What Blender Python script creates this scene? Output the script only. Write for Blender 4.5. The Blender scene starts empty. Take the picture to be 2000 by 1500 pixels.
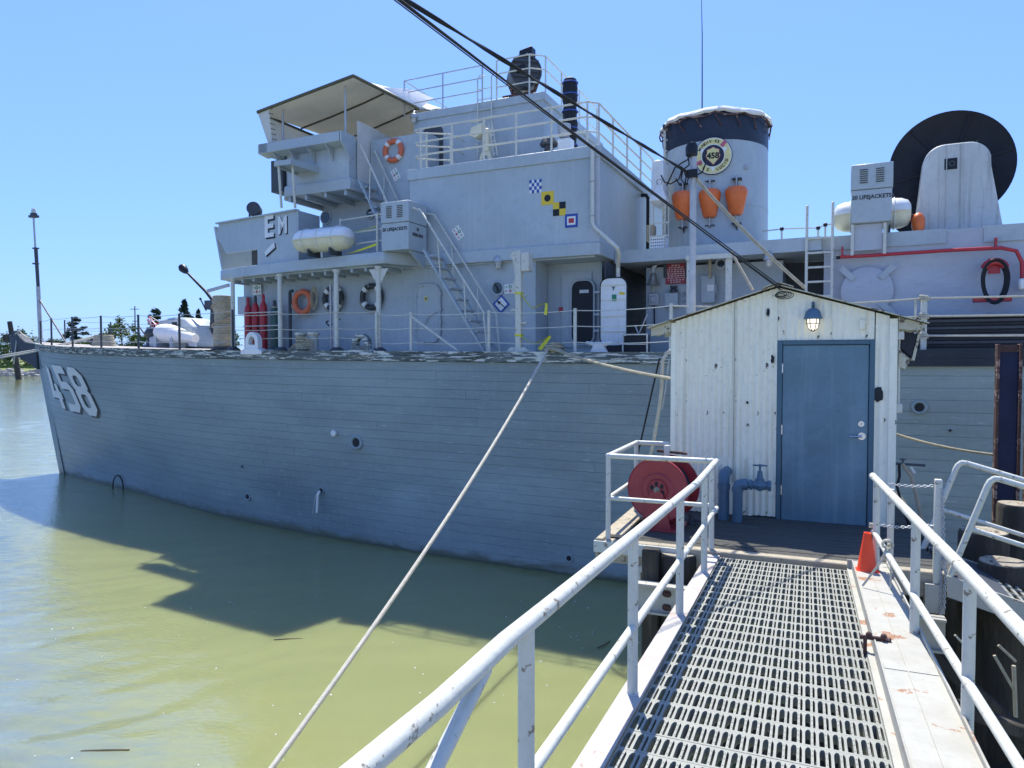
import bpy, bmesh, math, random
from mathutils import Vector, Matrix, noise
R = math.radians
random.seed(7)
sc = bpy.context.scene
# ---------------------------------------------------------------- camera, sky, sun, exposure
F_PX, PITCH, EYE = 1390.0, math.atan(45/1390.0), 5.0
cam_d = bpy.data.cameras.new('camera'); cam = bpy.data.objects.new('camera', cam_d)
sc.collection.objects.link(cam); sc.camera = cam
cam.location = (0, 0, EYE); cam.rotation_euler = (math.pi/2-PITCH, 0, 0)
cam_d.sensor_width = 36; cam_d.lens = 36*F_PX/2000.0; cam_d.clip_start = .05; cam_d.clip_end = 9000
SUN_EL, SUN_AZ = 62.0, 0.0           # sun stands behind the ship, shadows fall towards the quay
world = bpy.data.worlds.new('World'); sc.world = world; world.use_nodes = True
wn = world.node_tree.nodes; wl = world.node_tree.links; wn.clear()
sky = wn.new('ShaderNodeTexSky'); sky.sky_type = 'NISHITA'; sky.sun_disc = False
sky.sun_elevation = R(SUN_EL); sky.sun_rotation = R(SUN_AZ); sky.altitude = 0
sky.air_density = 1.15; sky.dust_density = 0.6; sky.ozone_density = 2.2
bg = wn.new('ShaderNodeBackground'); bg.inputs[1].default_value = 0.115
sg = wn.new('ShaderNodeGamma'); sg.inputs[1].default_value = .55; st_ = wn.new('ShaderNodeMix'); st_.data_type = 'RGBA'; st_.blend_type = 'MULTIPLY'; st_.inputs[0].default_value = 1
st_.inputs[7].default_value = (.68, 1.06, 2.0, 1)
wo = wn.new('ShaderNodeOutputWorld'); wl.new(sky.outputs[0], sg.inputs[0]); wl.new(sg.outputs[0], st_.inputs[6]); wl.new(st_.outputs[2], bg.inputs[0]); wl.new(bg.outputs[0], wo.inputs[0])
sd = bpy.data.lights.new('sun', 'SUN'); sun = bpy.data.objects.new('sun', sd); sc.collection.objects.link(sun)
sd.energy = 3.5; sd.angle = R(.5); sd.color = (1, .95, .86)
_dir = Vector((math.sin(R(SUN_AZ))*math.cos(R(SUN_EL)), math.cos(R(SUN_AZ))*math.cos(R(SUN_EL)), math.sin(R(SUN_EL))))
sun.rotation_euler = _dir.to_track_quat('Z', 'Y').to_euler(); sun.location = (0, 0, 40)
sc.view_settings.view_transform = 'Standard'; sc.view_settings.look = 'None'
sc.view_settings.gamma = 1; sc.view_settings.exposure = 1.15
sc.view_settings.use_curve_mapping = False

# ---------------------------------------------------------------- frames and measuring helpers
BOW = Vector((-20.0, 31.6, 0)); SHIP_A = R(-25)
SHIP = Matrix.Translation(BOW) @ Matrix.Rotation(SHIP_A, 4, 'Z')      # x aft, y away from the quay, z up from the water
DOCK = Matrix.Translation((3.577, 8.068, 0)) @ Matrix.Rotation(R(-22.5), 4, 'Z')  # x right along the shed front, y behind it
WORLD = Matrix.Identity(4)
def ray(px, py):
    x = (px-1000)/F_PX; y = -(py-750)/F_PX
    return Vector((x, math.cos(PITCH)+y*math.sin(PITCH), -math.sin(PITCH)+y*math.cos(PITCH)))
def on(F, px, py, axis, val):
    'point of frame F seen at a photo pixel, on the plane axis = val of that frame'
    inv = F.inverted(); o = inv @ Vector((0, 0, EYE)); d = inv.to_3x3() @ ray(px, py)
    t = (val-o[axis])/d[axis]; p = o+d*t; return p
def SB(px, py, b): return on(SHIP, px, py, 1, b)
def SS(px, py, s): return on(SHIP, px, py, 0, s)
def SZ(px, py, z): return on(SHIP, px, py, 2, z)
def DY(px, py, y): return on(DOCK, px, py, 1, y)
def DX(px, py, x): return on(DOCK, px, py, 0, x)
def DZ(px, py, z): return on(DOCK, px, py, 2, z)
def proj(F, p):
    w = F @ Vector(p); X, Y, Z = w.x, w.y, w.z-EYE
    f = Y*math.cos(PITCH)-Z*math.sin(PITCH); u = Y*math.sin(PITCH)+Z*math.cos(PITCH)
    return 1000+F_PX*X/f, 750-F_PX*u/f
def solve(F, fn, px, lo, hi):
    for _ in range(50):
        m = (lo+hi)/2
        if proj(F, fn(m))[0] < px: lo = m
        else: hi = m
    return (lo+hi)/2
def lerp(a, b, t): return a+(b-a)*t
def tab(T, x):
    if x <= T[0][0]: return T[0][1]
    for (a, va), (b, vb) in zip(T, T[1:]):
        if x <= b:
            t = (x-a)/(b-a); return lerp(va, vb, t)
    return T[-1][1]
def stab(T, x, h=1.2):   # smoothed table
    return (tab(T, x-h)+2*tab(T, x)+tab(T, x+h))/4

# ---------------------------------------------------------------- materials
MATS = {}
def _nodes(name):
    m = bpy.data.materials.new(name); m.use_nodes = True; nt = m.node_tree
    return m, nt, nt.nodes['Principled BSDF']
def paint(name, col, rough=.5, var=.12, scale=1.5, chip=None, chip_col=(.03, .03, .028), chip_scale=9, streak=None, streak_amt=.35,
          metal=0, bump=.15, bump_scale=40, mottle=None, spec=.5, stretch=(1, 1, 1), chip_stretch=(1, 1, 1), coat=0, world_pos=False, tide=False):
    m, nt, P = _nodes(name); N = nt.nodes; L = nt.links
    tc = N.new('ShaderNodeTexCoord')
    gp = N.new('ShaderNodeNewGeometry')
    def mapped(st):
        mp = N.new('ShaderNodeMapping'); mp.inputs['Scale'].default_value = st; L.new(gp.outputs['Position'] if world_pos else tc.outputs['Object'], mp.inputs[0]); return mp.outputs[0]
    base = mapped(stretch)
    def nz(sc_, det=6, vec=None, rg=.6):
        n = N.new('ShaderNodeTexNoise'); n.inputs['Scale'].default_value = sc_; n.inputs['Detail'].default_value = det
        n.inputs['Roughness'].default_value = rg; L.new(vec or base, n.inputs['Vector']); return n.outputs['Fac']
    def mix(a, b, f):
        x = N.new('ShaderNodeMix'); x.data_type = 'RGBA'
        if isinstance(f, (int, float)): x.inputs[0].default_value = f
        else: L.new(f, x.inputs[0])
        for i, c in ((6, a), (7, b)):
            if isinstance(c, tuple): x.inputs[i].default_value = (*c, 1)
            else: L.new(c, x.inputs[i])
        return x.outputs[2]
    def ramp(f, a, b):
        r = N.new('ShaderNodeMapRange'); r.inputs[1].default_value = a; r.inputs[2].default_value = b; L.new(f, r.inputs[0]); return r.outputs[0]
    lo = tuple(c*(1-var) for c in col); hi = tuple(min(1, c*(1+var)) for c in col)
    c = mix(lo, hi, ramp(nz(scale), .3, .7))
    c = mix(c, tuple(x*.8 for x in col), ramp(nz(scale*9, 4), .52, .9))
    if mottle: c = mix(c, mottle, ramp(nz(scale*.6, 8), .5, .72))
    if streak:
        sv = mapped((7, 7, .35)); s_ = ramp(nz(1.6, 5, sv), .52, .8)
        mm = N.new('ShaderNodeMath'); mm.operation = 'MULTIPLY'; L.new(s_, mm.inputs[0]); mm.inputs[1].default_value = streak_amt
        c = mix(c, streak, mm.outputs[0])
    if chip is not None:
        cv = mapped(chip_stretch); cf = ramp(nz(chip_scale, 9, cv, .7), chip, chip+.02); c = mix(c, chip_col, cf)
    if tide:
        sx = N.new('ShaderNodeSeparateXYZ'); L.new(gp.outputs['Position'], sx.inputs[0]); ad = N.new('ShaderNodeMath'); ad.operation = 'MULTIPLY_ADD'; ad.inputs[1].default_value = -.55; L.new(nz(3, 6), ad.inputs[0]); L.new(sx.outputs[2], ad.inputs[2])
        c = mix(tide, c, ramp(ad.outputs[0], -.22, -.02))
    L.new(c, P.inputs['Base Color'])
    rr = N.new('ShaderNodeMapRange'); rr.inputs[3].default_value = max(.02, rough-.12); rr.inputs[4].default_value = min(1, rough+.15)
    L.new(nz(scale*4, 4), rr.inputs[0]); L.new(rr.outputs[0], P.inputs['Roughness'])
    P.inputs['Metallic'].default_value = metal; P.inputs['Specular IOR Level'].default_value = spec
    if coat: P.inputs['Coat Weight'].default_value = coat; P.inputs['Coat Roughness'].default_value = .15
    if bump:
        b = N.new('ShaderNodeBump'); b.inputs['Strength'].default_value = bump; b.inputs['Distance'].default_value = .02
        L.new(nz(bump_scale, 5), b.inputs['Height']); L.new(b.outputs[0], P.inputs['Normal'])
    MATS[name] = m; return m
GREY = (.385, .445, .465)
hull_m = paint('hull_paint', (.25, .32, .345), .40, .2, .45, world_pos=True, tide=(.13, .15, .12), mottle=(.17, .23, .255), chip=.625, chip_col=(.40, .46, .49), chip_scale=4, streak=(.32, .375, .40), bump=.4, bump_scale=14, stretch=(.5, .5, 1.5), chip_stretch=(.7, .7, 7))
grey_m = paint('grey_ship_paint', GREY, .45, .10, .7, streak=(.54, .56, .56), streak_amt=.4, mottle=(.325, .385, .41), bump=.2, bump_scale=7)
diag_m = paint('grey_plywood_paint', (.42, .46, .50), .5, .10, .7, streak=(.47, .48, .48), streak_amt=.5, bump=.35, bump_scale=6, stretch=(1, 1, 2))
dgrey_m = paint('dark_grey_paint', (.065, .075, .085), .5, .15, 1, spec=.22)
fair_m = paint('streaked_fairing_paint', (.50, .52, .49), .5, .14, 1, streak=(.10, .10, .085), streak_amt=.7)
deckp_m = paint('deck_paint', (.36, .33, .30), .8, .12, 1)
deckd_m = paint('dark_deck_paint', (.10, .115, .13), .8, .15, 1)
rail_m = paint('white_rail_paint', (.57, .575, .50), .45, .06, 3, chip=.60, chip_col=(.22, .19, .14), chip_scale=18, bump=.12)
white_m = paint('white_paint', (.72, .74, .71), .4, .06, 2, streak=(.5, .48, .38), streak_amt=.3)
galv_m = paint('galvanised_steel', (.42, .44, .45), .45, .12, 6, metal=.3)
guard_m = paint('flaking_guard_paint', (.13, .16, .16), .75, .25, 2, mottle=(.03, .035, .02), chip=.53, chip_col=(.60, .64, .60), chip_scale=4.2, bump=.8, bump_scale=18, stretch=(.8, 1, 3), chip_stretch=(.45, 2, 4))
guardd_m = paint('dark_guard_paint', (.035, .045, .06), .6, .2, 2, chip=.66, chip_col=(.10, .12, .08), chip_scale=3, bump=.5, spec=.22)
black_m = paint('black_paint', (.018, .022, .028), .4, .3, 2, spec=.22)
navy_m = paint('navy_stack_paint', (.028, .036, .055), .4, .2, 2, spec=.22)
blackrust_m = paint('black_flaking_paint', (.016, .018, .022), .5, .3, 2, chip=.68, chip_col=(.5, .48, .38), chip_scale=5, bump=.3, spec=.22)
red_m = paint('red_paint', (.42, .026, .035), .4, .12, 3)
reel_m = paint('oxide_red_paint', (.30, .035, .045), .38, .15, 3, chip=.74, chip_col=(.05, .03, .03))
green_m = paint('green_paint', (.03, .09, .075), .4, .12, 3)
orange_m = paint('orange_float_paint', (.72, .15, .03), .38, .1, 5)
ring_m = paint('orange_ring_cover', (.62, .15, .07), .6, .12, 5)
ringd_m = paint('dark_ring_cover', (.04, .045, .05), .6, .2, 5)
cone_m = paint('cone_orange', (.95, .07, .012), .45, .04, 5)
rope_m = paint('old_rope', (.42, .38, .27), .9, .2, 12, bump=.9, bump_scale=90)
ropew_m = paint('white_rope', (.58, .55, .45), .9, .12, 12, bump=.9, bump_scale=90)
canvas_m = paint('cream_canvas', (.72, .71, .64), .85, .08, 1.2, bump=.35, bump_scale=5)
def _sheer(m, amt):
    nt = m.node_tree; P = nt.nodes['Principled BSDF']; tr = nt.nodes.new('ShaderNodeBsdfTranslucent'); mx = nt.nodes.new('ShaderNodeMixShader'); mx.inputs[0].default_value = amt
    src = P.inputs['Base Color'].links[0].from_socket; nt.links.new(src, tr.inputs[0]); out = nt.nodes['Material Output']; nt.links.new(P.outputs[0], mx.inputs[1]); nt.links.new(tr.outputs[0], mx.inputs[2]); nt.links.new(mx.outputs[0], out.inputs['Surface'])
_sheer(canvas_m, .22)
canvasw_m = paint('white_canvas', (.76, .76, .74), .85, .08, 1.2, bump=.35, bump_scale=5)
canvd_m = paint('olive_hem', (.10, .10, .065), .9, .2, 6)
shed_m = paint('cream_shed_paint', (.88, .86, .68), .55, .05, 1.3, streak=(.48, .42, .27), streak_amt=.6, chip=.632, chip_col=(.05, .05, .045), chip_scale=9, bump=.08, chip_stretch=(1.3, 1, .8))
wood_m = paint('weathered_wood', (.075, .075, .066), .85, .3, 2, mottle=(.09, .085, .07), bump=.9, bump_scale=26, stretch=(.5, 6, 6))
woodl_m = paint('bleached_timber', (.42, .37, .27), .85, .2, 2, chip=.62, chip_col=(.10, .08, .06), bump=.8, bump_scale=30, stretch=(.6, 5, 5))
eave_m = paint('flaking_eave_timber', (.50, .48, .36), .8, .15, 4, chip=.55, chip_col=(.13, .11, .08), chip_scale=10, bump=.4)
pile_m = paint('tarred_pile', (.05, .044, .035), .9, .3, 2, mottle=(.14, .12, .09), bump=1, bump_scale=30, stretch=(5, 5, .6))
piletop_m = paint('bleached_pile_top', (.33, .29, .22), .9, .3, 5, chip=.56, chip_col=(.10, .08, .06), chip_scale=14, bump=.9)
rust_m = paint('rusty_steel', (.09, .045, .035), .85, .3, 5, chip=.57, chip_col=(.36, .24, .19), bump=.5)
beam_m = paint('blue_black_steel', (.018, .024, .06), .5, .3, 2, chip=.72, chip_col=(.3, .2, .16), bump=.3, spec=.22)
door_m = paint('blue_door_paint', (.105, .20, .245), .42, .2, 1.6, mottle=(.20, .31, .36), streak=(.24, .34, .38), streak_amt=.5, bump=.1)
dframe_m = paint('blue_frame_paint', (.055, .125, .165), .45, .12, 3)
pipeb_m = paint('blue_pipe_paint', (.075, .15, .21), .45, .15, 3, bump=.2)
chrome_m = paint('satin_steel', (.62, .62, .60), .28, .05, 6, metal=1)
bronze_m = paint('bell_metal', (.40, .40, .36), .3, .15, 4, metal=.7)
alu_m = paint('aluminium_grating', (.27, .275, .235), .5, .08, 5, bump=.1)
gang_m = paint('white_gangway_paint', (.385, .38, .33), .5, .07, 2, mottle=(.31, .285, .23), chip=.61, chip_col=(.28, .14, .07), chip_scale=4, bump=.15)
pink_m = paint('worn_white_red_paint', (.42, .40, .36), .55, .08, 1.6, mottle=(.38, .24, .20), chip=.62, chip_col=(.3, .2, .15), chip_scale=7)
raft_m = paint('white_fibreglass', (.76, .77, .75), .3, .05, 3, streak=(.55, .52, .40), streak_amt=.3)
raftl_m = paint('cream_fibreglass', (.66, .63, .46), .35, .08, 3, bump=.1)
yellow_m = paint('yellow_paint', (.72, .52, .03), .45, .05, 5)
blue_m = paint('signal_blue', (.02, .07, .32), .45, .08, 5)
pinkred_m = paint('faded_crimson', (.50, .10, .17), .5, .1, 5)
cream_m = paint('faded_cream', (.68, .62, .27), .5, .1, 5)
tape_m = paint('caution_tape', (.62, .60, .04), .5, .1, 12, chip=.62, chip_col=(.04, .04, .03), chip_scale=16)
sign_m = paint('sign_red', (.30, .018, .03), .4, .08, 4)
rubber_m = paint('black_rubber', (.02, .022, .026), .55, .2, 6, spec=.22)
brown_m = paint('tan_hose', (.35, .29, .20), .7, .15, 8)
green2_m = paint('sign_green', (.01, .22, .10), .5, .1, 5)
flagstripe_m = paint('flag_red', (.50, .03, .04), .8, .1, 5)
def glassy(name, col, rough=.08):
    m, nt, P = _nodes(name); P.inputs['Base Color'].default_value = (*col, 1); P.inputs['Roughness'].default_value = rough
    P.inputs['Specular IOR Level'].default_value = .8; return m
glass_m = glassy('dark_glass', (.02, .028, .03)); 
def _lamp():
    m, nt, P = _nodes('lit_lamp_glass'); P.inputs['Base Color'].default_value = (.8, .78, .7, 1); P.inputs['Roughness'].default_value = .25
    P.inputs['Emission Color'].default_value = (1, .88, .66, 1); P.inputs['Emission Strength'].default_value = .55; return m
lamp_m = _lamp(); lampg_m = glassy('lamp_glass', (.55, .56, .52), .2)
def plain(name, col, rough=.85):
    m, nt, P = _nodes(name); N = nt.nodes; L = nt.links
    tc = N.new('ShaderNodeTexCoord'); n = N.new('ShaderNodeTexNoise'); n.inputs['Scale'].default_value = .35; n.inputs['Detail'].default_value = 8
    L.new(tc.outputs['Object'], n.inputs['Vector']); x = N.new('ShaderNodeMix'); x.data_type = 'RGBA'
    x.inputs[6].default_value = (*[c*.65 for c in col], 1); x.inputs[7].default_value = (*[min(1, c*1.4) for c in col], 1)
    L.new(n.outputs['Fac'], x.inputs[0]); L.new(x.outputs[2], P.inputs['Base Color']); P.inputs['Roughness'].default_value = rough; return m
leafd_m = plain('dark_conifer_leaves', (.035, .06, .035)); leafm_m = plain('green_leaves', (.10, .16, .045)); leafy_m = plain('yellow_green_leaves', (.13, .18, .05))
bark_m = plain('bark', (.12, .09, .065)); grass_m = plain('bank_grass', (.16, .19, .05)); rock_m = plain('riprap_rock', (.34, .33, .30)); soil_m = plain('far_soil', (.16, .14, .10))

# ---------------------------------------------------------------- mesh building
WM = {}
class MB:
    def __init__(s): s.v = []; s.f = []
    def add(s, vs, fs):
        o = len(s.v); s.v += [tuple(v) for v in vs]; s.f += [tuple(i+o for i in f) for f in fs]; return s
    def box(s, x0, x1, y0, y1, z0, z1):
        return s.add([(x, y, z) for z in (z0, z1) for y in (y0, y1) for x in (x0, x1)],
                     [(0, 2, 3, 1), (4, 5, 7, 6), (0, 1, 5, 4), (2, 6, 7, 3), (0, 4, 6, 2), (1, 3, 7, 5)])
    def prism(s, poly, vec):
        n = len(poly); P = [Vector(p) for p in poly]; vec = Vector(vec)
        nn = Vector((0, 0, 0))
        for i in range(n): nn += (P[i]-P[0]).cross(P[(i+1) % n]-P[0])
        if nn.dot(vec) < 0: P.reverse()
        fs = [tuple(range(n-1, -1, -1)), tuple(range(n, 2*n))]+[(i, (i+1) % n, n+(i+1) % n, n+i) for i in range(n)]
        return s.add(P+[p+vec for p in P], fs)
    def zprism(s, poly, z0, z1): return s.prism([(x, y, z0) for x, y in poly], (0, 0, z1-z0))
    def tube(s, pts, r, n=8, closed=False, caps=True, flat=None):
        P = [Vector(p) for p in pts]; m = len(P); vs = []; fs = []; up = None
        for i in range(m):
            if closed: t = P[(i+1) % m]-P[i-1]
            else: t = P[min(i+1, m-1)]-P[max(i-1, 0)]
            if t.length < 1e-9: t = Vector((0, 0, 1))
            t.normalize()
            if up is None: up = Vector((0, 0, 1)) if abs(t.z) < .9 else Vector((1, 0, 0))
            a = t.cross(up)
            if a.length < 1e-4: a = t.cross(Vector((0, 1, 0)))
            a.normalize(); b = a.cross(t).normalized(); up = b
            rr = r[i] if isinstance(r, (list, tuple)) else r
            for k in range(n):
                q = 2*math.pi*k/n; vs.append(P[i]+(a*math.cos(q)+b*math.sin(q)*(flat or 1))*rr)
        for i in range(m if closed else m-1):
            for k in range(n):
                A = i*n+k; B = i*n+(k+1) % n; C = ((i+1) % m)*n+(k+1) % n; D = ((i+1) % m)*n+k; fs.append((A, D, C, B))
        if not closed and caps: fs += [tuple(range(n)), tuple(range((m-1)*n+n-1, (m-1)*n-1, -1))]
        return s.add(vs, fs)
    def cyl(s, p0, p1, r0, r1=None, n=16): return s.tube([p0, p1], [r0, r0 if r1 is None else r1], n)
    def lathe(s, prof, org=(0, 0, 0), axis=(0, 0, 1), n=20, scale=(1, 1), x=None):
        ax = Vector(axis).normalized(); x = Vector(x) if x is not None else (Vector((1, 0, 0)) if abs(ax.x) < .9 else Vector((0, 1, 0)))
        y = ax.cross(x).normalized(); x = y.cross(ax); org = Vector(org); vs = []; fs = []; m = len(prof)
        for r, h in prof:
            for k in range(n):
                q = 2*math.pi*k/n; vs.append(org+ax*h+x*(r*math.cos(q)*scale[0])+y*(r*math.sin(q)*scale[1]))
        for i in range(m-1):
            for k in range(n): fs.append((i*n+k, i*n+(k+1) % n, (i+1)*n+(k+1) % n, (i+1)*n+k))
        if prof[0][0] > 1e-6: fs.append(tuple(range(n-1, -1, -1)))
        if prof[-1][0] > 1e-6: fs.append(tuple(range((m-1)*n, m*n)))
        return s.add(vs, fs)
    def torus(s, c, axis, Rr, r, n=28, m=10, sq=(1, 1), a0=0, a1=360):
        ax = Vector(axis).normalized(); x = Vector((0, 0, 1)) if abs(ax.z) < .9 else Vector((1, 0, 0)); y = ax.cross(x).normalized(); x = y.cross(ax); c = Vector(c)
        full = abs(a1-a0) >= 359.9; k = n if full else n+1
        pts = [c+(x*math.cos(R(lerp(a0, a1, i/n)))*sq[0]+y*math.sin(R(lerp(a0, a1, i/n)))*sq[1])*Rr for i in range(k)]
        return s.tube(pts, r, m, closed=full)
    def ball(s, c, r, n=14, m=9):
        rx, ry, rz = (r, r, r) if isinstance(r, (int, float)) else r; vs = []; fs = []
        for i in range(m+1):
            p = math.pi*i/m
            for k in range(n): q = 2*math.pi*k/n; vs.append((c[0]+rx*math.sin(p)*math.cos(q), c[1]+ry*math.sin(p)*math.sin(q), c[2]+rz*math.cos(p)))
        for i in range(m):
            for k in range(n): fs.append((i*n+k, (i+1)*n+k, (i+1)*n+(k+1) % n, i*n+(k+1) % n))
        return s.add(vs, fs)
    def bar(s, p0, p1, w, h, up=(0, 0, 1)):
        p0 = Vector(p0); p1 = Vector(p1); t = (p1-p0).normalized(); a = t.cross(Vector(up))
        if a.length < 1e-4: a = t.cross(Vector((1, 0, 0)))
        a.normalize(); b = a.cross(t).normalized(); a = a*w/2; b = b*h/2
        return s.prism([p0-a-b, p0+a-b, p0+a+b, p0-a+b], p1-p0)
    def quad(s, *p): return s.add(p, [tuple(range(len(p)))])
def finish(me, ang=38, smooth=True):
    bm = bmesh.new(); bm.from_mesh(me)
    bmesh.ops.remove_doubles(bm, verts=bm.verts, dist=1e-5)
    bm.normal_update(); lim = R(ang)
    for f in bm.faces: f.smooth = smooth
    for e in bm.edges:
        if len(e.link_faces) != 2 or e.calc_face_angle(3.2) > lim: e.smooth = False
    bm.to_mesh(me); bm.free()
def build(name, mb, mat, parent=None, F=SHIP, bev=0, ang=38, fixn=False, **props):
    if not mb.v: return None
    xs = [v[0] for v in mb.v]; ys = [v[1] for v in mb.v]; zs = [v[2] for v in mb.v]
    c = Vector(((min(xs)+max(xs))/2, (min(ys)+max(ys))/2, min(zs)))
    me = bpy.data.meshes.new(name); me.from_pydata([(x-c.x, y-c.y, z-c.z) for x, y, z in mb.v], [], mb.f)
    if bev or fixn:
        bm = bmesh.new(); bm.from_mesh(me); bmesh.ops.remove_doubles(bm, verts=bm.verts, dist=1e-5)
        bmesh.ops.recalc_face_normals(bm, faces=bm.faces)
        if bev:
            es = [e for e in bm.edges if len(e.link_faces) == 2 and e.calc_face_angle(0) > R(30)]
            bmesh.ops.bevel(bm, geom=es, offset=bev, segments=1, affect='EDGES', clamp_overlap=True)
        bm.to_mesh(me); bm.free()
    finish(me, ang); me.materials.append(mat)
    return link(name, me, F @ Matrix.Translation(c), parent, **props)
def link(name, data, M, parent=None, **props):
    o = bpy.data.objects.new(name, data); sc.collection.objects.link(o)
    if parent is not None:
        o.parent = parent; o.matrix_parent_inverse = WM[parent.name].inverted()
    o.matrix_basis = M; WM[o.name] = M.copy()
    for k, v in props.items(): o[k] = v
    return o
def thing(name, label, cat, loc, F=SHIP, group=None, rz=0):
    o = link(name, None, F @ Matrix.Translation(Vector(loc)) @ Matrix.Rotation(rz, 4, 'Z')); o.empty_display_size = .2
    o['label'] = label; o['category'] = cat
    if group: o['group'] = group
    return o
def solo(name, mb, mat, label, cat, F=SHIP, group=None, **k):
    o = build(name, mb, mat, None, F, **k); o['label'] = label; o['category'] = cat
    if group: o['group'] = group
    return o
def dup(root, delta, label=None, F=SHIP, rot=None):
    'copy a thing with its parts and sub-parts, moved by delta in frame F'
    D = F @ Matrix.Translation(Vector(delta)) @ F.inverted()
    if rot is not None: D = rot
    def cp(o, par):
        c = o.copy(); sc.collection.objects.link(c); WM[c.name] = D @ WM[o.name]
        if par is None: c.matrix_basis = WM[c.name]
        else:
            c.parent = par; c.matrix_parent_inverse = WM[par.name].inverted(); c.matrix_basis = WM[c.name]
        for ch in list(KIDS.get(o.name, [])): cp(ch, c)
        if par is not None: KIDS.setdefault(par.name, []).append(c)
        return c
    KIDS.clear()
    for o in sc.objects:
        if o.parent: KIDS.setdefault(o.parent.name, []).append(o)
    r = cp(root, None)
    if label: r['label'] = label
    return r
KIDS = {}
def text(name, s, size, org, right, up, mat, parent, F=SHIP, bold=.0, ext=.004, align='CENTER', wscale=1.0, **props):
    cu = bpy.data.curves.new(name, 'FONT'); cu.body = s; cu.size = size; cu.align_x = align; cu.align_y = 'CENTER'
    cu.extrude = ext; cu.offset = bold*size; cu.resolution_u = 3
    t = bpy.data.objects.new('tmp_text', cu); sc.collection.objects.link(t)
    dg = bpy.context.evaluated_depsgraph_get(); me = bpy.data.meshes.new_from_object(t.evaluated_get(dg))
    bpy.data.objects.remove(t); bpy.data.curves.remove(cu); me.name = name; me.materials.clear(); me.materials.append(mat)
    r = Vector(right).normalized(); u = Vector(up).normalized(); n = r.cross(u)
    M = Matrix(((r.x*wscale, u.x, n.x, org[0]), (r.y*wscale, u.y, n.y, org[1]), (r.z*wscale, u.z, n.z, org[2]), (0, 0, 0, 1)))
    me.transform(M.to_3x3().to_4x4())
    return link(name, me, F @ Matrix.Translation(Vector(org)), parent, **props)
XS = (1, 0, 0); UZ = (0, 0, 1)
def arc(c, u, v, r, a0, a1, n=8):
    c = Vector(c); u = Vector(u); v = Vector(v)
    return [c+u*(r*math.cos(R(lerp(a0, a1, i/n))))+v*(r*math.sin(R(lerp(a0, a1, i/n)))) for i in range(n+1)]
def rrect(cx, cz, w, h, r, n=5):
    pts = []
    for sx, sz, a in ((1, 1, 0), (-1, 1, 90), (-1, -1, 180), (1, -1, 270)):
        for i in range(n+1):
            q = R(a+90*i/n); pts.append((cx+sx*(w/2-r)+r*math.cos(q), cz+sz*(h/2-r)+r*math.sin(q)))
    return pts
def sag(p0, p1, d, n=16):
    p0 = Vector(p0); p1 = Vector(p1)
    return [p0.lerp(p1, i/n)-Vector((0, 0, 4*d*(i/n)*(1-i/n))) for i in range(n+1)]
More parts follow.
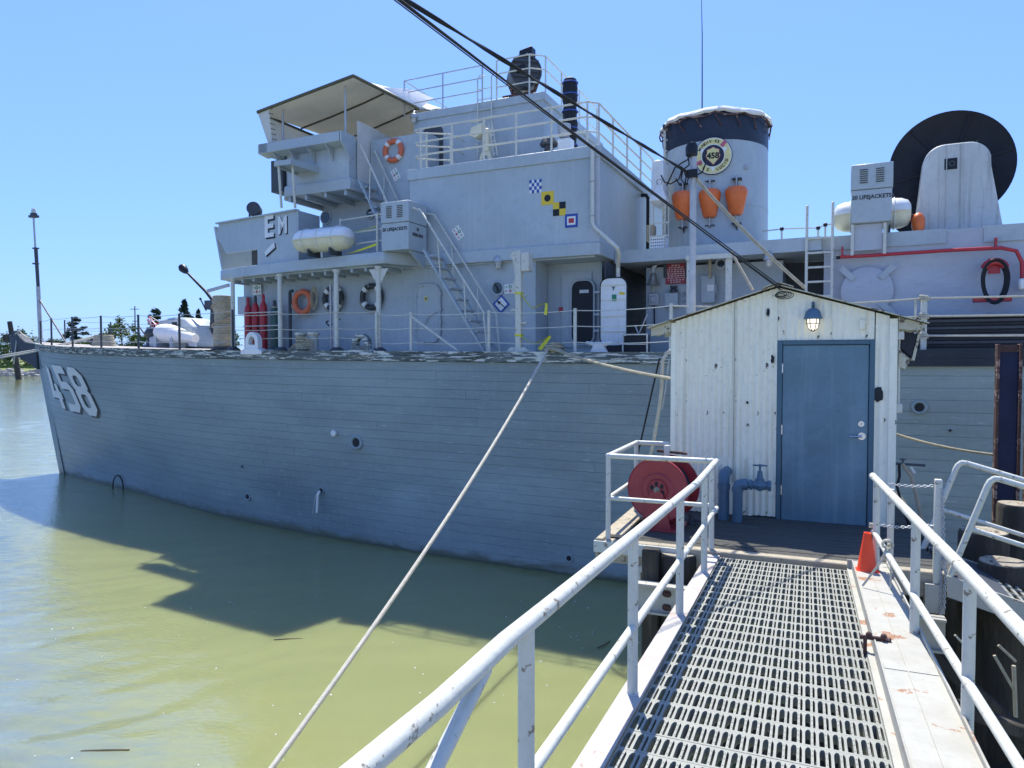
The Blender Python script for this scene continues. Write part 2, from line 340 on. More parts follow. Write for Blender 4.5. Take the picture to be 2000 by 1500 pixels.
# ================================================================ SETTING: water, far bank
def water_mat():
    m, nt, P = _nodes('river_water'); N = nt.nodes; L = nt.links
    P.inputs['Base Color'].default_value = (.23, .24, .12, 1); P.inputs['Roughness'].default_value = .03; P.inputs['IOR'].default_value = 1.5; P.inputs['Specular IOR Level'].default_value = 1.0
    P.subsurface_method = 'BURLEY'; P.inputs['Subsurface Weight'].default_value = 1; P.inputs['Subsurface Radius'].default_value = (1.0, .8, .6); P.inputs['Subsurface Scale'].default_value = .45
    tc = N.new('ShaderNodeTexCoord'); out = []
    for sc_, st, det in ((1.1, (1, 2.6, 1), 3), (3.2, (1, 2.2, 1), 3), (9, (1, 1.6, 1), 2)):
        mp = N.new('ShaderNodeMapping'); mp.inputs['Scale'].default_value = st; mp.inputs['Rotation'].default_value = (0, 0, R(14)); L.new(tc.outputs['Object'], mp.inputs[0])
        n = N.new('ShaderNodeTexNoise'); n.inputs['Scale'].default_value = sc_; n.inputs['Detail'].default_value = det; L.new(mp.outputs[0], n.inputs['Vector']); out.append(n.outputs['Fac'])
    # wind reaches the open river beyond the bow more than the sheltered water beside the hull
    wz = N.new('ShaderNodeTexNoise'); wz.inputs['Scale'].default_value = .07; L.new(tc.outputs['Object'], wz.inputs['Vector'])
    sep = N.new('ShaderNodeSeparateXYZ'); L.new(tc.outputs['Object'], sep.inputs[0])
    mr = N.new('ShaderNodeMapRange'); mr.inputs[1].default_value = -2; mr.inputs[2].default_value = -10; mr.inputs[3].default_value = .16; mr.inputs[4].default_value = 1; L.new(sep.outputs[0], mr.inputs[0])
    bb = N.new('ShaderNodeBump'); bb.inputs['Distance'].default_value = .012; L.new(mr.outputs[0], bb.inputs['Strength']); L.new(out[2], bb.inputs['Height']); L.new(bb.outputs[0], P.inputs['Normal'])
    n = N.new('ShaderNodeTexNoise'); n.inputs['Scale'].default_value = .22; n.inputs['Detail'].default_value = 6; mp = N.new('ShaderNodeMapping')
    mp.inputs['Scale'].default_value = (1, 3.5, 1); mp.inputs['Rotation'].default_value = (0, 0, R(14)); L.new(tc.outputs['Object'], mp.inputs[0]); L.new(mp.outputs[0], n.inputs['Vector'])
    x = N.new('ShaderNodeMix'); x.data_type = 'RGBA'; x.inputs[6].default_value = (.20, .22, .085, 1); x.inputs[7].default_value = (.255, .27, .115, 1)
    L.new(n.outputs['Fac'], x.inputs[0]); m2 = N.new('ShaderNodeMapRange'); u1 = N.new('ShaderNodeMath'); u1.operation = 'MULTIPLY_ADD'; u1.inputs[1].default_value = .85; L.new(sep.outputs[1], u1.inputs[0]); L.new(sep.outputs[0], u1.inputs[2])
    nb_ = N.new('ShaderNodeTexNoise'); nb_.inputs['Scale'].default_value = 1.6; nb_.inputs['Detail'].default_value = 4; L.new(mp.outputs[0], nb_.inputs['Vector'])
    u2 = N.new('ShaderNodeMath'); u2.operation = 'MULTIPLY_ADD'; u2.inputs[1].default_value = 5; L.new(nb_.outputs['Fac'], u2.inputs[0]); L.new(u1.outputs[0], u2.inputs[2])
    m2.inputs[1].default_value = 6.2; m2.inputs[2].default_value = 3.4; L.new(u2.outputs[0], m2.inputs[0])  # pale body colour left of this line paints in the sky reflection
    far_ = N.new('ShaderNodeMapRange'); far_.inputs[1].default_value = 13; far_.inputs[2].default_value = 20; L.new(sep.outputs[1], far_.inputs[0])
    fc = N.new('ShaderNodeMix'); fc.data_type = 'RGBA'; fc.inputs[6].default_value = (.17, .205, .16, 1); fc.inputs[7].default_value = (.05, .082, .085, 1); L.new(far_.outputs[0], fc.inputs[0])  # far part darkened in colour to mute the bow shadow
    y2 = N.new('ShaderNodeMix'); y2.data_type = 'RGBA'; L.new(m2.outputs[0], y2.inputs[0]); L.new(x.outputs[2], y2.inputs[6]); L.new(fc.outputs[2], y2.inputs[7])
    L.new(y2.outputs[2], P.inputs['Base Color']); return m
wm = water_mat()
import numpy as np
def make_water():
    gx = np.concatenate([np.arange(-178, -60, .45), np.arange(-60, 16, .12)]); gy = [3.0]
    while gy[-1] < 236: gy.append(gy[-1]+.05+.0048*(gy[-1]-3))
    gx = np.concatenate([[-2500, -600, -250], gx, [60, 300, 2500]]); gy = np.concatenate([[-800, -60, -5], gy, [240, 600, 1500, 4200]])
    X, Y = np.meshgrid(gx, gy); rs = np.random.RandomState(4); Z = np.zeros_like(X)
    wx = X+.5*np.sin(Y*.55+1)+.35*np.sin(X*.8+Y*.3); wy = Y+.45*np.sin(X*.42)+.25*np.sin(X*1.1-Y*.37)
    for i in range(46):
        lam = .32*(2.0/.32)**rs.rand(); th = math.radians(90+16+rs.randn()*24); k = 2*np.pi/lam
        Z += lam**1.05*.0082*np.sin(k*(wx*np.cos(th)+wy*np.sin(th))+rs.rand()*6.28)
    calm = np.clip((4.2-X-.85*Y)/5, .15, 1); gust = .65+.5*np.sin(X*.21+Y*.09+2)*np.sin(Y*.17-X*.05)
    edge = np.clip((X+178)/12, 0, 1)*np.clip((16-X)/4, 0, 1)*np.clip((Y-3)/2, 0, 1)
    Z *= calm*np.clip(gust, .25, 1.1)*edge
    n, m = X.shape; V = np.stack([X, Y, Z], -1).reshape(-1, 3); idx = np.arange(n*m).reshape(n, m)
    F_ = np.stack([idx[:-1, :-1], idx[:-1, 1:], idx[1:, 1:], idx[1:, :-1]], -1).reshape(-1, 4)
    me = bpy.data.meshes.new('water'); me.vertices.add(len(V)); me.vertices.foreach_set('co', V.ravel()); me.loops.add(F_.size); me.loops.foreach_set('vertex_index', F_.ravel().astype(np.int32))
    me.polygons.add(len(F_)); me.polygons.foreach_set('loop_start', np.arange(0, F_.size, 4, dtype=np.int32)); me.update(calc_edges=True)
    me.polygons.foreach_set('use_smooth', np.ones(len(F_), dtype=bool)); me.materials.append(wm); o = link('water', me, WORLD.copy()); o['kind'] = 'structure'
make_water()
# far bank: a strip of land with an embankment, grass on it, riprap at the waterline
bank = MB(); rows = [(232, -1.0), (236, 1.0), (241, 2.4), (262, 2.8), (330, 4.2), (1600, 9)]
xs = [-900+i*20 for i in range(100)]
vs = []; 
for y, z in rows:
    for x in xs: vs.append((x, y+3*noise.noise(Vector((x*.02, y*.1, 0)))-.04*min(0, x+60), z+(.5*noise.noise(Vector((x*.05, y*.05, 3))) if z > 0 else 0)))
nx = len(xs); fs = [(r*nx+i, r*nx+i+1, (r+1)*nx+i+1, (r+1)*nx+i) for r in range(len(rows)-1) for i in range(nx-1)]
bank.add(vs, fs); build('far_bank', bank, grass_m, None, WORLD, kind='structure')
nb = MB(); nr_ = [(-9.6, -.6), (-11.5, 1.6), (-13.6, 3.3), (-16, 3.45), (-40, 3.6), (-300, 4)]; vs = []  # unseen bank behind the camera, added to bounce sunlight onto shaded sides
for y, z in nr_:
    for i in range(41): x = -120+i*6; vs.append((x, y+.5*noise.noise(Vector((x*.2, y, 0))), z+.15*noise.noise(Vector((x*.3, y, 5)))))
nb.add(vs, [(r*41+i, (r+1)*41+i, (r+1)*41+i+1, r*41+i+1) for r in range(5) for i in range(40)]); build('bounce_bank', nb, rock_m, None, WORLD, kind='structure')
rr = random.Random(3); rk = MB()
def rock(mb, c, r):
    vs = [];
    for i in range(8): q = rr.random()*.5+.75; vs.append((c[0]+r*q*(1 if i & 1 else -1)*rr.uniform(.6, 1), c[1]+r*q*(1 if i & 2 else -1), c[2]+.7*r*q*(1 if i & 4 else -1)))
    mb.add(vs, [(0, 2, 3, 1), (4, 5, 7, 6), (0, 1, 5, 4), (2, 6, 7, 3), (0, 4, 6, 2), (1, 3, 7, 5)])
for i in range(2600):
    x = rr.uniform(-330, 20); t = rr.random(); rock(rk, (x, lerp(230, 240, t)-.04*min(0, x+60), lerp(-.1, 2.0, t)), rr.uniform(.3, .8))
build('riprap', rk, rock_m, None, WORLD, kind='stuff')
gb = MB()
for i in range(5000):
    x = rr.uniform(-330, 20); y = rr.uniform(240, 270)-.04*min(0, x+60); h = rr.uniform(.3, 1.1); w = rr.uniform(.2, .7); q = rr.uniform(-.5, .5); z = 2.2+(y-240)*.02
    gb.add([(x-w, y-q, z), (x+w, y+q, z), (x+w*.3, y, z+h), (x-w*.5, y, z+h*.8)], [(0, 1, 2, 3)])
build('bank_weeds', gb, leafy_m, None, WORLD, kind='stuff')

def far_at(px, Y): return (px-1000)/F_PX*Y/1.0
def tree(px, Y, topy, width, kind, label, name='broadleaf_tree'):
    x = far_at(px, Y); base = 3.0; top = EYE+(705-topy)/F_PX*Y; h = top-base; w = width/F_PX*Y/2
    t = thing(name, label, 'tree', (x, Y, base-.5), WORLD, 'trees on the far bank')
    tk = MB(); tk.tube([(x, Y, base-.6), (x+.1*w, Y, base+h*.4), (x, Y, base+h*.85)], [max(.2, h*.022), h*.016, .06], 7)
    r2 = random.Random(int(px*7+Y)); cr = MB()
    limbs = []
    for i in range(9):
        a = r2.uniform(0, 6.28); z0 = base+h*r2.uniform(.2, .65); l = w*r2.uniform(.5, .9)
        e_ = (x+math.cos(a)*l, Y+math.sin(a)*l, z0+h*r2.uniform(.02, .2)); tk.tube([(x, Y, z0), e_], [h*.008, .04], 5); limbs.append(e_)
    build('trunk', tk, bark_m, t, WORLD)
    n = 2600 if kind != 'bush' else 1000
    cl = []
    if kind == 'cone':
        for i in range(46):
            u = i/45; z = base+h*(.12+.86*u); rad = 1.7*w*(1-u)**.8*r2.uniform(.6, 1.1)+.2; a = r2.uniform(0, 6.28); cl.append((x+math.cos(a)*rad*.5, Y+math.sin(a)*rad*.6, z, max(.35, rad*.5), h*.03))
    elif kind == 'cedar':
        for L_ in range(8):
            u = L_/7; z = base+h*(.25+.72*u); rad = w*(1.0-.75*u)
            for k in range(7): a = r2.uniform(0, 6.28); q = r2.uniform(.1, 1.1); cl.append((x+math.cos(a)*rad*q, Y+math.sin(a)*rad*q, z+r2.uniform(-.6, .6), rad*r2.uniform(.2, .4), h*.03))
    else:
        for i in range(26):
            a = r2.uniform(0, 6.28); u = r2.random()**.5; v = r2.uniform(-1, 1); q = math.sqrt(max(0, 1-v*v*.85))
            cl.append((x+math.cos(a)*w*.78*u*q, Y+math.sin(a)*w*.78*u*q, base+h*(.56+.36*v), w*r2.uniform(.16, .3), h*r2.uniform(.06, .11)))
    for i in range(n):
        c = cl[r2.randrange(len(cl))]; p = Vector((r2.gauss(0, .5), r2.gauss(0, .5), r2.gauss(0, .5)))
        p = Vector((c[0]+p.x*c[3], c[1]+p.y*c[3], c[2]+p.z*c[4])); s_ = r2.uniform(.2, .5)*max(.6, h/16)
        a = Vector((r2.uniform(-1, 1), r2.uniform(-1, 1), r2.uniform(-.6, .6))).normalized()*s_; b = Vector((r2.uniform(-1, 1), r2.uniform(-1, 1), r2.uniform(-1, 1))).normalized()*s_
        cr.add([p-a, p+b, p+a, p-b], [(0, 1, 2, 3)])
    mat = {'cone': leafd_m, 'cedar': leafd_m}.get(kind, leafm_m if kind == 'dark' else leafy_m)
    build('crown', cr, mat, t, WORLD)
tree(362, 300, 586, 44, 'cone', 'tall dark conifer highest above the grey gun cover on the bow')
tree(389, 310, 606, 30, 'cone', 'shorter dark conifer beside the tall one, left of the rope reel', 'conifer_tree')
tree(308, 290, 606, 70, 'cedar', 'layered dark cedar behind the flag and capstan cover')
tree(150, 290, 620, 60, 'cedar', 'layered thin cedar seen behind the foremost bow lifelines')
tree(236, 262, 618, 72, 'leaf', 'yellow-green broad tree between the second and third bow stanchions', 'broadleaf_tree')
tree(203, 270, 648, 40, 'dark', 'low green bush left of the yellow-green tree behind the bow')
tree(272, 268, 650, 40, 'dark', 'low green bush right of the yellow-green tree behind the bow')
tree(18, 262, 648, 76, 'dark', 'dense green tree on the far bank left of the bow tip')
tree(-60, 262, 640, 90, 'dark', 'dense green tree standing farthest upriver on the bank')
tree(52, 268, 640, 60, 'dark', 'dark bushy tree right above the bow tip on the far bank')
tree(76, 258, 668, 60, 'dark', 'low dark green bush under the bow overhang on the bank')
tree(105, 290, 660, 50, 'dark', 'small dark tree right of the jackstaff on the bank')
tree(335, 285, 640, 60, 'dark', 'low dark clump of trees behind the gun cover')
tree(410, 285, 628, 50, 'dark', 'dark clump of trees just left of the rope reel')
tree(180, 280, 660, 60, 'leaf', 'pale low scrub tree behind the coiled rope at the bow')
tree(440, 300, 615, 60, 'dark', 'dark tree half hidden by the rope reel')
rr = random.Random(21); fo = MB()
for i in range(110):
    x = rr.uniform(-9, 3.5); y_ = rr.uniform(5, 15); r_ = rr.uniform(.006, .018); fo.lathe([(r_, 0), (r_*.8, r_*.5), (0, r_*.8)], (x, y_, .002), n=6)
build('foam_specks', fo, raft_m, None, WORLD, kind='stuff')
for k, (px, py, L_, a_) in enumerate(((563, 1250, .5, .2), (205, 1468, .6, .1), (1180, 1262, .25, 1.0))):
    d = ray(px, py); q = d*(-EYE/d.z)+Vector((0, 0, EYE)); solo('floating_stick', MB().tube([(q.x-L_/2, q.y-a_*.1, .012), (q.x, q.y, .02), (q.x+L_/2, q.y+a_*.2, .01)], .012, 5), bark_m, ('thin stick floating below the tip of the bridge shadow', 'dark stick floating in the lower left corner of the water', 'short straw floating left of the gangway posts')[k], 'driftwood', WORLD)
sc_ = MB(); rr = random.Random(31)
for k in range(150):
    x = rr.uniform(-255, -60); y_ = 262+.2*rr.uniform(-60, 160); w = rr.uniform(1.5, 4.5); h = rr.uniform(2.0, 6.5)
    for i in range(90):
        p = Vector((x+rr.gauss(0, .45)*w, y_+rr.gauss(0, .45)*w, 2.6+h*(.5+.28*rr.gauss(0, 1)))); s_ = rr.uniform(.25, .6)
        a = Vector((rr.uniform(-1, 1), rr.uniform(-1, 1), rr.uniform(-.6, .6))).normalized()*s_; b = Vector((rr.uniform(-1, 1), rr.uniform(-1, 1), rr.uniform(-1, 1))).normalized()*s_
        sc_.add([p-a, p+b, p+a, p-b], [(0, 1, 2, 3)])
build('far_scrub', sc_, leafm_m, None, WORLD, kind='stuff')
# utility pole on the bank
t = thing('utility_pole', 'thin wooden utility pole on the far bank between two bow stanchions', 'utility pole', (far_at(265.5, 280), 280, 2.5), WORLD)
x = far_at(265.5, 280); build('pole', MB().cyl((x, 280, 2.5), (x, 280, 26.5), .34, .2, 8), bark_m, t, WORLD)
for z, w in ((25.3, 1.6), (20.6, 1.0)): build('crossarm', MB().box(x-w, x+w, 279.6, 279.9, z-.12, z+.12), bark_m, t, WORLD)
# low far house behind the bow
t = thing('house', 'pale low house with flat grey roof far off behind the bow lifelines', 'house', (far_at(185, 330), 330, 3.5), WORLD)
x = far_at(183, 330); build('wall', MB().box(x-5.5, x+5.5, 328, 338, 3, 9.5), canvas_m, t, WORLD); build('roof', MB().box(x-6.2, x+6.2, 327, 339, 9.51, 10.2), dgrey_m, t, WORLD)
for dx in (-3.4, 0, 3.4): build('window', MB().box(x+dx-.7, x+dx+.7, 327.9, 328.05, 6, 7.6), glass_m, t, WORLD)

# ================================================================ SHIP
HBW = [(0, .05), (3, .85), (6.4, 1.6), (9, 2.35), (12.4, 3.26), (15, 3.8), (17.4, 4.13), (21.7, 4.56), (25.6, 4.7), (30, 4.7), (40, 4.4), (50, 3.6)]
HBD = [(-1.6, .05), (-.6, .75), (.5, 1.35), (2, 2.05), (5, 3.2), (8, 4.0), (12, 4.65), (16, 5.0), (20, 5.2), (26, 5.25), (34, 5.25), (45, 4.6), (50, 4.0)]
ZM = [(-1.6, 5.82), (0, 5.72), (5, 5.52), (10, 5.40), (16, 5.28), (22, 5.22), (28, 5.16), (40, 5.22), (50, 5.4)]
def zm(s): return stab(ZM, s, 1.5)
def hbd(s): return stab(HBD, s, .5) if s > -.9 else tab(HBD, s)
def hbw(s): return stab(HBW, s, 1.0) if s > 1 else tab(HBW, s)
def HP(sp, t, off=0.0, side=-1):
    fade = max(0, 1-sp/12); tt = max(t, -.2); a = sp-1.6*fade*tt
    zt = zm(sp-1.6*fade); z = zt*tt; sd_ = sp-1.6*fade
    e = 1+.7*fade
    w = hbw(sp); d = hbd(sd_)
    b = lerp(w, d, tt**e) if tt >= 0 else w*(1+.5*tt)
    return Vector((a, side*(b+off), z))
ship = thing('warship', 'grey wooden-hulled minesweeper moored with her bow to the left', 'ship', (0, 0, 0))
S_ = dict(parent=ship)
SPS = [0, .15, .4, .8, 1.3, 2, 2.8, 3.7, 4.8, 6, 7.3, 8.7, 10, 11.5, 13, 15, 17, 19, 21, 23, 25, 27, 30, 33, 36, 40, 45, 50]
hl = MB()
TS = [-.2, -.08, 0, .1, .2, .3, .4, .5, .6, .7, .8, .9, 1.0]
for side in (-1, 1):
    vs = [HP(sp, t, -.03, side) for sp in SPS for t in TS]; nt_ = len(TS)
    fs = [(i*nt_+j, (i+1)*nt_+j, (i+1)*nt_+j+1, i*nt_+j+1) for i in range(len(SPS)-1) for j in range(nt_-1)]
    if side > 0: fs = [f[::-1] for f in fs]
    hl.add(vs, fs)
tr = [HP(50, t, -.03, -1) for t in TS]+[HP(50, t, -.03, 1) for t in reversed(TS)]; hl.add(tr, [tuple(range(len(tr)))])
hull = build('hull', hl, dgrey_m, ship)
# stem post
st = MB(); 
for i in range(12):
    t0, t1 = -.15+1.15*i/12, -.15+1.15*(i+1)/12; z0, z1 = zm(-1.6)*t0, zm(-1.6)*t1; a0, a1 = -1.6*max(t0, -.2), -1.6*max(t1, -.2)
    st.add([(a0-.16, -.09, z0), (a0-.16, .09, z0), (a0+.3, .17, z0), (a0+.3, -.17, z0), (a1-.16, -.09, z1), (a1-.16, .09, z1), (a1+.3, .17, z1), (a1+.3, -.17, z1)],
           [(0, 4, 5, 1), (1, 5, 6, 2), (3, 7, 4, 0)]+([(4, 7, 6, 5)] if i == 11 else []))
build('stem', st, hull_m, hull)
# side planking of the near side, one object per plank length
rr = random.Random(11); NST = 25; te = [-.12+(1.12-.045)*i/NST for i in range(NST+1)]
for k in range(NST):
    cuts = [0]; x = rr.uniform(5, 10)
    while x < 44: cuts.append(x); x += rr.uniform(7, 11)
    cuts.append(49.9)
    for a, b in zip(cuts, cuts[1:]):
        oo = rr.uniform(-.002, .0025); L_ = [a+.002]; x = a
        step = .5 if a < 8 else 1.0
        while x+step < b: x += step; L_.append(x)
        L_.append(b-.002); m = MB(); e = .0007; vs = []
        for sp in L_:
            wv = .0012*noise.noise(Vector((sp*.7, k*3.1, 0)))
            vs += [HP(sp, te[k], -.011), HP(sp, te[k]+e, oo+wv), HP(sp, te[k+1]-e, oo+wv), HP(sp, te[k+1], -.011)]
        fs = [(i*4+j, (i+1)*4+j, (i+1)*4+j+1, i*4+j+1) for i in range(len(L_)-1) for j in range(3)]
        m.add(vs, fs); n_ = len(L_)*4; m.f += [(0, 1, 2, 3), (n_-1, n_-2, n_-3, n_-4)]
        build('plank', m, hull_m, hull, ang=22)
# guard rail (rubbing strake) along the deck edge in two tiers, then the main deck
def strip(t0, t1, o0, o1, s0, s1, n=60, jit=0.0, seed=0):
    m = MB(); vs = []
    for i in range(n+1):
        sp = lerp(s0, s1, i/n); j = jit*noise.noise(Vector((sp*2.3, seed, 0))); j2 = jit*noise.noise(Vector((sp*5.1, seed+5, 0)))
        A = HP(sp, t0); D = HP(sp, t1)
        vs += [A+Vector((0, -o0*.1+.05, j2)), A+Vector((0, -o0-j, j2)), D+Vector((0, -o1-j, j*.4)), D+Vector((0, .12, j*.4))]
    m.add(vs, [(i*4+j, (i+1)*4+j, (i+1)*4+j+1, i*4+j+1) for i in range(n) for j in range(3)]+[(0, 1, 2, 3), (n*4+3, n*4+2, n*4+1, n*4)]); return m
build('guard_timber', strip(.957, .982, .07, .075, .3, 29.2, 150, .022, 1), guard_m, hull)
build('guard_timber', strip(.9825, 1.004, .045, .05, .2, 29.2, 150, .018, 7), guard_m, hull)
build('guard_timber', strip(.945, .972, .10, .10, 29.25, 49, 30), guardd_m, hull)
build('guard_timber', strip(.9725, 1.004, .10, .10, 29.25, 49, 30), guardd_m, hull)
dk = MB(); ss = [-1.55, -1, -.4, .3, 1, 2, 3, 4, 5, 6.5, 8, 10, 12, 14, 16, 18, 20, 22, 24, 26, 28, 30, 34, 38, 42, 46, 50]
vs = [];
for s in ss: h = hbd(s)-.03; z = zm(s); vs += [(s, -h, z-.02), (s, -h*.5, z+.04), (s, 0, z+.06), (s, h*.5, z+.04), (s, h, z-.02)]
dk.add(vs, [(i*5+j, (i+1)*5+j, (i+1)*5+j+1, i*5+j+1)[::-1] for i in range(len(ss)-1) for j in range(4)])
deck = build('main_deck', dk, deckp_m, ship, fixn=False)
# dark bow horn with fairlead at the stemhead
P = [SB(80, 672, 0), SB(58, 668, 0), SB(40, 652, 0), SB(26, 655, 0), SB(32, 688, 0), SB(50, 700, 0), SB(82, 722, 0)]
for p in P: p.y = 0
horn = build('bow_horn', MB().prism([p+Vector((0, -.22, 0)) for p in P], (0, .44, 0)), dgrey_m, ship, bev=.03)
build('fairlead', MB().torus((P[3].x+.3, -.05, P[3].z+.02), (1, 0, 0), .15, .05, 18, 8), dgrey_m, horn)

# ---- superstructure
def slab(plan, z0, z1): return MB().zprism(plan, z0, z1)
def sym(near): return near+[(s, -b) for s, b in reversed(near)]
def wallmesh(near, z0, z1): return slab(sym(near), z0, z1)
Z1 = 7.80           # upper deck level
lower = build('deckhouse', wallmesh([(14.3, -3.35), (20.9, -3.93), (24.55, -3.95)], 5.0, 7.49), grey_m, ship)
build('wall', slab([(24.56, -3.15), (26.0, -3.15), (26.0, 3.9), (24.56, 3.9)], 5.0, 7.49), grey_m, lower)
build('door_surround', MB().box(24.95, 25.75, -3.20, -3.153, 5.35, 7.25), grey_m, lower)
ov = [(14.0, -3.75), (15, -4.2), (17.5, -4.65), (20.75, -4.95), (21.3, -4.1), (22, -4.0)]
upd = build('upper_deck', wallmesh([(13.95, -3.95), (15.2, -4.33), (17.5, -4.68), (20.8, -5.0), (21.25, -4.12), (26.27, -4.12)], 7.5, Z1), grey_m, ship, bev=.012)
build('underside_panel', wallmesh([(14.1, -3.8), (15.2, -4.1), (17.5, -4.5), (20.6, -4.8), (21.0, -4.0), (26.1, -4.0)], 7.46, 7.499), grey_m, upd)
for i in range(13):    # deck beams under the overhang
    s = 14.5+i*.5; build('beam', MB().box(s, s+.07, -(4.05+.13*i*.5), -3.3, 7.36, 7.458), grey_m, upd)
# big block
blk = build('superstructure_block', wallmesh([(20.97, -4.06), (26.2, -4.06)], Z1+.001, 9.78), grey_m, ship)
build('coaming', wallmesh([(20.9, -4.10), (26.27, -4.10)], 9.781, 10.06), grey_m, blk, bev=.01)
build('corner_strip', MB().box(26.0, 26.24, -4.085, -4.062, Z1+.01, 9.77), diag_m, blk)
# wheelhouse between upper deck and flying bridge
wh = build('wheelhouse', wallmesh([(16.9, -2.7), (20.96, -2.9)], Z1+.001, 9.75), grey_m, ship)
# flying bridge tub
fb = build('flying_bridge', wallmesh([(16.35, -3.75), (16.7, -4.1), (19.05, -4.1)], 9.76, 10.06), grey_m, ship, bev=.012)
tub = MB()
def ring_wall(near, z0, z1, th):
    pl = sym(near); n = len(pl); m = MB()
    cx = sum(p[0] for p in pl)/n
    inn = [(p[0]+(th if p[0] < cx else -th), p[1]+(th if p[1] < 0 else -th)) for p in pl]
    for i in range(n):
        j = (i+1) % n; m.add([(*pl[i], z0), (*pl[j], z0), (*inn[j], z0), (*inn[i], z0), (*pl[i], z1), (*pl[j], z1), (*inn[j], z1), (*inn[i], z1)],
                              [(0, 4, 5, 1), (2, 6, 7, 3), (4, 7, 6, 5), (0, 1, 2, 3)])
    return m
build('bulwark', ring_wall([(16.45, -3.75), (16.75, -4.02), (18.95, -4.02)], 10.061, 11.2, .06), grey_m, fb, fixn=True)
cap = MB()
for y0, y1 in ((-4.42, -4.05),):
    cap.prism([(16.0, -4.03, 10.95), (16.0, -4.42, 11.0), (16.0, -4.42, 11.27), (16.0, -4.03, 11.27)], (2.93, 0, 0))
build('wind_deflector', cap, grey_m, fb, bev=.01)
endp = MB().prism([(18.96, -4.42, 11.0), (18.96, -4.42, 11.27), (18.96, -3.8, 11.27), (18.96, -3.8, 10.7), (18.96, -4.02, 10.55)], (.05, 0, 0)); build('deflector_end', endp, grey_m, fb)
fr = MB().prism([(16.05, -4.42, 11.0), (16.05, -4.42, 11.27), (16.05, 4.42, 11.27), (16.05, 4.42, 11.0)], (.3, 0, 0)); build('wind_deflector', fr, grey_m, fb)
for s in (16.5, 17.1, 17.75, 18.4): build('bracket', MB().prism([(s, -4.03, 10.6), (s, -4.03, 10.95), (s, -4.38, 10.99)], (.03, 0, 0)), grey_m, fb)
for s in (16.8, 17.4, 18.1, 18.8): build('beam', MB().box(s, s+.08, -4.05, -2.6, 9.62, 9.758), grey_m, fb)
# lower dark return of the tub front, seen at the left edge
build('front_box', MB().zprism([(16.0, -3.9), (16.44, -3.9), (16.44, 3.9), (16.0, 3.9)], 10.0, 10.92), dgrey_m, fb)
# pelorus platform with two struts
A, B, C_, D_ = SB(536, 318, -4.75), SB(571, 315, -4.9), SB(645, 340, -4.05), SB(600, 350, -4.02)
zpl = 10.42; pp = [SZ(537, 320, zpl), SZ(570, 316, zpl), SZ(645, 340, zpl), SZ(610, 351, zpl)]
plat = MB().bar(pp[0], pp[1], .06, .14).bar(pp[1], pp[2], .06, .16).bar(pp[2], pp[3], .06, .16).bar(pp[3], pp[0], .06, .14)
plat.zprism([(p.x, p.y) for p in pp], zpl+.0, zpl+.03)
plat.bar(SZ(600, 328, zpl+.05), SZ(625, 345, zpl+.05), .04, .1)
pl_ = build('signal_platform', plat, grey_m, ship, fixn=True)
for px0, px1 in ((544, 538), (571, 563)):
    a = SZ(px0, 320, zpl); b = Vector((a.x+(-.05), a.y+.15, 9.25)); build('strut', MB().cyl(a, b, .035, n=8), rail_m, pl_)
# bridge wing bulwark with painted E and M
wy0, wy1 = -4.32, -4.62
def wb(s): return lerp(-4.05, -4.62, (s-13.9)/(17.9-13.9))
zt0, ztp = Z1, 9.22
wing = MB()
def wpanel(m, s0, s1, z0, z1, z1b=None):
    z1b = z1 if z1b is None else z1b
    m.prism([(s0, wb(s0), z0), (s1, wb(s1), z0), (s1, wb(s1), z1b), (s0, wb(s0), z1)], (0, .07, 0)); return m
wpanel(wing, 14.55, 15.85, 8.27, 9.2); wpanel(wing, 15.851, 17.55, Z1+.005, 9.2)
fpts = [(14.549, 8.27), (14.549, 9.2), (14.05, 9.2), (14.0, 9.02), (13.86, 8.84), (14.12, 8.62), (14.28, 8.40), (14.4, 8.27)]
wing.prism([(s, wb(s), z) for s, z in fpts], (0, .07, 0))
wg = build('wing_bulwark', wing, grey_m, ship)
build('cap_rail', MB().bar((13.98, wb(14)-.01, 9.215), (17.6, wb(17.6)-.01, 9.215), .14, .04), grey_m, wg)
build('front_bulwark', MB().prism([(14.05, -4.0, Z1+.01), (14.05, 4.0, Z1+.01), (13.75, 4.0, 9.15), (13.75, -4.0, 9.15)], (.06, 0, 0)), grey_m, wg)
build('end_plate', MB().box(17.56, 17.62, wb(17.6), wb(17.6)+.9, Z1+.01, 9.2), grey_m, wg)
build('inner_wall', MB().box(14.6, 16.85, -3.3, -3.22, Z1+.01, 9.1), dgrey_m, wg)
def painted(name, s, px, py, size, mat, off, dx=0, dz=0, ws=1.0):
    p = SB(px, py, wb(15.9)); sl = math.atan2(-(4.62-4.05), 4.0)
    text(name, s, size, (p.x+dx, wb(p.x+dx)-off, p.z+dz), (4.0, -.57, 0), UZ, mat, wg, bold=.03, wscale=ws, ext=.004)
painted('letter', 'E', 529, 445, .86, black_m, .006, .05, -.05, 1.0); painted('letter', 'E', 529, 445, .86, white_m, .016, 0, 0, 1.0)
painted('letter', 'M', 560, 443, .68, black_m, .006, .03, -.03, .78); painted('letter', 'M', 560, 443, .68, white_m, .016, 0, 0, .78)
for off, dd, mt in ((.006, .04, black_m), (.016, 0, white_m)):
    q = [SB(x_, y_, -4.4) for x_, y_ in ((517, 492), (538, 473), (540, 484), (519, 500))]
    build('efficiency_bar', MB().prism([(p.x+dd, wb(p.x+dd)-off, p.z-dd) for p in q], (0, -.008, 0)), mt, wg)
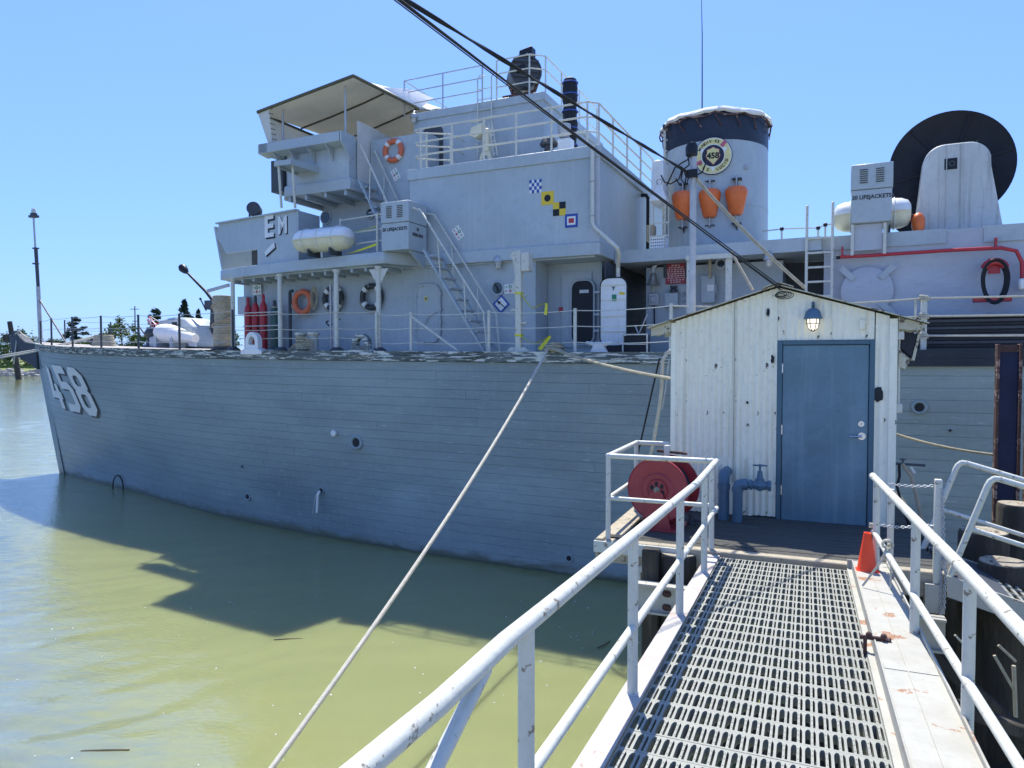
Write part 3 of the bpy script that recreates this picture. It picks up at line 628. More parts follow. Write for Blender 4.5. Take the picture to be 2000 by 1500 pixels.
# upper wheelhouse wall with life ring, and the tall block above
uw = build('pilothouse', wallmesh([(19.05, -3.15), (20.96, -3.15)], 10.062, 11.33), grey_m, ship)
build('lower_side', wallmesh([(19.05, -3.15), (20.96, -3.15)], 9.3, 10.058), grey_m, uw)
build('ledge', wallmesh([(19.0, -3.19), (20.95, -3.19)], 9.25, 9.298), grey_m, uw)
tall = build('mast_house', wallmesh([(20.1, -2.5), (24.15, -2.5)], 10.07, 11.92), grey_m, ship)
build('coaming', wallmesh([(20.04, -2.54), (24.2, -2.54)], 11.921, 12.14), grey_m, tall, bev=.01)
dd = MB().prism([(a, -2.505, z) for a, z in rrect(20.75, 10.95, .66, 1.5, .2)], (0, -.03, 0)); build('door', dd, dgrey_m, tall)
# aft deckhouse with its deck edge
ZA = 7.72
aft = build('aft_deckhouse', slab([(26.9, -2.3), (30.15, -2.3), (30.15, 3.6), (26.9, 3.6)], 5.0, 7.36), grey_m, ship)
build('side_wall', slab([(31.05, -3.0), (46, -3.35), (46, 3.35), (31.05, 3.4)], 5.0, ZA-.02), diag_m, aft)
build('deck_edge', slab([(26.28, -3.0), (31.0, -3.2), (31.0, 3.2), (26.28, 3.2)], ZA-.30, ZA), grey_m, aft)
build('deck_edge', slab([(31.001, -3.04), (33.35, -3.10), (33.35, 3.2), (31.001, 3.2)], ZA-.30, ZA), grey_m, aft)
build('deck_edge', slab([(34.0, -3.11), (46, -3.42), (46, 3.42), (34.0, 3.2)], ZA-.33, ZA), grey_m, aft)
build('top_cover', slab([(33.36, -2.9), (33.99, -2.9), (33.99, 3.0), (33.36, 3.0)], ZA-.3, ZA-.01), grey_m, aft)
build('passage_shade_panel', slab([(30.16, -1.4), (31.04, -1.4), (31.04, -1.3), (30.16, -1.3)], 5.1, 7.4), dgrey_m, aft)  # dark panel stands in for the shade in the open passage
build('passage_shade_sheet', slab([(26.21, -3.6), (26.24, -3.6), (26.24, 3.6), (26.21, 3.6)], 5.1, 7.4), dgrey_m, aft)  # dark sheet painted in for the shade of the passage gap
for px in (1348, 1424):
    p = SB(px, 560, -3.1); build('white_frame_post', MB().box(p.x-.07, p.x+.07, -3.18, -3.05, 5.15, 7.415), rail_m, aft)
a = SB(1340, 490, -3.2); b = SB(1432, 484, -3.2); build('white_frame_beam', MB().box(a.x, b.x, -3.24, -3.19, 7.36, 7.47), rail_m, aft)
# slatted box along the deckhouse foot; dark slats stand in for shade
lk = thing('slatted_shade_box', 'long dark slatted box standing in for the shaded area at the foot of the aft deckhouse', 'locker', (35, -3.9, 5.2))
build('carcass', MB().box(32.2, 44, -3.86, -3.36, 5.18, 5.83), dgrey_m, lk)
for i in range(9): build('slat', MB().box(32.2, 44, -3.93, -3.862, 5.20+i*.07, 5.248+i*.07), black_m if i % 2 else dgrey_m, lk)
build('lid', MB().box(32.1, 44.05, -3.98, -3.36, 5.84, 5.88), dgrey_m, lk)

# ---- hull fittings on the near side
def hull_fit(px, py, r, ring=True, lab=None):
    s = SB(px, py, -4.9); best = min(((abs(proj(SHIP, HP(sp, t))[0]-px)+abs(proj(SHIP, HP(sp, t))[1]-py), sp, t) for sp in [i*.25 for i in range(200)] for t in [j*.02 for j in range(50)]))
    p = HP(best[1], best[2], .02)
    if ring: build('discharge_ring', MB().torus(p, (0, 1, 0), r, r*.28, 16, 6), hull_m, hull)
    build('discharge_hole', MB().cyl(p+Vector((0, -.012, 0)), p+Vector((0, .02, 0)), r*.8, n=14), black_m, hull); return p
for px, py, r in ((700, 860, .16), (486, 968, .10), (473, 912, .05), (1791, 792, .11), (1117, 1088, .08), (1845, 843, .03)): hull_fit(px, py, r)
p = hull_fit(632, 958, .09); build('drain_hose', MB().tube([p+Vector((0, -.05, 0)), p+Vector((-.02, -.12, -.1)), p+Vector((-.05, -.13, -.6))], .035, 8), white_m, hull)
build('drain_hose', MB().tube([p+Vector((-.05, -.05, 0)), p+Vector((-.12, -.12, -.2)), p+Vector((-.2, -.12, -.65))], .015, 6), galv_m, hull)
p = hull_fit(658, 848, .05, False); build('white_fitting', MB().lathe([(.09, 0), (.085, .05), (.04, .07), (0, .075)], p, (0, -1, 0), 14), white_m, hull)
p = HP(5.9, .02, .05); build('hawse_loop', MB().torus(p+Vector((0, -.1, -.05)), (0, 1, 0), .3, .025, 20, 6, (1.6, 1), -100, 100), black_m, hull)

# ---- hull number 458 as thin plates laid on the planking
def spx(px, t): return solve(SHIP, lambda s: HP(s, t), px, .05, 12)
tN = .70; L0, L1 = spx(99, tN), spx(174, tN)
W3 = (L1-L0); wd = W3*.29; gp = W3*.065; T0, T1 = .53, .85
def stroke(m, pts, w, off, closed=False):
    P_ = [Vector((x, y, 0)) for x, y in pts]; n = len(P_); vs = []
    ins = []; outs = []
    for i in range(n):
        a = P_[i-1] if (i or closed) else None; c = P_[(i+1) % n] if (i < n-1 or closed) else None; q = P_[i]
        d1 = (q-a).normalized() if a is not None else (c-q).normalized(); d2 = (c-q).normalized() if c is not None else d1
        n1 = Vector((-d1.y, d1.x, 0)); n2 = Vector((-d2.y, d2.x, 0)); mm = (n1+n2).normalized(); k = (w/2)/max(.3, mm.dot(n1))
        ins.append(q+mm*k); outs.append(q-mm*k)
    segs = n if closed else n-1
    for i in range(segs):
        j = (i+1) % n; SUB = 6
        for u in range(SUB):
            for v in range(2):
                def pt(uu, vv): return outs[i].lerp(outs[j], uu/SUB).lerp(ins[i].lerp(ins[j], uu/SUB), vv/2)
                m.append(([pt(u, v), pt(u+1, v), pt(u+1, v+1), pt(u, v+1)], off))
def digit(ch, x0, w, dx, dz, off0, mat):
    k = 1.75 ; q = []; th = .31   # digit space: x 0..1, y 0..k
    if ch == '4': stroke(q, [(.98, .55), (.06, .55), (.50, 1.68)], th, 0); stroke(q, [(.70, 0), (.70, 1.0)], th, .003)
    if ch == '5': stroke(q, [(.96, k-.1), (.14, k-.1), (.14, 1.02), (.70, 1.02), (.88, .84), (.88, .30), (.70, .12), (.04, .12)], th, 0)
    if ch == '8':
        stroke(q, [(.30, .95), (.12, 1.10), (.12, k-.30), (.32, k-.1), (.68, k-.1), (.88, k-.30), (.88, 1.10), (.70, .95)], th, 0)
        stroke(q, [(.30, .93), (.70, .93), (.88, .76), (.88, .30), (.68, .1), (.32, .1), (.12, .30), (.12, .76)], th, .003, True)
    m = MB()
    for ps, off in q:
        vv = [HP(x0+(p.x+dx)*w, lerp(T0, T1, (p.y+dz)/k), off0+off) for p in ps]; m.add(vv, [(0, 1, 2, 3)])
    build('hull_number', m, mat, ship, ang=60)
for i, ch in enumerate('458'):
    x0 = L0+i*(wd+gp); digit(ch, x0, wd, .13, -.07, .012, black_m); digit(ch, x0, wd, 0, 0, .026, white_m)
# ================================================================ SHIP'S OUTFIT
# ---- railings
def rail(name, label, posts, tops, r_post=.024, r_rail=.02, mat=rail_m, fr=(1, .66, .33), F=SHIP, base=False, wire=False, sagd=.0, post_mat=None, cat='railing', closed=False, n=8):
    'posts: foot points; tops: heights; rails run through all posts at the given fractions'
    t = thing(name, label, cat, posts[0], F)
    for p, h in zip(posts, tops):
        p = Vector(p); m = MB().cyl(p, p+Vector((0, 0, h)), r_post, n=n)
        if base: m.box(p.x-.07, p.x+.07, p.y-.07, p.y+.07, p.z, p.z+.02)
        build('stanchion', m, post_mat or mat, t, F)
    for f in fr:
        pts = [Vector(p)+Vector((0, 0, h*f)) for p, h in zip(posts, tops)]
        if wire:
            q = []
            for a, b in zip(pts, pts[1:]): q += sag(a, b, sagd, 6)[:-1]
            q.append(pts[-1]); pts = q
        build('wire' if wire else 'rail', MB().tube(pts, r_rail, 6 if wire else 8), mat, t, F)
    return t
def edge(s, inn=.16): return Vector((s, -hbd(s)+inn, zm(s)+.0))
def edge_px(px, inn=.16, lo=-1.2, hi=45): return edge(solve(SHIP, lambda s: edge(s, inn), px, lo, hi), inn)
post_grey = galv_m
pp = [edge_px(px) for px in (80, 101, 142, 198, 271, 351)]
wall0 = Vector((14.2, -4.55, zm(14.2)))
lr = rail('lifeline_railing', 'grey stanchions with thin wires round the open bow deck', pp+[edge_px(455)], [1.0, 1.1, 1.12, 1.12, 1.12, 1.12, 1.2], .035, .009, galv_m, (.97, .62, .22), base=True, wire=True, sagd=.03, post_mat=dgrey_m)
# far-side bow railing
fp = [Vector((s, hbd(s)-.16, zm(s))) for s in (-.6, 1.2, 3.4, 6, 9, 12)]
rail('lifeline_railing', 'stanchions and wires along the far side of the bow deck', fp, [1.1]*6, .03, .009, galv_m, (.97, .62, .22), wire=True, sagd=.03, post_mat=dgrey_m)
# wires between the awning posts, and stanchions further aft
awp = [edge_px(px, .32) for px in (456, 548, 658, 740)]
t = thing('deck_post_row', 'four thick white posts carrying the upper deck edge beside the gas bottles', 'posts', awp[0])
for i, p in enumerate(awp):
    m = MB().cyl(p, (p.x, p.y, 7.36), .065 if i else .06, n=12); m.lathe([(.15, 0), (.15, .03), (.09, .06)], p, n=12)
    m.lathe([(.066, 0), (.1, .05), (.1, .1)], (p.x, p.y, 7.34), n=12)
    if i == 3: m.prism([(p.x-.3, p.y, 7.38), (p.x+.3, p.y, 7.38), (p.x+.06, p.y, 7.0), (p.x-.06, p.y, 7.0)], (0, .03, 0))
    build('post', m, rail_m, t)
    build('post_foot', MB().lathe([(.2, -.02), (.2, .04), (.1, .12)], p, n=12), dgrey_m, t)
for h in (1.05, .62, .38):
    for a, b in zip(awp, awp[1:]):
        pts = sag(a+Vector((0, -.06, h)), b+Vector((0, -.06, h)), .03, 8); build('wire', MB().tube(pts, .011, 6), ropew_m, t)
p8 = edge_px(803); p9 = edge_px(955); p11 = edge_px(1123); p13 = edge_px(1310); pD = edge_px(1014, .22)
lw = rail('lifeline_railing', 'white stanchions and thin wires between the tarnished chock and the open white door', [awp[3]+Vector((0, -.1, 0)), p8, p9, p11, p13], [1.02, 1.0, 1.0, 1.0, 1.05], .04, .011, rail_m, (.95, .6, .24), wire=True, sagd=.035, n=10)
build('brace', MB().cyl(p8+Vector((0, 0, .9)), p8+Vector((1.35, .0, .02)), .028, n=8), rail_m, lw)
p18 = edge_px(1803); pz = edge_px(2000); pzz = edge(40)
t = thing('lifeline_railing', 'thick white stanchion with white rope lifelines above the dark guard timber', 'railing', p18)
build('stanchion', MB().box(p18.x-.05, p18.x+.05, p18.y-.05, p18.y+.05, p18.z, p18.z+1.02), rail_m, t, bev=.01)
build('stanchion', MB().cyl(p18+Vector((-.13, .05, 0)), p18+Vector((-.13, .05, .98)), .02), rail_m, t)
build('stanchion', MB().cyl(pzz, pzz+Vector((0, 0, 1.0)), .04), rail_m, t)
for h in (.97, .64, .28):
    build('lifeline', MB().tube(sag(p13+Vector((0, 0, h+.03)), p18+Vector((0, 0, h)), .07, 14), .021, 6), ropew_m, t)
    build('lifeline', MB().tube(sag(p18+Vector((0, 0, h)), pzz+Vector((0, 0, h+.05)), .05, 14), .021, 6), ropew_m, t)
    for k in range(3): build('lashing', MB().torus(p18+Vector((0, 0, h-.04+k*.035)), (0.1*k, .1, 1), .075, .014, 12, 5), ropew_m, t)
# rail above the lower block (upper deck white rail)
zb = 10.06
def px_s(px, b, z): return solve(SHIP, lambda s: Vector((s, b, z)), px, -6, 45)
posts = [Vector((px_s(px, -3.95, zb), -3.95, zb)) for px in (822, 883, 945, 1008, 1077, 1147)]
cor = [Vector((26.1, -3.75, zb)), Vector((26.1, -2.6, zb)), Vector((26.1, -1.3, zb)), Vector((26.1, 0.1, zb)), Vector((26.1, 1.5, zb)), Vector((26.1, 3.8, zb))]
t = rail('bridge_railing', 'white three-bar railing round the top of the grey block with the signal flags', posts+cor, [1.08]*12, .028, .024, rail_m, (1, .68, .36))
for f in (1, .68, .36):
    a = posts[0]+Vector((0, 0, 1.08*f)); build('rail', MB().tube([a, a+Vector((-.25, .12, .02)), a+Vector((-.28, .25, 0)), a+Vector((.65, .45, -.1)), a+Vector((.7, 1.1, -.12))], .022, 8), rail_m, t)
build('stanchion', MB().cyl(posts[0]+Vector((.12, .1, 0)), posts[0]+Vector((.12, .1, .95)), .028), rail_m, t)
build('stanchion', MB().cyl(posts[0]+Vector((.65, .45, 0)), posts[0]+Vector((.65, .45, .9)), .024), rail_m, t)
# top railings on the mast house
zt = 12.14
A = [Vector((px_s(px, -2.4, zt), -2.4, zt)) for px in (790, 865, 942)]
t = rail('top_railing', 'thin grey railing on the mast house roof left of the ladder gap', [Vector((A[0].x, 2.2, zt)), Vector((A[0].x, 0, zt))]+A, [1.05]*5, .022, .018, galv_m, (1, .67, .34))
Bp = [Vector((px_s(px, -2.4, zt), -2.4, zt)) for px in (970, 1034)]+[Vector((24.05, -2.1, zt)), Vector((24.05, -.9, zt)), Vector((24.05, .6, zt)), Vector((24.05, 2.3, zt))]
rail('top_railing', 'white railing on the mast house roof around the drum', Bp, [1.1]*6, .024, .02, rail_m, (1, .67, .34))
hp = MB()
for px in (933, 960):
    s = px_s(px, -2.6, 11); hp.tube([(s, -2.6, 10.4), (s, -2.6, 12.75), (s+.04, -2.55, 12.85), (s+.12, -2.42, 12.88)], .018, 6)
for i in range(8): z = 10.5+i*.28; a = px_s(933, -2.6, 11); b = px_s(960, -2.6, 11); hp.cyl((a, -2.6, z), (b, -2.6, z), .014, n=6)
solo('wall_ladder', hp, rail_m, 'thin upright ladder on the mast house wall leading into the railing gap', 'ladder')
# upper-deck forward railing behind the raft canister
fr_ = [SB(665, 470, -4.55), SB(737, 470, -4.75)]
pp = [Vector((p.x, p.y, Z1)) for p in fr_]
t = thing('deck_railing', 'short white railing between the raft canister and the lifejacket locker', 'railing', pp[0])
for i, p in enumerate(pp): build('stanchion', MB().cyl(p, p+Vector((0, 0, 1.05)), .032 if i else .028, n=8), rail_m, t)
for h in (1.0, .62, .32): build('rail', MB().cyl(pp[0]+Vector((0, 0, h)), pp[1]+Vector((.3, 0, h+.02)), .022, n=8), rail_m, t)
a = pp[0]+Vector((0, 0, .9)); build('rope', MB().tube(sag((17.6, -4.55, 8.65), a, .12, 8), .014, 6), ropew_m, t)
build('chain', MB().tube(sag((17.3, -3.6, 8.85), pp[1]+Vector((0, 0, .72)), .14, 12), .011, 6), tape_m, t)
solo('caution_ribbon', MB().prism([pp[1]+Vector((-1.0, -.04, .04)), pp[1]+Vector((-.5, -.04, .10)), pp[1]+Vector((0, -.04, .20)), pp[1]+Vector((.0, -.04, .27)), pp[1]+Vector((-.5, -.04, .15))], (0, .01, 0)), tape_m, 'yellow caution tape tied low on the upper deck rail right of the raft canister', 'tape')

# ---- raft canister on the upper deck edge
def capsule(x0, x1, y, z, r, label, group=None, squash=.92):
    t = thing('raft_canister', label, 'life raft', ((x0+x1)/2, y, z-r), SHIP, group)
    L = x1-x0; pr = [(0, 0), (r*.55, .015), (r*.82, .07), (r*.97, .2), (r, .32), (r, L-.32), (r*.97, L-.2), (r*.82, L-.07), (r*.55, L-.015), (0, L)]
    def half(s0, s1, mat, nm):
        m = MB(); n = 12; vs = []
        for q, h in pr:
            for k in range(n+1): a = R(lerp(s0, s1, k/n)); vs.append((x0+h, y+q*math.cos(a), z+q*math.sin(a)*squash))
        m.add(vs, [(i*(n+1)+k, (i+1)*(n+1)+k, (i+1)*(n+1)+k+1, i*(n+1)+k+1) for i in range(len(pr)-1) for k in range(n)]); build(nm, m, mat, t, ang=60)
    half(180, 0, raft_m, 'upper_shell'); half(360, 180, raftl_m, 'lower_shell')
    fl = MB(); pts = [(x0+h, y-(q+.03), z) for q, h in pr[1:-1]]+[(x0+h, y+(q+.03), z) for q, h in pr[-2:0:-1]]
    fl.prism([(a, b, c-.015) for a, b, c in pts], (0, 0, .03)); build('flange', fl, raftl_m, t)
    for f in (.22, .5, .78):
        build('strap', MB().tube([(x0+L*f, y+(r+.012)*math.cos(R(a)), z+(r+.012)*squash*math.sin(R(a))) for a in range(0, 360, 20)], .012, 5, closed=True), white_m, t)
    for f in (.3, .7): build('cradle', MB().prism([(x0+L*f, y-r*.7, z-r*.75), (x0+L*f, y-r*.75, z-r-.1), (x0+L*f, y+r*.75, z-r-.1), (x0+L*f, y+r*.7, z-r*.75), (x0+L*f, y, z-r*1.02)], (.05, 0, 0)), dgrey_m, t)
    return t
a = SB(588, 478, -4.75); b = SB(685, 468, -4.95)
cn = capsule(a.x+.05, b.x+.0, -4.95, 8.24, .34, 'white raft canister lying on the upper deck edge beside the E and M letters')

# ---- lifejacket lockers with printed sides
def locker(c, w, d, h, label, name='lifejacket_locker', side=True):
    x0, x1, y0, z0 = c[0]-w/2, c[0]+w/2, c[1], c[2]
    t = thing(name, label, 'locker', (c[0], y0+d/2, z0)); zs = z0+h*.56
    build('body', MB().box(x0, x1, y0, y0+d, z0, zs), grey_m, t, bev=.008); build('lid', MB().box(x0-.015, x1+.015, y0-.015, y0+d, zs+.01, z0+h), grey_m, t, bev=.012)
    for cx in (x0+w*.30, x0+w*.70):
        for i in range(7): build('louvre', MB().prism([(cx-w*.1, y0-.016, zs+h*.12+i*.045), (cx+w*.1, y0-.016, zs+h*.12+i*.045), (cx+w*.1, y0-.03, zs+h*.12+i*.045-.012), (cx-w*.1, y0-.03, zs+h*.12+i*.045-.012)], (0, 0, .012)), dgrey_m, t)
    text('lettering', '20 LIFEJACKETS', .115, ((x0+x1)/2, y0-.004, z0+h*.43), XS, UZ, black_m, t, bold=.02, ext=.003, wscale=.95)
    if side:
        text('lettering', '20', .11, (x1+.004, y0+d*.5, z0+h*.45), (0, 1, 0), UZ, black_m, t, bold=.02, ext=.003)
        text('lettering', 'LIFEJACKETS', .11, (x1+.004, y0+d*.5, z0+h*.33), (0, 1, 0), UZ, black_m, t, bold=.02, ext=.003, wscale=.8)
    build('bracket', MB().prism([(x0+.05, y0+.1, z0-.005), (x0+.05, y0+d, z0-.005), (x0+.05, y0+d, z0-.4)], (.05, 0, 0)), grey_m, t)
    build('bracket', MB().prism([(x1-.1, y0+.1, z0-.005), (x1-.1, y0+d, z0-.005), (x1-.1, y0+d, z0-.4)], (.05, 0, 0)), grey_m, t)
    return t
a = SB(745, 490, -5.05); b = SB(798, 490, -5.05)
locker(((a.x+b.x)/2, -5.05, 7.80), b.x-a.x, .85, 1.22, 'grey lifejacket locker hung at the top of the long inclined ladder')
a = SB(1662, 452, -3.3); b = SB(1741, 452, -3.3)
t2 = locker(((a.x+b.x)/2, -3.35, 7.92), b.x-a.x, .55, 1.22, 'grey lifejacket locker in front of the black reel on the aft deckhouse', side=False)
build('support', MB().box(a.x+.04, b.x-.16, -3.24, -3.20, 7.35, 7.9), diag_m, t2)
for x in (a.x+.03, b.x-.12): build('support_bar', MB().box(x-.03, x+.03, -3.3, -3.24, 7.25, 7.9), rail_m, t2)
capsule(a.x-.35, b.x+.42, -2.45, 8.22, .36, 'white raft canister behind the aft lifejacket locker')
solo('boat_fender', MB().lathe([(0, 0), (.1, .04), (.13, .15), (.13, .32), (.08, .42), (0, .46)], (b.x+.55, -2.5, 7.74), n=14), orange_m, 'small orange float wedged between the aft raft canister and the grey fairing', 'float')

# ---- inclined ladders
def incl(name, label, bot, top, width, ntr, hand, mat=galv_m, hm=rail_m, last=None):
    t = thing(name, label, 'ladder', bot); bot = Vector(bot); top = Vector(top); W = Vector((0, width, 0))
    for off in (Vector((0, 0, 0)), W): build('stringer', MB().bar(bot+off, top+off, .035, .14, (0, 1, 0)), grey_m, t)
    for i in range(ntr):
        p = bot.lerp(top, (i+.8)/(ntr+.4)); build('tread', MB().box(p.x-.12, p.x+.12, p.y+.02, p.y+width-.02, p.z-.02, p.z+.02), hm if False else mat, t)
    for k, off in enumerate((Vector((0, -.03, 0)), W+Vector((0, .03, 0)))):
        pts = [p+off for p in hand]; build('handrail', MB().tube(pts, .026, 8), hm, t)
        for f in (.3, .72):
            q = bot.lerp(top, f)+off; hq = hand[1].lerp(hand[2], f)+off; build('handrail_bracket', MB().cyl(q, hq, .018, n=6), hm, t)
    return t
bot = Vector((px_s(947, -4.85, zm(23)), -4.85, zm(23)+.02)); top = Vector((px_s(829, -4.85, 7.78), -4.85, 7.78))
h0 = [bot+Vector((.08, 0, 0)), bot+Vector((-.02, 0, .95)), top+Vector((-.1, 0, 1.0)), top+Vector((-.55, 0, 1.12))]
incl('inclined_ladder', 'long inclined ladder from the main deck up beside the lifejacket locker', bot, top, .62, 9, h0)
bot2 = Vector((px_s(775, -3.9, 7.82), -3.9, 7.82)); top2 = Vector((px_s(703, -3.9, 10.0), -3.9, 10.0))
h2 = [bot2+Vector((.25, 0, .55)), bot2+Vector((.0, 0, .95)), top2+Vector((.05, 0, .98)), top2+Vector((-.03, .04, .92))]
incl('inclined_ladder', 'upper inclined ladder climbing to the bridge wing under the life ring', bot2, top2, .6, 7, h2)

# ---- white awning over the flying bridge
aw = thing('awning', 'cream canvas awning stretched over the open bridge', 'awning', (18, 0, 11.3))
N1 = SB(503, 210, -4.3); N2 = SB(690, 171, -4.3); zf, zr = N1.z, N2.z; N3 = SB(818, 224, -2.3); N3.z = 12.35; N3.x = px_s(818, -2.3, 12.35)
zf = 12.25; N1 = Vector((px_s(503, -4.3, zf), -4.3, zf)); zr = 12.72; N2 = Vector((px_s(690, -4.3, zr), -4.3, zr))
def mir(p): return Vector((p.x, -p.y, p.z))
rf = MB(); cols = [N1, N1.lerp(N2, .35)-Vector((0, 0, .03)), N1.lerp(N2, .7)-Vector((0, 0, .03)), N2, N2.lerp(N3, .5)-Vector((0, 0, .03)), N3]
nb = 14; vs = []
for p in cols:
    for j in range(nb+1):
        f = j/nb; q = p.lerp(mir(p), f); hump = .55*math.sin(math.pi*f)*(.4+.6*(p.x-N1.x)/(N3.x-N1.x)); q.z += hump-.04*abs(math.sin(f*math.pi*4))+.02*math.sin(p.x*5+j*2); vs.append(q)
fs = [(i*(nb+1)+j, (i+1)*(nb+1)+j, (i+1)*(nb+1)+j+1, i*(nb+1)+j+1)[::-1] for i in range(len(cols)-1) for j in range(nb)]
rf.add(vs, fs); rf.add([v-Vector((0, 0, .02)) for v in vs], [f[::-1] for f in fs]); roof = build('roof_canvas', rf, canvas_m, aw, ang=70)
build('edge_hem', MB().tube([N1, N2.lerp(N1, .03), N2, N2.lerp(N3, .05), N3], .045, 7), canvd_m, aw)
build('edge_hem', MB().tube([N1, mir(N1)], .045, 7), canvd_m, aw)
for i in (3, 6, 9):
    row = [Vector(vs[k*(nb+1)+i])-Vector((0, 0, .045)) for k in range(len(cols)-1)]; build('seam_batten', MB().tube(row, .028, 6), canvd_m, aw)
dn = Vector((.42, 0, -1.02)); fl = MB(); fvs = []
for j in range(nb+1):
    q = N1.lerp(mir(N1), j/nb); fvs += [q, q+dn*.5+Vector((.03*math.sin(j*2.1), 0, 0)), q+dn]
fl.add(fvs, [(j*3+k, j*3+k+1, (j+1)*3+k+1, (j+1)*3+k) for j in range(nb) for k in range(2)]); build('front_flap', fl, canvas_m, aw, ang=70)
sf = MB(); e0 = N1+dn; sf.prism([N1+Vector((0, .02, 0)), N1+Vector((.42, .02, .04)), e0+Vector((.12, .02, 0)), e0+Vector((0, .02, 0))], (0, .02, 0)); build('side_flap', sf, canvas_m, aw)
ld = MB()
for i in range(8): p = (N1+Vector((.45, 0, .03))).lerp(e0+Vector((.2, 0, 0)), i/7); ld.cyl(p+Vector((-.05, 0, .03)), p+Vector((.12, 0, -.03)), .012, n=5)
build('lacing', ld, canvd_m, aw)
bk = MB(); bvs = []
for i in range(9):
    f = i/8; x = lerp(15.9, 20.2, f); bvs += [(x, 3.6+.05*math.sin(i*3), 12.85), (x, 3.7+.08*math.sin(i*2), 11.7), (x, 3.9, 10.9)]
bk.add(bvs, [(i*3+k, i*3+k+1, (i+1)*3+k+1, (i+1)*3+k) for i in range(8) for k in range(2)]); build('far_curtain', bk, canvas_m, aw)
rear = MB(); x = 19.0; rvs = []
for i in range(11):
    y = lerp(-3.72, 3.4, i/10); rvs += [(x+.03*math.sin(i*2.2), y, 11.75), (x+.03*math.sin(i*1.7), y, 10.08 if True else 11)]
rear.add(rvs, [(i*2, i*2+1, i*2+3, i*2+2) for i in range(10)]); build('rear_curtain', rear, canvas_m, aw)
wt = MB(); q3 = N3; wt.prism([N2.lerp(N3, .35)+Vector((0, .3, .1)), N3+Vector((0, 0, 0)), N3+Vector((0, .8, .55)), N2.lerp(N3, .5)+Vector((0, 1.2, .5))], (0, .03, .03)); build('white_lap', wt, canvasw_m, aw)
for px, x_ in ((553, None), (675, None)):
    s = px_s(px, -4.0, 11.3); f = (s-N1.x)/(N2.x-N1.x); zt_ = lerp(N1.z, N2.z, f); build('pole', MB().cyl((s, -4.0, 10.9), (s, -4.0, zt_+.02), .032, n=8), galv_m, aw)
for s in (16.6, 19.2): build('pole', MB().cyl((s, 4.0, 10.9), (s, 4.0, 12.5), .032, n=8), galv_m, aw)
for k in range(4):
    a = N3+Vector((-.1*k, .25*k, .1*k)); build('lashing', MB().cyl(a, (20.2+.25*k, -2.35, 12.2-.06*k), .012, n=5), canvd_m, aw)

# ---- signs and painted panels on the near side
def plate(t, name, s, b, z, w, h, rot, mat, off=0, th=.006):
    c, sn = math.cos(R(rot)), math.sin(R(rot)); q = [(-w/2, -h/2), (w/2, -h/2), (w/2, h/2), (-w/2, h/2)]
    return build(name, MB().prism([(s+x*c-y*sn, b-off, z+x*sn+y*c) for x, y in q], (0, -th, 0)), mat, t)
def local(s, z, x, y, rot): c, sn = math.cos(R(rot)), math.sin(R(rot)); return s+x*c-y*sn, z+x*sn+y*c
def poly(t, name, s, b, z, pts, rot, mat, off, th=.004):
    return build(name, MB().prism([(lambda q: (q[0], b-off, q[1]))(local(s, z, x, y, rot)) for x, y in pts], (0, -th, 0)), mat, t)
def arrow(t, s, b, z, x, y, d, L, k, rot, mat, off): poly(t, 'arrow', s, b, z, [(x-L/2*d, y-k*.35), (x+L*.1*d, y-k*.35), (x+L*.1*d, y-k), (x+L/2*d, y), (x+L*.1*d, y+k), (x+L*.1*d, y+k*.35), (x-L/2*d, y+k*.35)], rot, mat, off)
def d_sign(px, py, b, w, h, rot, label):
    p = SB(px, py, b); t = thing('damage_control_sign', label, 'sign', (p.x, b, p.z-h/2))
    plate(t, 'board', p.x, b, p.z, w, h, rot, white_m, .002); c, sn = math.cos(R(rot)), math.sin(R(rot))
    q = local(p.x, p.z, 0, h*.2, rot); text('lettering', 'D', h*.5, (q[0], b-.014, q[1]), (c, 0, sn), (-sn, 0, c), green2_m, t, bold=.03, ext=.002)
    for sx in (-1, 1):
        arrow(t, p.x, b, p.z, sx*w*.32, h*.2, -1 if sx < 0 else -1, w*.2, h*.09, rot, green2_m, .010)
        arrow(t, p.x, b, p.z, sx*w*.32, -h*.22, sx, w*.2, h*.09, rot, red_m, .010)
    plate(t, 'red_cross', *local(p.x, p.z, 0, -h*.22, rot)[:1], b, local(p.x, p.z, 0, -h*.22, rot)[1], w*.22, h*.09, rot, red_m, .010)
    plate(t, 'red_cross', *local(p.x, p.z, 0, -h*.22, rot)[:1], b, local(p.x, p.z, 0, -h*.22, rot)[1], h*.09, h*.3, rot, red_m, .0145)
    return t
d_sign(773, 341, -3.155, .33, .22, -62, 'small white D sign with arrows tilted on the grey wall below the life ring')
d_sign(895, 455, -4.06, .34, .23, -55, 'small white D sign with arrows tilted beside the handrails of the long ladder')
d_sign(502, 566, -3.5, .36, .30, 0, 'small level white D sign above the red gas bottles')
d_sign(997, 564, -3.955, .34, .24, 0, 'small white D sign with arrows behind the white davit post')
p = SB(979, 594, -3.955); t = thing('arrow_sign', 'blue bordered diamond sign with a black arrow below the porthole', 'sign', (p.x, -3.955, p.z-.2))
plate(t, 'border', p.x, p.y, p.z, .34, .34, -48, blue_m, .002); plate(t, 'face', p.x, p.y, p.z, .25, .25, -48, white_m, .009)
poly(t, 'arrow', p.x, p.y, p.z, [(.15, -.012), (.15, .012), (-.04, .012), (-.03, .05), (-.15, 0), (-.03, -.05), (-.04, -.012)], -38, black_m, .017)
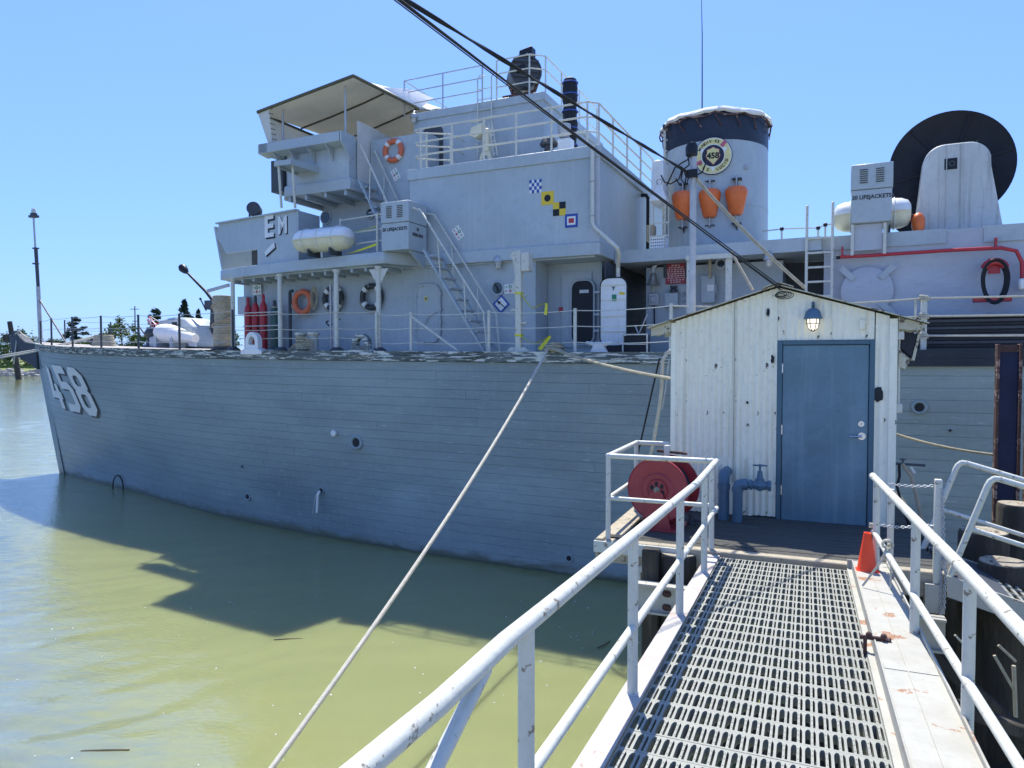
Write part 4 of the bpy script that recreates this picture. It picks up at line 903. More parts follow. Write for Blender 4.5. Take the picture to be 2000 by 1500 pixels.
# four signal flags painted on boards
FB = -4.062; FS = .325
def flagboard(px, py, label):
    p = SB(px, py, FB); return thing('signal_flag_board', label, 'signal flag', (p.x, FB, p.z-FS/2), group='signal flag boards on the grey block'), p
t, p = flagboard(1046, 364, 'blue and white chequered square flag board, topmost of the diagonal four')
plate(t, 'board', p.x, FB, p.z, FS, FS, 0, white_m)
for i in range(5):
    for j in range(4):
        if (i+j) % 2 == 0: plate(t, 'blue_square', p.x-FS/2+(i+.5)*FS/5, FB, p.z+FS/2-(j+.5)*FS/4, FS/5, FS/4, 0, blue_m, .007, .002)
t, p = flagboard(1069.5, 387, 'yellow square flag board with a black disc')
plate(t, 'board', p.x, FB, p.z, FS, FS, 0, yellow_m); build('disc', MB().cyl((p.x, FB-.006, p.z), (p.x, FB-.010, p.z), FS*.26, n=24), black_m, t)
t, p = flagboard(1092.5, 408, 'yellow and black quartered flag board')
plate(t, 'board', p.x, FB, p.z, FS, FS, 0, yellow_m)
for sx, sz in ((1, 1), (-1, -1)): plate(t, 'black_quarter', p.x+sx*FS/4, FB, p.z+sz*FS/4, FS/2, FS/2, 0, black_m, .007, .002)
t, p = flagboard(1116, 431, 'blue bordered white flag board with a red centre, lowest of the four')
plate(t, 'board', p.x, FB, p.z, FS, FS, 0, blue_m); plate(t, 'white_panel', p.x, FB, p.z, FS*.66, FS*.62, 0, white_m, .007, .002); plate(t, 'red_centre', p.x, FB, p.z, FS*.42, FS*.34, 0, red_m, .010, .002)

# ---- portholes, lamps, doors
def porthole(px, py, b, r, label):
    p = SB(px, py, b); t = thing('porthole', label, 'porthole', (p.x, b, p.z-r))
    build('rim', MB().torus((p.x, b-.01, p.z), (0, 1, 0), r, .028, 22, 7), grey_m, t); build('glass', MB().cyl((p.x, b-.003, p.z), (p.x, b-.012, p.z), r-.01, n=22), glass_m, t); return t
porthole(637, 425, -2.72, .19, 'round porthole behind the raft canister with the chain in front')
porthole(723, 417, -2.82, .15, 'round porthole under the upper inclined ladder')
porthole(972, 563, -3.955, .17, 'round porthole left of the white davit post')
porthole(1408, 515, -2.58, .11, 'small round yellowed scuttle inside the white frame')
def bulk(px, py, b, label, lit=False, F=SHIP, s=1.0, P_=None, gm=None):
    p = P_ or SB(px, py, b); t = thing('bulkhead_lamp', label, 'lamp', (p.x, b, p.z-.15*s), F)
    build('hood', MB().lathe([(.03*s, .125*s), (.055*s, .118*s), (.085*s, .085*s), (.10*s, .035*s), (.112*s, 0), (.112*s, -.012*s), (.085*s, -.014*s)], (p.x, b-.1*s, p.z), n=16), pipeb_m if lit else galv_m, t, F)
    build('arm', MB().tube([(p.x, b, p.z+.14*s), (p.x, b-.05*s, p.z+.2*s), (p.x, b-.1*s, p.z+.16*s)], .02*s, 8), pipeb_m if lit else galv_m, t, F)
    build('lamp_glass', MB().lathe([(.066*s, 0), (.07*s, -.05*s), (.058*s, -.12*s), (.03*s, -.15*s), (0, -.157*s)], (p.x, b-.1*s, p.z), n=16), lamp_m if lit else lampg_m, t, F)
    for a in (0, 60, 120):
        c, q = math.cos(R(a)), math.sin(R(a)); build('guard_wire', MB().tube([(p.x+c*.08*s*math.cos(R(k)), b-.1*s+q*.08*s*math.cos(R(k)), p.z-.17*s*math.sin(R(k))) for k in range(0, 181, 20)], .005*s, 5), dgrey_m if lit else galv_m, t, F)
    build('guard_wire', MB().torus((p.x, b-.1*s, p.z-.07*s), (0, 0, 1), .078*s, .005*s, 16, 5), dgrey_m if lit else galv_m, t, F); return t
bulk(977, 512, -3.95, 'caged grey lamp on the wall left of the davit block', s=1.2)
bulk(1503, 508, -3.08, 'caged grey lamp on the aft deckhouse left of the straight ladder', s=1.1)
bulk(812, 232, -2.5, 'small caged lamp under the awning corner on the mast house', s=1.0)
# closed oval hatch behind the ladder
def oval(m, cs, b, cz, w, h, r, th): m.prism([(x, b, z) for x, z in rrect(cs, cz, w, h, r)], (0, -th, 0)); return m
p = SB(836, 612, -3.95); t = thing('watertight_door', 'closed grey oval door marked X behind the long ladder', 'door', (p.x, -3.93, p.z-.8))
build('coaming', MB().tube([(x, -3.96, z) for x, z in rrect(p.x, p.z, .74, 1.5, .24)], .045, 8, closed=True), grey_m, t)
build('door_leaf', oval(MB(), p.x, -3.945, p.z, .68, 1.44, .22, .03), grey_m, t)
for i, (dx, dz) in enumerate(((-.37, .45), (-.37, -.4), (.37, .5), (.37, .1), (.37, -.25), (-.15, -.75), (.2, -.74), (-.2, .73))):
    build('dog', MB().bar((p.x+dx-.07, -4.0, p.z+dz), (p.x+dx+.07, -4.0, p.z+dz), .035, .05), galv_m, t)
build('handle', MB().tube([(p.x-.1, -4.0, p.z-.35), (p.x+.05, -4.03, p.z-.1), (p.x+.3, -4.0, p.z+.02)], .012, 6), galv_m, t)
plate(t, 'marking', p.x-.04, -3.985, p.z+.38, .11, .14, 0, cream_m); text('lettering', 'X', .11, (p.x-.04, -3.995, p.z+.38), XS, UZ, black_m, t, bold=.03, ext=.002)
# open doorway in the recess with its white door swung open beside it
bD = -3.205; p = SB(1138, 610, bD); hD = 1.62; wD = .62
t = thing('watertight_door', 'open white oval door marked Y beside the dark doorway', 'door', (p.x, bD, p.z-hD/2))
build('doorway', oval(MB(), p.x, bD, p.z, wD, hD, .22, .004), black_m, t)
build('coaming', MB().tube([(x, bD-.02, z) for x, z in rrect(p.x, p.z, wD, hD, .22)], .03, 8, closed=True), grey_m, t)
build('interior_light', MB().box(p.x-.08, p.x+.16, bD-.012, bD-.008, p.z+.48, p.z+.56), lampg_m, t)
q = SB(1198, 609, -3.75); dl = MB(); leaf = [(x, -3.75, z) for x, z in rrect(q.x, q.z, .66, 1.62, .20)]
build('door_leaf', MB().prism(leaf, (0, .05, 0)), white_m, t, bev=.006)
build('gasket', MB().tube(leaf, .016, 6, closed=True), black_m, t)
for dz in (-.48, -.12, .27, .62): build('stiffener', MB().box(q.x-.3, q.x+.3, -3.766, -3.751, q.z+dz, q.z+dz+.02), raftl_m, t)
for dz in (.45, -.1, -.5): build('hinge', MB().box(p.x+.36, q.x-.3, -3.4, -3.3, p.z+dz, p.z+dz+.05), galv_m, t)
text('lettering', 'Y', .13, (q.x, -3.762, q.z+.55), XS, UZ, black_m, t, bold=.02, ext=.003)
plate(t, 'placard', q.x+.02, -3.75, q.z+.33, .11, .16, 0, green2_m, .004); plate(t, 'placard', q.x+.21, -3.75, q.z+.43, .14, .06, -6, yellow_m, .004)
p = SB(1097, 605, -3.16); solo('call_box', MB().box(p.x-.05, p.x+.05, -3.24, -3.155, p.z-.06, p.z+.06), red_m, 'small red box on the recess wall left of the dark doorway', 'box', bev=.01)
# ================================================================ STACK AND UPPER WORKS
SC = Vector((28.2, 0, 0)); RS, RB = 1.37, 1.52
def oval_wall(z0, z1, r0=1.0, r1=1.0, n=44): return MB().lathe([(r0, z0), (r1, z1)], (SC.x, 0, 0), UZ, n, scale=(RS, RB))
z_band = SB(1400, 272, -1.5).z; z_top = SB(1400, 214, -1.52).z
stack = build('stack', oval_wall(ZA, z_band, 1.02, 1.0), grey_m, ship)
build('black_band', oval_wall(z_band+.001, z_top, 1.004, 1.004), navy_m, stack)
build('base_flange', oval_wall(ZA+.001, ZA+.08, 1.06, 1.06), grey_m, stack)
build('weld_band', oval_wall(8.98, 9.0, 1.017, 1.017), grey_m, stack)
cv = MB(); n = 40; prof = [(1.03, -.10), (1.07, -.05), (1.04, .03), (.8, .07), (.4, .11), (0, .13)]; vs = []
for r_, h in prof:
    for k in range(n):
        a = 2*math.pi*k/n; w = 1+.035*math.sin(k*2.6)*(1 if h < 0 else .3); hh = h+(.07*math.sin(k*1.9+1)+.05*noise.noise(Vector((k, 3, 0))) if h < -.1 else .05*abs(math.sin(a*3.5))*(1 if r_ > .5 else 0))
        vs.append((SC.x+r_*w*RS*math.cos(a), r_*w*RB*math.sin(a), z_top+hh))
cv.add(vs, [(i*n+k, i*n+(k+1) % n, (i+1)*n+(k+1) % n, (i+1)*n+k) for i in range(len(prof)-1) for k in range(n)])
cov = solo('stack_cover', cv, canvasw_m, 'pale canvas cover tied over the top of the black-banded stack', 'cover', ang=70)
tie = MB()
for k in range(18):
    a = 2*math.pi*k/18; b_ = a+.12; tie.cyl((SC.x+1.06*RS*math.cos(a), 1.06*RB*math.sin(a), z_top-.12), (SC.x+1.015*RS*math.cos(b_), 1.015*RB*math.sin(b_), z_top-.42), .014, n=5)
tie.tube([(SC.x+1.07*RS*math.cos(q*math.pi/18)*(1+.02*math.sin(q*5)), 1.07*RB*math.sin(q*math.pi/18)*(1+.02*math.sin(q*5)), z_top-.12+.05*math.sin(q*2.3)) for q in range(36)], .022, 6, closed=True)
tc = build('tie_rope', tie, rust_m, cov)
solo('whip_antenna', MB().tube([(SC.x-.35, 0, z_top), (SC.x-.37, 0, z_top+2.6), (SC.x-.42, .05, z_top+4.0)], [.022, .014, .006], 6), dgrey_m, 'thin whip antenna standing on top of the stack', 'antenna')
def onstack(px, py, out=0.0):
    lo, hi = -RB-.1, 0.0; best = None
    for i in range(300):
        b = lerp(lo, hi, i/300); p = SB(px, py, b); v = ((p.x-SC.x)/(RS+out))**2+(b/(RB+out))**2
        if best is None or abs(v-1) < best[0]: best = (abs(v-1), p)
        if v < 1: break
    return best[1]
# emblem
ec = onstack(1393, 305, .03); ex = Vector((ec.x, ec.y-.03, ec.z)); ang_ = math.atan2((ec.x-SC.x)/RS**2, -(ec.y)/RB**2); nrm = Vector((math.sin(ang_), -math.cos(ang_), 0)); rt = Vector((math.cos(ang_), math.sin(ang_), 0))
em = thing('stack_emblem', 'round cream and navy ship emblem reading MINDIV 93 on the stack', 'emblem', ex)
RE = .47
def disc(name, r, o, mat, r_in=0):
    if r_in: build(name, MB().lathe([(r_in, o), (r, o), (r, o+.006), (r_in, o+.006), (r_in, o)], ex, nrm, 44), mat, em)
    else: build(name, MB().lathe([(r, o-.03), (r, o), (0, o)], ex, nrm, 44), mat, em)
disc('rim', RE, .0, black_m); disc('rim', RE*.965, .006, white_m); disc('border_band', RE*.92, .012, cream_m)
disc('inner_rim', RE*.62, .018, white_m); disc('navy_field', RE*.575, .024, navy_m)
def ep(x, y, o): return ex+rt*x+Vector((0, 0, y))+nrm*o
sh = [(0, .44), (.12, .36), (.3, .30), (.3, .12), (.36, 0), (.3, -.14), (.02, -.46), (-.30, -.14), (-.36, 0), (-.3, .12), (-.3, .3), (-.12, .36)]
build('shield_edge', MB().prism([ep(x*RE*1.08, y*RE*1.08, .026) for x, y in sh], nrm*.004), pinkred_m, em)
build('shield', MB().prism([ep(x*RE, y*RE, .032) for x, y in sh], nrm*.004), cream_m, em)
text('lettering', '458', .20, ep(0, -.01, .040), rt, UZ, black_m, em, bold=.04, ext=.002)
def arctext(s, a0, a1, r, size, flip=False):
    for i, ch in enumerate(s):
        if ch == ' ': continue
        a = lerp(a0, a1, i/(len(s)-1)); x, y = r*math.cos(R(a)), r*math.sin(R(a)); q = R(a-90) if not flip else R(a+90)
        rr_ = rt*math.cos(q)+Vector((0, 0, math.sin(q))); uu = rt*(-math.sin(q))+Vector((0, 0, math.cos(q)))
        text('lettering', ch, size, ep(x, y, .020), rr_, uu, black_m, em, bold=.03, ext=.002)
arctext('MINDIV\u00b793', 152, 70, RE*.77, .095); arctext('USS', 212, 250, RE*.77, .095, True); arctext('LUCID', 288, 338, RE*.77, .095, True)
for a in (48, 205): p_ = [(.64, -.10), (.97, -.09), (.97, .09), (.64, .10)]; build('red_band', MB().prism([ep((x*math.cos(R(a))-y*math.sin(R(a)))*RE, (x*math.sin(R(a))+y*math.cos(R(a)))*RE, .018) for x, y in p_], nrm*.004), pinkred_m, em)
for a in (28, 152, 270): build('star_point', MB().prism([ep((x*math.cos(R(a))-y*math.sin(R(a)))*RE, (x*math.sin(R(a))+y*math.cos(R(a)))*RE, .0185) for x, y in ((.62, -.14), (.84, 0), (.62, .14))], nrm*.003), raft_m, em)
# three orange floats
for k, (px, py, lab) in enumerate(((1333, 401, 'orange tapered float on the stack, partly behind the tall thin post'), (1386, 397, 'orange tapered float on the stack, middle one of the three'), (1438, 392, 'orange tapered float on the stack, furthest right of the three'))):
    p = onstack(px, py, .2); t = thing('orange_float', lab, 'float', (p.x, p.y, p.z-.38), group='orange floats hung on the stack')
    build('float_body', MB().lathe([(0, -.36), (.13, -.36), (.17, -.32), (.275, .18), (.275, .26), (.22, .33), (.05, .36), (0, .36)], p, n=22), orange_m, t)
    build('spindle', MB().cyl(p+Vector((0, 0, -.58)), p+Vector((0, 0, .62)), .02, n=8), galv_m, t)
    for dz, sg in ((.56, 1), (-.56, -1)):
        q = p+Vector((0, 0, dz)); build('bracket', MB().prism([q+Vector((-.12, .02, 0)), q+Vector((.12, .02, 0)), q+Vector((.1, .32, 0)), q+Vector((-.1, .32, 0))], (0, 0, .02)).prism([q+Vector((-.01, .02, 0)), q+Vector((-.01, .34, -.24)), q+Vector((-.01, .34, 0))], (.02, 0, 0)), dgrey_m, t)
p = onstack(1456, 327, .02); solo('stack_padeye', MB().torus(p, (1, 0, 0), .05, .014, 14, 6).box(p.x-.06, p.x+.06, p.y, p.y+.12, p.z-.04, p.z+.04), galv_m, 'small rusty eye on the stack right of the emblem', 'fitting')
# ladder, locker and search gear between block and stack
t = thing('exhaust_ladder', 'pale upright frame and rungs climbing beside the stack', 'ladder', (26.95, -.9, ZA))
for px in (1297, 1309): a = SB(px, 480, -.9); build('side_rail', MB().box(a.x-.03, a.x+.03, -.93, -.87, ZA, 11.25), rail_m, t)
for i in range(12): a = SB(1297, 480, -.9); b = SB(1309, 480, -.9); build('rung', MB().box(a.x, b.x, -.92, -.88, ZA+.3+i*.29, ZA+.33+i*.29), rail_m, t)
a = SB(1297, 250, -.9); build('top_bracket', MB().box(a.x-.03, 27.1, -.95, -.85, 11.25, 11.35), dgrey_m, t)
a = SB(1272, 360, -1.9); b = SB(1295, 360, -1.9); solo('white_cabinet', MB().box(a.x, b.x, -1.9, -1.3, 9.05, 10.15), raft_m, 'tall cream cabinet standing between the block railing and the stack', 'cabinet', bev=.02)
a = SB(1287, 385, -2.4); t = thing('hooded_lantern', 'white hooded lantern frame with a perforated box under it, left of the stack', 'lantern', (a.x, -2.4, ZA))
hw = .19
build('hood', MB().lathe([(hw*1.5, 0), (hw*1.5, .05), (.05, .42), (0, .42)], (a.x, -2.35, 8.98), n=4, x=(1, 1, 0)), raft_m, t)
build('ring', MB().torus((a.x, -2.35, 9.48), (0, 1, 0), .07, .02, 14, 6), galv_m, t)
for sx in (-1, 1):
    for sy in (-1, 1): build('post', MB().cyl((a.x+sx*hw, -2.35+sy*hw, ZA), (a.x+sx*hw, -2.35+sy*hw, 8.98), .015, n=6), rail_m, t)
for z in (8.1, 8.42): build('hoop', MB().bar((a.x-hw, -2.55, z), (a.x+hw+.1, -2.55, z), .02, .03).bar((a.x+hw, -2.55, z), (a.x+hw, -2.16, z), .02, .03), rail_m, t)
bx = build('perforated_box', MB().box(a.x-hw, a.x+hw, -2.54, -2.16, ZA+.02, ZA+.36), raft_m, t)
pf = MB()
for i in range(7):
    for j in range(4): x = a.x-hw+.03+i*.053; z = ZA+.06+j*.075; pf.box(x, x+.025, -2.546, -2.541, z, z+.028)
build('perforation', pf, black_m, bx)
build('side_case', MB().box(a.x-hw-.1, a.x-hw+.08, -2.5, -2.2, 8.0, 8.4), brown_m, t)
p = SS(1258, 430, 26.3); q1 = SS(1260, 388, 26.33); q2 = SS(1257, 482, 26.33)
solo('vent_pipe', MB().tube([(26.22, q1.y, q1.z+.1), (26.36, q1.y, q1.z+.1), (26.42, q1.y, q1.z-.02), (26.42, q1.y, 7.85)], .055, 10), black_m, 'dark vertical pipe on the aft face of the grey block near the stack', 'pipe')
# downpipe at the block corner
a = px_s(1157, -4.16, 9.8); e1 = Vector((px_s(1157, -4.16, 8.2), -4.16, SB(1157, 445, -4.16).z)); e2 = SB(1205, 477, -4.25)
t = thing('drain_pipe', 'pale drain pipe running down the corner of the grey block into the doorway recess', 'pipe', (e2.x, -4.2, 5.3))
build('pipe', MB().tube([(a, -4.16, 10.02), (e1.x, -4.16, e1.z+.12), (e1.x+.06, -4.17, e1.z), (e2.x-.08, -4.24, e2.z), (e2.x, -4.22, e2.z-.08), (e2.x+.0, -4.1, e2.z-.18), (px_s(1207, -3.62, 6.9), -3.62, e2.z-.45), (px_s(1207, -3.6, 6.5), -3.6, 6.0)], .05, 10), rail_m, t)
for z in (9.2, 8.4): build('clamp', MB().torus((a, -4.16, z), UZ, .058, .014, 14, 6), galv_m, t)
for z in (7.0, 6.5): build('clamp', MB().torus((px_s(1207, -3.6, 6.7), -3.6, z), UZ, .058, .014, 14, 6), galv_m, t)
# wrapped black column
p = SB(1113, 290, -2.75); t = thing('wrapped_column', 'tall column wrapped in black tarpaulin with blue straps behind the block railing', 'column', (p.x, -2.75, 10.07))
H_ = SB(1114, 156, -2.75).z-10.07; m = MB(); prof = []
for i in range(26):
    f = i/25; prof.append((.185*(1+.07*math.sin(f*17)+.04*math.sin(f*43)), f*H_))
prof += [(.12, H_+.03), (0, H_+.05)]; m.lathe(prof, (p.x, -2.75, 10.07), n=18); build('tarpaulin', m, rubber_m, t, ang=60)
for f in (.22, .42, .62, .82, .96): build('strap', MB().torus((p.x, -2.75, 10.07+f*H_), UZ, .198, .018, 24, 6), paint('strap_blue_%d' % int(f*100), (.05, .14, .33), .5) if f > 2 else blue_m, t)
# director mount and vent on the block deck
def stand(px, b, label):
    p = SB(px, 305, b); x = p.x; t = thing('instrument_stand', label, 'instrument', (x, b, 10.07))
    build('pedestal', MB().prism([(x-.28, b, 10.07), (x-.12, b, 10.55), (x+.12, b, 10.55), (x+.28, b, 10.07), (x+.16, b, 10.07), (x+.05, b, 10.45), (x-.08, b, 10.45), (x-.18, b, 10.07)], (0, .12, 0)), raftl_m, t)
    build('column', MB().box(x-.09, x+.11, b-.03, b+.15, 10.551, 11.15), raftl_m, t, bev=.02)
    build('hood', MB().prism([(x-.42, b-.12, 11.0), (x-.36, b-.12, 11.2), (x-.05, b-.12, 11.28), (x-.05, b-.12, 11.02), (x-.25, b-.12, 10.92)], (0, .3, 0)), raftl_m, t)
    build('ladder_arm', MB().cyl((x+.12, b-.05, 11.25), (x+.28, b-.05, 10.4), .015, n=6).cyl((x+.22, b-.05, 11.25), (x+.38, b-.05, 10.4), .015, n=6), rail_m, t)
    for i in range(5): build('rung', MB().cyl((x+.14+i*.03, b-.05, 11.1-i*.16), (x+.24+i*.03, b-.05, 11.1-i*.16), .01, n=5), rail_m, t)
    build('sight', MB().bar((x-.45, b, 11.38), (x+.3, b, 11.45), .04, .04).bar((x-.05, b, 11.28), (x-.02, b, 11.42), .05, .05), rail_m, t)
    build('knob', MB().ball((x-.18, b-.16, 10.72), .05, 10, 7), galv_m, t)
    return t
stand(948, -3.2, 'cream instrument stand with a hood behind the block railing')
p = SB(1072, 280, -3.1); t = thing('deck_vent', 'dark mushroom vent and pale box behind the block railing near the wrapped column', 'vent', (p.x, -3.1, 10.07))
build('trunk', MB().cyl((p.x, -3.1, 10.07), (p.x, -3.1, 10.5), .12, n=14), dgrey_m, t); build('cowl', MB().lathe([(.22, 0), (.24, .05), (.16, .18), (0, .22)], (p.x, -3.1, 10.5), n=16), dgrey_m, t)
build('case', MB().box(p.x+.28, p.x+.62, -3.2, -2.9, 10.07, 10.62), raft_m, t, bev=.02); build('lamp_head', MB().lathe([(0, 0), (.12, .03), (.17, .2), (.17, .36), (0, .38)], (p.x+.4, -3.05, 10.64), n=14), galv_m, t)
# big searchlight drum on the mast house roof
p = SB(1023, 148, -1.75); x, y, z = p.x, p.y, p.z
t = thing('searchlight', 'large old searchlight drum on a rusty yoke on the mast house roof', 'searchlight', (x, y, 12.14))
ax = Vector((.55, -.83, .05)).normalized(); rd = .44
build('drum', MB().lathe([(rd*.9, -.34), (rd, -.3), (rd, .26), (rd*1.03, .28), (rd*1.03, .34), (rd*.93, .34), (rd*.93, .3), (0, .3)], (x, y, z), ax, 26), dgrey_m, t)
build('shutter', MB().box(x-.2, x+.2, y-.40, y-.36, z-.05, z+.14), black_m, t)
for k in range(5): a = ax.cross(UZ).normalized(); c = Vector((x, y, z))+ax*.36; build('shutter_slat', MB().bar(c+a*-.36+Vector((0, 0, -.3+k*.14)), c+a*.36+Vector((0, 0, -.3+k*.14)), .012, .05), dgrey_m, t)
build('top_case', MB().prism([(x-.12, y-.1, z+.45), (x+.28, y-.1, z+.52), (x+.28, y-.1, z+.75), (x-.10, y-.1, z+.68)], (0, .3, 0)), black_m, t, bev=.02)
build('top_pipe', MB().cyl((x-.25, y-.1, z+.40), (x+.2, y-.15, z+.46), .07, n=10), raftl_m, t)
build('yoke', MB().tube([(x-.44, y, z), (x-.5, y, z-.05), (x-.34, y, z-.46), (x, y, z-.55), (x+.34, y, z-.46), (x+.5, y, z-.05), (x+.44, y, z)], .05, 8), rust_m, t)
zz = 12.15
for sx in (-.62, -.35, .05, .42): build('leg', MB().bar((x+sx, y+.0, zz), (x+sx*.45-.1, y, z-.5), .09, .10), rust_m if sx in (-.35, .42) else raftl_m, t)
build('crossbeam', MB().box(x-.62, x+.35, y-.1, y+.12, z-.62, z-.50), rust_m, t)
build('pedestal', MB().lathe([(.28, 0), (.26, .1), (.12, .2), (.12, .55)], (x, y+.05, zz), n=16), raftl_m, t)
for k in range(6): a_ = R(k*60); build('latch', MB().ball((x+ax.x*.3+.42*math.cos(a_)*.9, y+ax.y*.3, z+.42*math.sin(a_)), .03, 8, 5), black_m, t)
# searchlight on the bridge wing
p = SB(497, 408, -3.9); t = thing('signal_lamp', 'small dark signal lamp standing on the bridge wing above the E', 'searchlight', (p.x, -3.9, 9.2))
build('yoke', MB().tube([(p.x-.2, -3.9, 9.55), (p.x-.2, -3.9, 9.3), (p.x, -3.9, 9.2), (p.x+.2, -3.9, 9.3), (p.x+.2, -3.9, 9.55)], .03, 6), dgrey_m, t)
build('drum', MB().lathe([(.17, -.2), (.2, -.16), (.2, .16), (.14, .16), (0, .12)], (p.x, -3.9, 9.55), (.5, -.8, .1), 18), dgrey_m, t); build('stem', MB().cyl((p.x, -3.9, 8.7), (p.x, -3.9, 9.2), .04), dgrey_m, t)

# ================================================================ LIFE RINGS, BOTTLES, DECK GEAR
def lifering(px, py, b, Rr, r, mat, label, bands=True, rope=True, bmat=None):
    p = SB(px, py, b); t = thing('life_ring', label, 'life ring', (p.x, b, p.z-Rr-r))
    build('ring', MB().torus((p.x, b-r*.7, p.z), (0, 1, 0), Rr, r, 36, 12), mat, t, ang=80)
    if bands:
        for a in (45, 135, 225, 315):
            m = MB().torus((p.x, b-r*.7, p.z), (0, 1, 0), Rr, r*1.07, 4, 12, a0=a-11, a1=a+11); build('white_band', m, bmat or white_m, t, ang=80)
    if rope:
        pts = [(p.x+(Rr+r*1.1)*math.cos(R(a))*(1+.07*math.sin(R(a*4))), b-r, p.z+(Rr+r*1.15)*math.sin(R(a))*(1.12 if a > 200 and a < 340 else 1)) for a in range(190, 351, 10)]
        build('grab_rope', MB().tube(pts, .014, 6), rope_m, t)
    build('hook', MB().tube([(p.x-.04, b, p.z+Rr-.03), (p.x-.04, b-.16, p.z+Rr-.02), (p.x-.04, b-.17, p.z+Rr+.05)], .012, 6), galv_m, t)
    return t
lifering(770, 295, -3.155, .27, .075, ring_m, 'orange life ring with white bands on the grey wall below the awning', rope=False)
lifering(594, 590, -3.72, .30, .085, ring_m, 'plain orange life ring beside a hanging rope coil near the gas bottles', bands=False)
lifering(653, 583, -3.78, .29, .08, ringd_m, 'dark life ring half hidden behind the grey pipe and the middle white post')
lifering(728, 580, -3.88, .30, .08, ringd_m, 'dark life ring behind the rightmost thick white post')
p = SB(617, 582, -3.8); hk = MB()
for k in range(6): hk.torus((p.x+.02*math.sin(k*2), -3.83-.012*k, p.z+.02*math.cos(k*3)), (0.1*math.sin(k), 1, 0), .12+.008*k, .014, 18, 5, (2.0, .6))
hk.ball((p.x, -3.86, p.z+.24), (.06, .05, .08), 10, 7); solo('rope_coil', hk, rope_m, 'hanging tan rope coil right of the plain orange life ring', 'rope')
# gas bottles
for px, pt, mat, col in ((485, 580, red_m, 'red gas bottle nearest the grey wall box, first from the left'), (499.5, 577, red_m, 'red gas bottle with a dark cap, between the two others'), (515, 574, red_m, 'red gas bottle standing beside the green one'), (537, 586, green_m, 'dark green gas bottle with a tied neck at the end of the row')):
    b = -3.85; x = px_s(px, b, 6); z0 = zm(x)+.06; zt_ = SB(px, pt, b).z; h = zt_-z0; r = .112 if mat is red_m else .13
    t = thing('gas_bottle', col, 'gas bottle', (x, b, z0), group='gas bottles lashed against the deckhouse')
    build('cylinder', MB().lathe([(r*.96, 0), (r, .03), (r, h*.74), (r*.92, h*.79), (r*.6, h*.84), (r*.42, h*.86)], (x, b, z0), n=18), mat, t)
    build('valve_cap', MB().lathe([(r*.42, 0), (r*.42, h*.1), (r*.3, h*.13), (0, h*.14)], (x, b, z0+h*.86), n=12), dgrey_m if 499 < px < 500 or mat is green_m else mat, t)
    if mat is green_m: build('neck_rope', MB().torus((x, b, z0+h*.85), UZ, .06, .03, 14, 6), rope_m, t)
t = thing('bottle_rack', 'white bar rack holding the gas bottles upright', 'rack', (px_s(510, -4.0, 5.5), -4.0, 5.3))
x0 = px_s(476, -4.0, 6); x1 = px_s(550, -4.0, 6)
for z in (6.45, 6.05): build('bar', MB().cyl((x0, -4.01, z), (x1, -4.01, z), .018, n=6), rail_m, t)
build('base', MB().box(x0, x1, -4.02, -3.6, 5.28, 5.335), rail_m, t)
x = px_s(472, -3.6, 6.8); solo('switch_box', MB().box(x-.16, x+.2, -3.62, -3.42, 6.45, 7.0), grey_m, 'grey switch box on the wall at the left end of the gas bottles', 'box', bev=.01)
x = px_s(568, -3.75, 6.5); solo('wall_pipe', MB().tube([(x, -3.78, 5.3), (x, -3.78, 7.0), (x+.02, -3.78, 7.06), (x+.1, -3.76, 7.08)], .05, 10), dgrey_m, 'dark standpipe on the wall right of the green gas bottle', 'pipe')
x = px_s(646, -4.3, 6.5); solo('deck_pipe', MB().cyl((x, -4.3, 5.25), (x, -4.3, 7.15), .035, n=8).cyl((x+.1, -4.3, 5.25), (x+.1, -4.3, 7.1), .025, n=8), galv_m, 'pair of thin grey pipes standing left of the third thick white post', 'pipe')
solo('hose_hook', MB().tube([(x-.42, -3.9, 6.15), (x-.42, -4.0, 6.1), (x-.3, -4.02, 6.0), (x-.1, -4.0, 6.08), (x, -3.9, 6.2)], .02, 6), black_m, 'bent black hose end on the wall below the half hidden dark ring', 'hose')
# chocks, bollards, cleat on the deck edge
def chock(px, w, h, mat, label, tilt=0):
    p = edge_px(px, .05); x, y, z = p.x, -hbd(p.x)+.02, zm(p.x)+.02; w2 = w/2
    t = thing('chock', label, 'chock', (x, y, z))
    m = MB(); n = 20; out = []; inn = []
    for i in range(n+1):
        a = math.pi*i/n; out.append((x+w2*.62*math.cos(a), z+h*.45+h*.55*math.sin(a))); inn.append((x+w2*.30*math.cos(a), z+h*.45+h*.30*math.sin(a)))
    out = [(x+w2*.62, z)]+out+[(x-w2*.62, z)]; inn = [(x+w2*.30, z+h*.3)]+inn+[(x-w2*.30, z+h*.3)]
    vs = [(a, y-.09, b) for a, b in out]+[(a, y-.09, b) for a, b in inn]+[(a, y+.09, b) for a, b in out]+[(a, y+.09, b) for a, b in inn]; k = len(out)
    fs = []
    for i in range(k-1): fs += [(i, k+i, k+i+1, i+1), (2*k+i, 2*k+i+1, 3*k+i+1, 3*k+i), (i, i+1, 2*k+i+1, 2*k+i), (k+i, 3*k+i, 3*k+i+1, k+i+1)]
    fs += [(0, k-1, 2*k-1, k), (2*k, 3*k, 4*k-1, 3*k-1), (k, 2*k-1, 4*k-1, 3*k)]
    m.add(vs, fs); build('throat', m, mat, t, bev=.012, fixn=True)
    build('base', MB().prism([(x-w2, y-.12, z-.12), (x+w2, y-.12, z-.12), (x+w2, y-.12, z-.02), (x+w2*.6, y-.12, z+.06), (x-w2*.6, y-.12, z+.06), (x-w2, y-.12, z-.02)], (0, .3, 0)), mat, t, bev=.015)
    return t
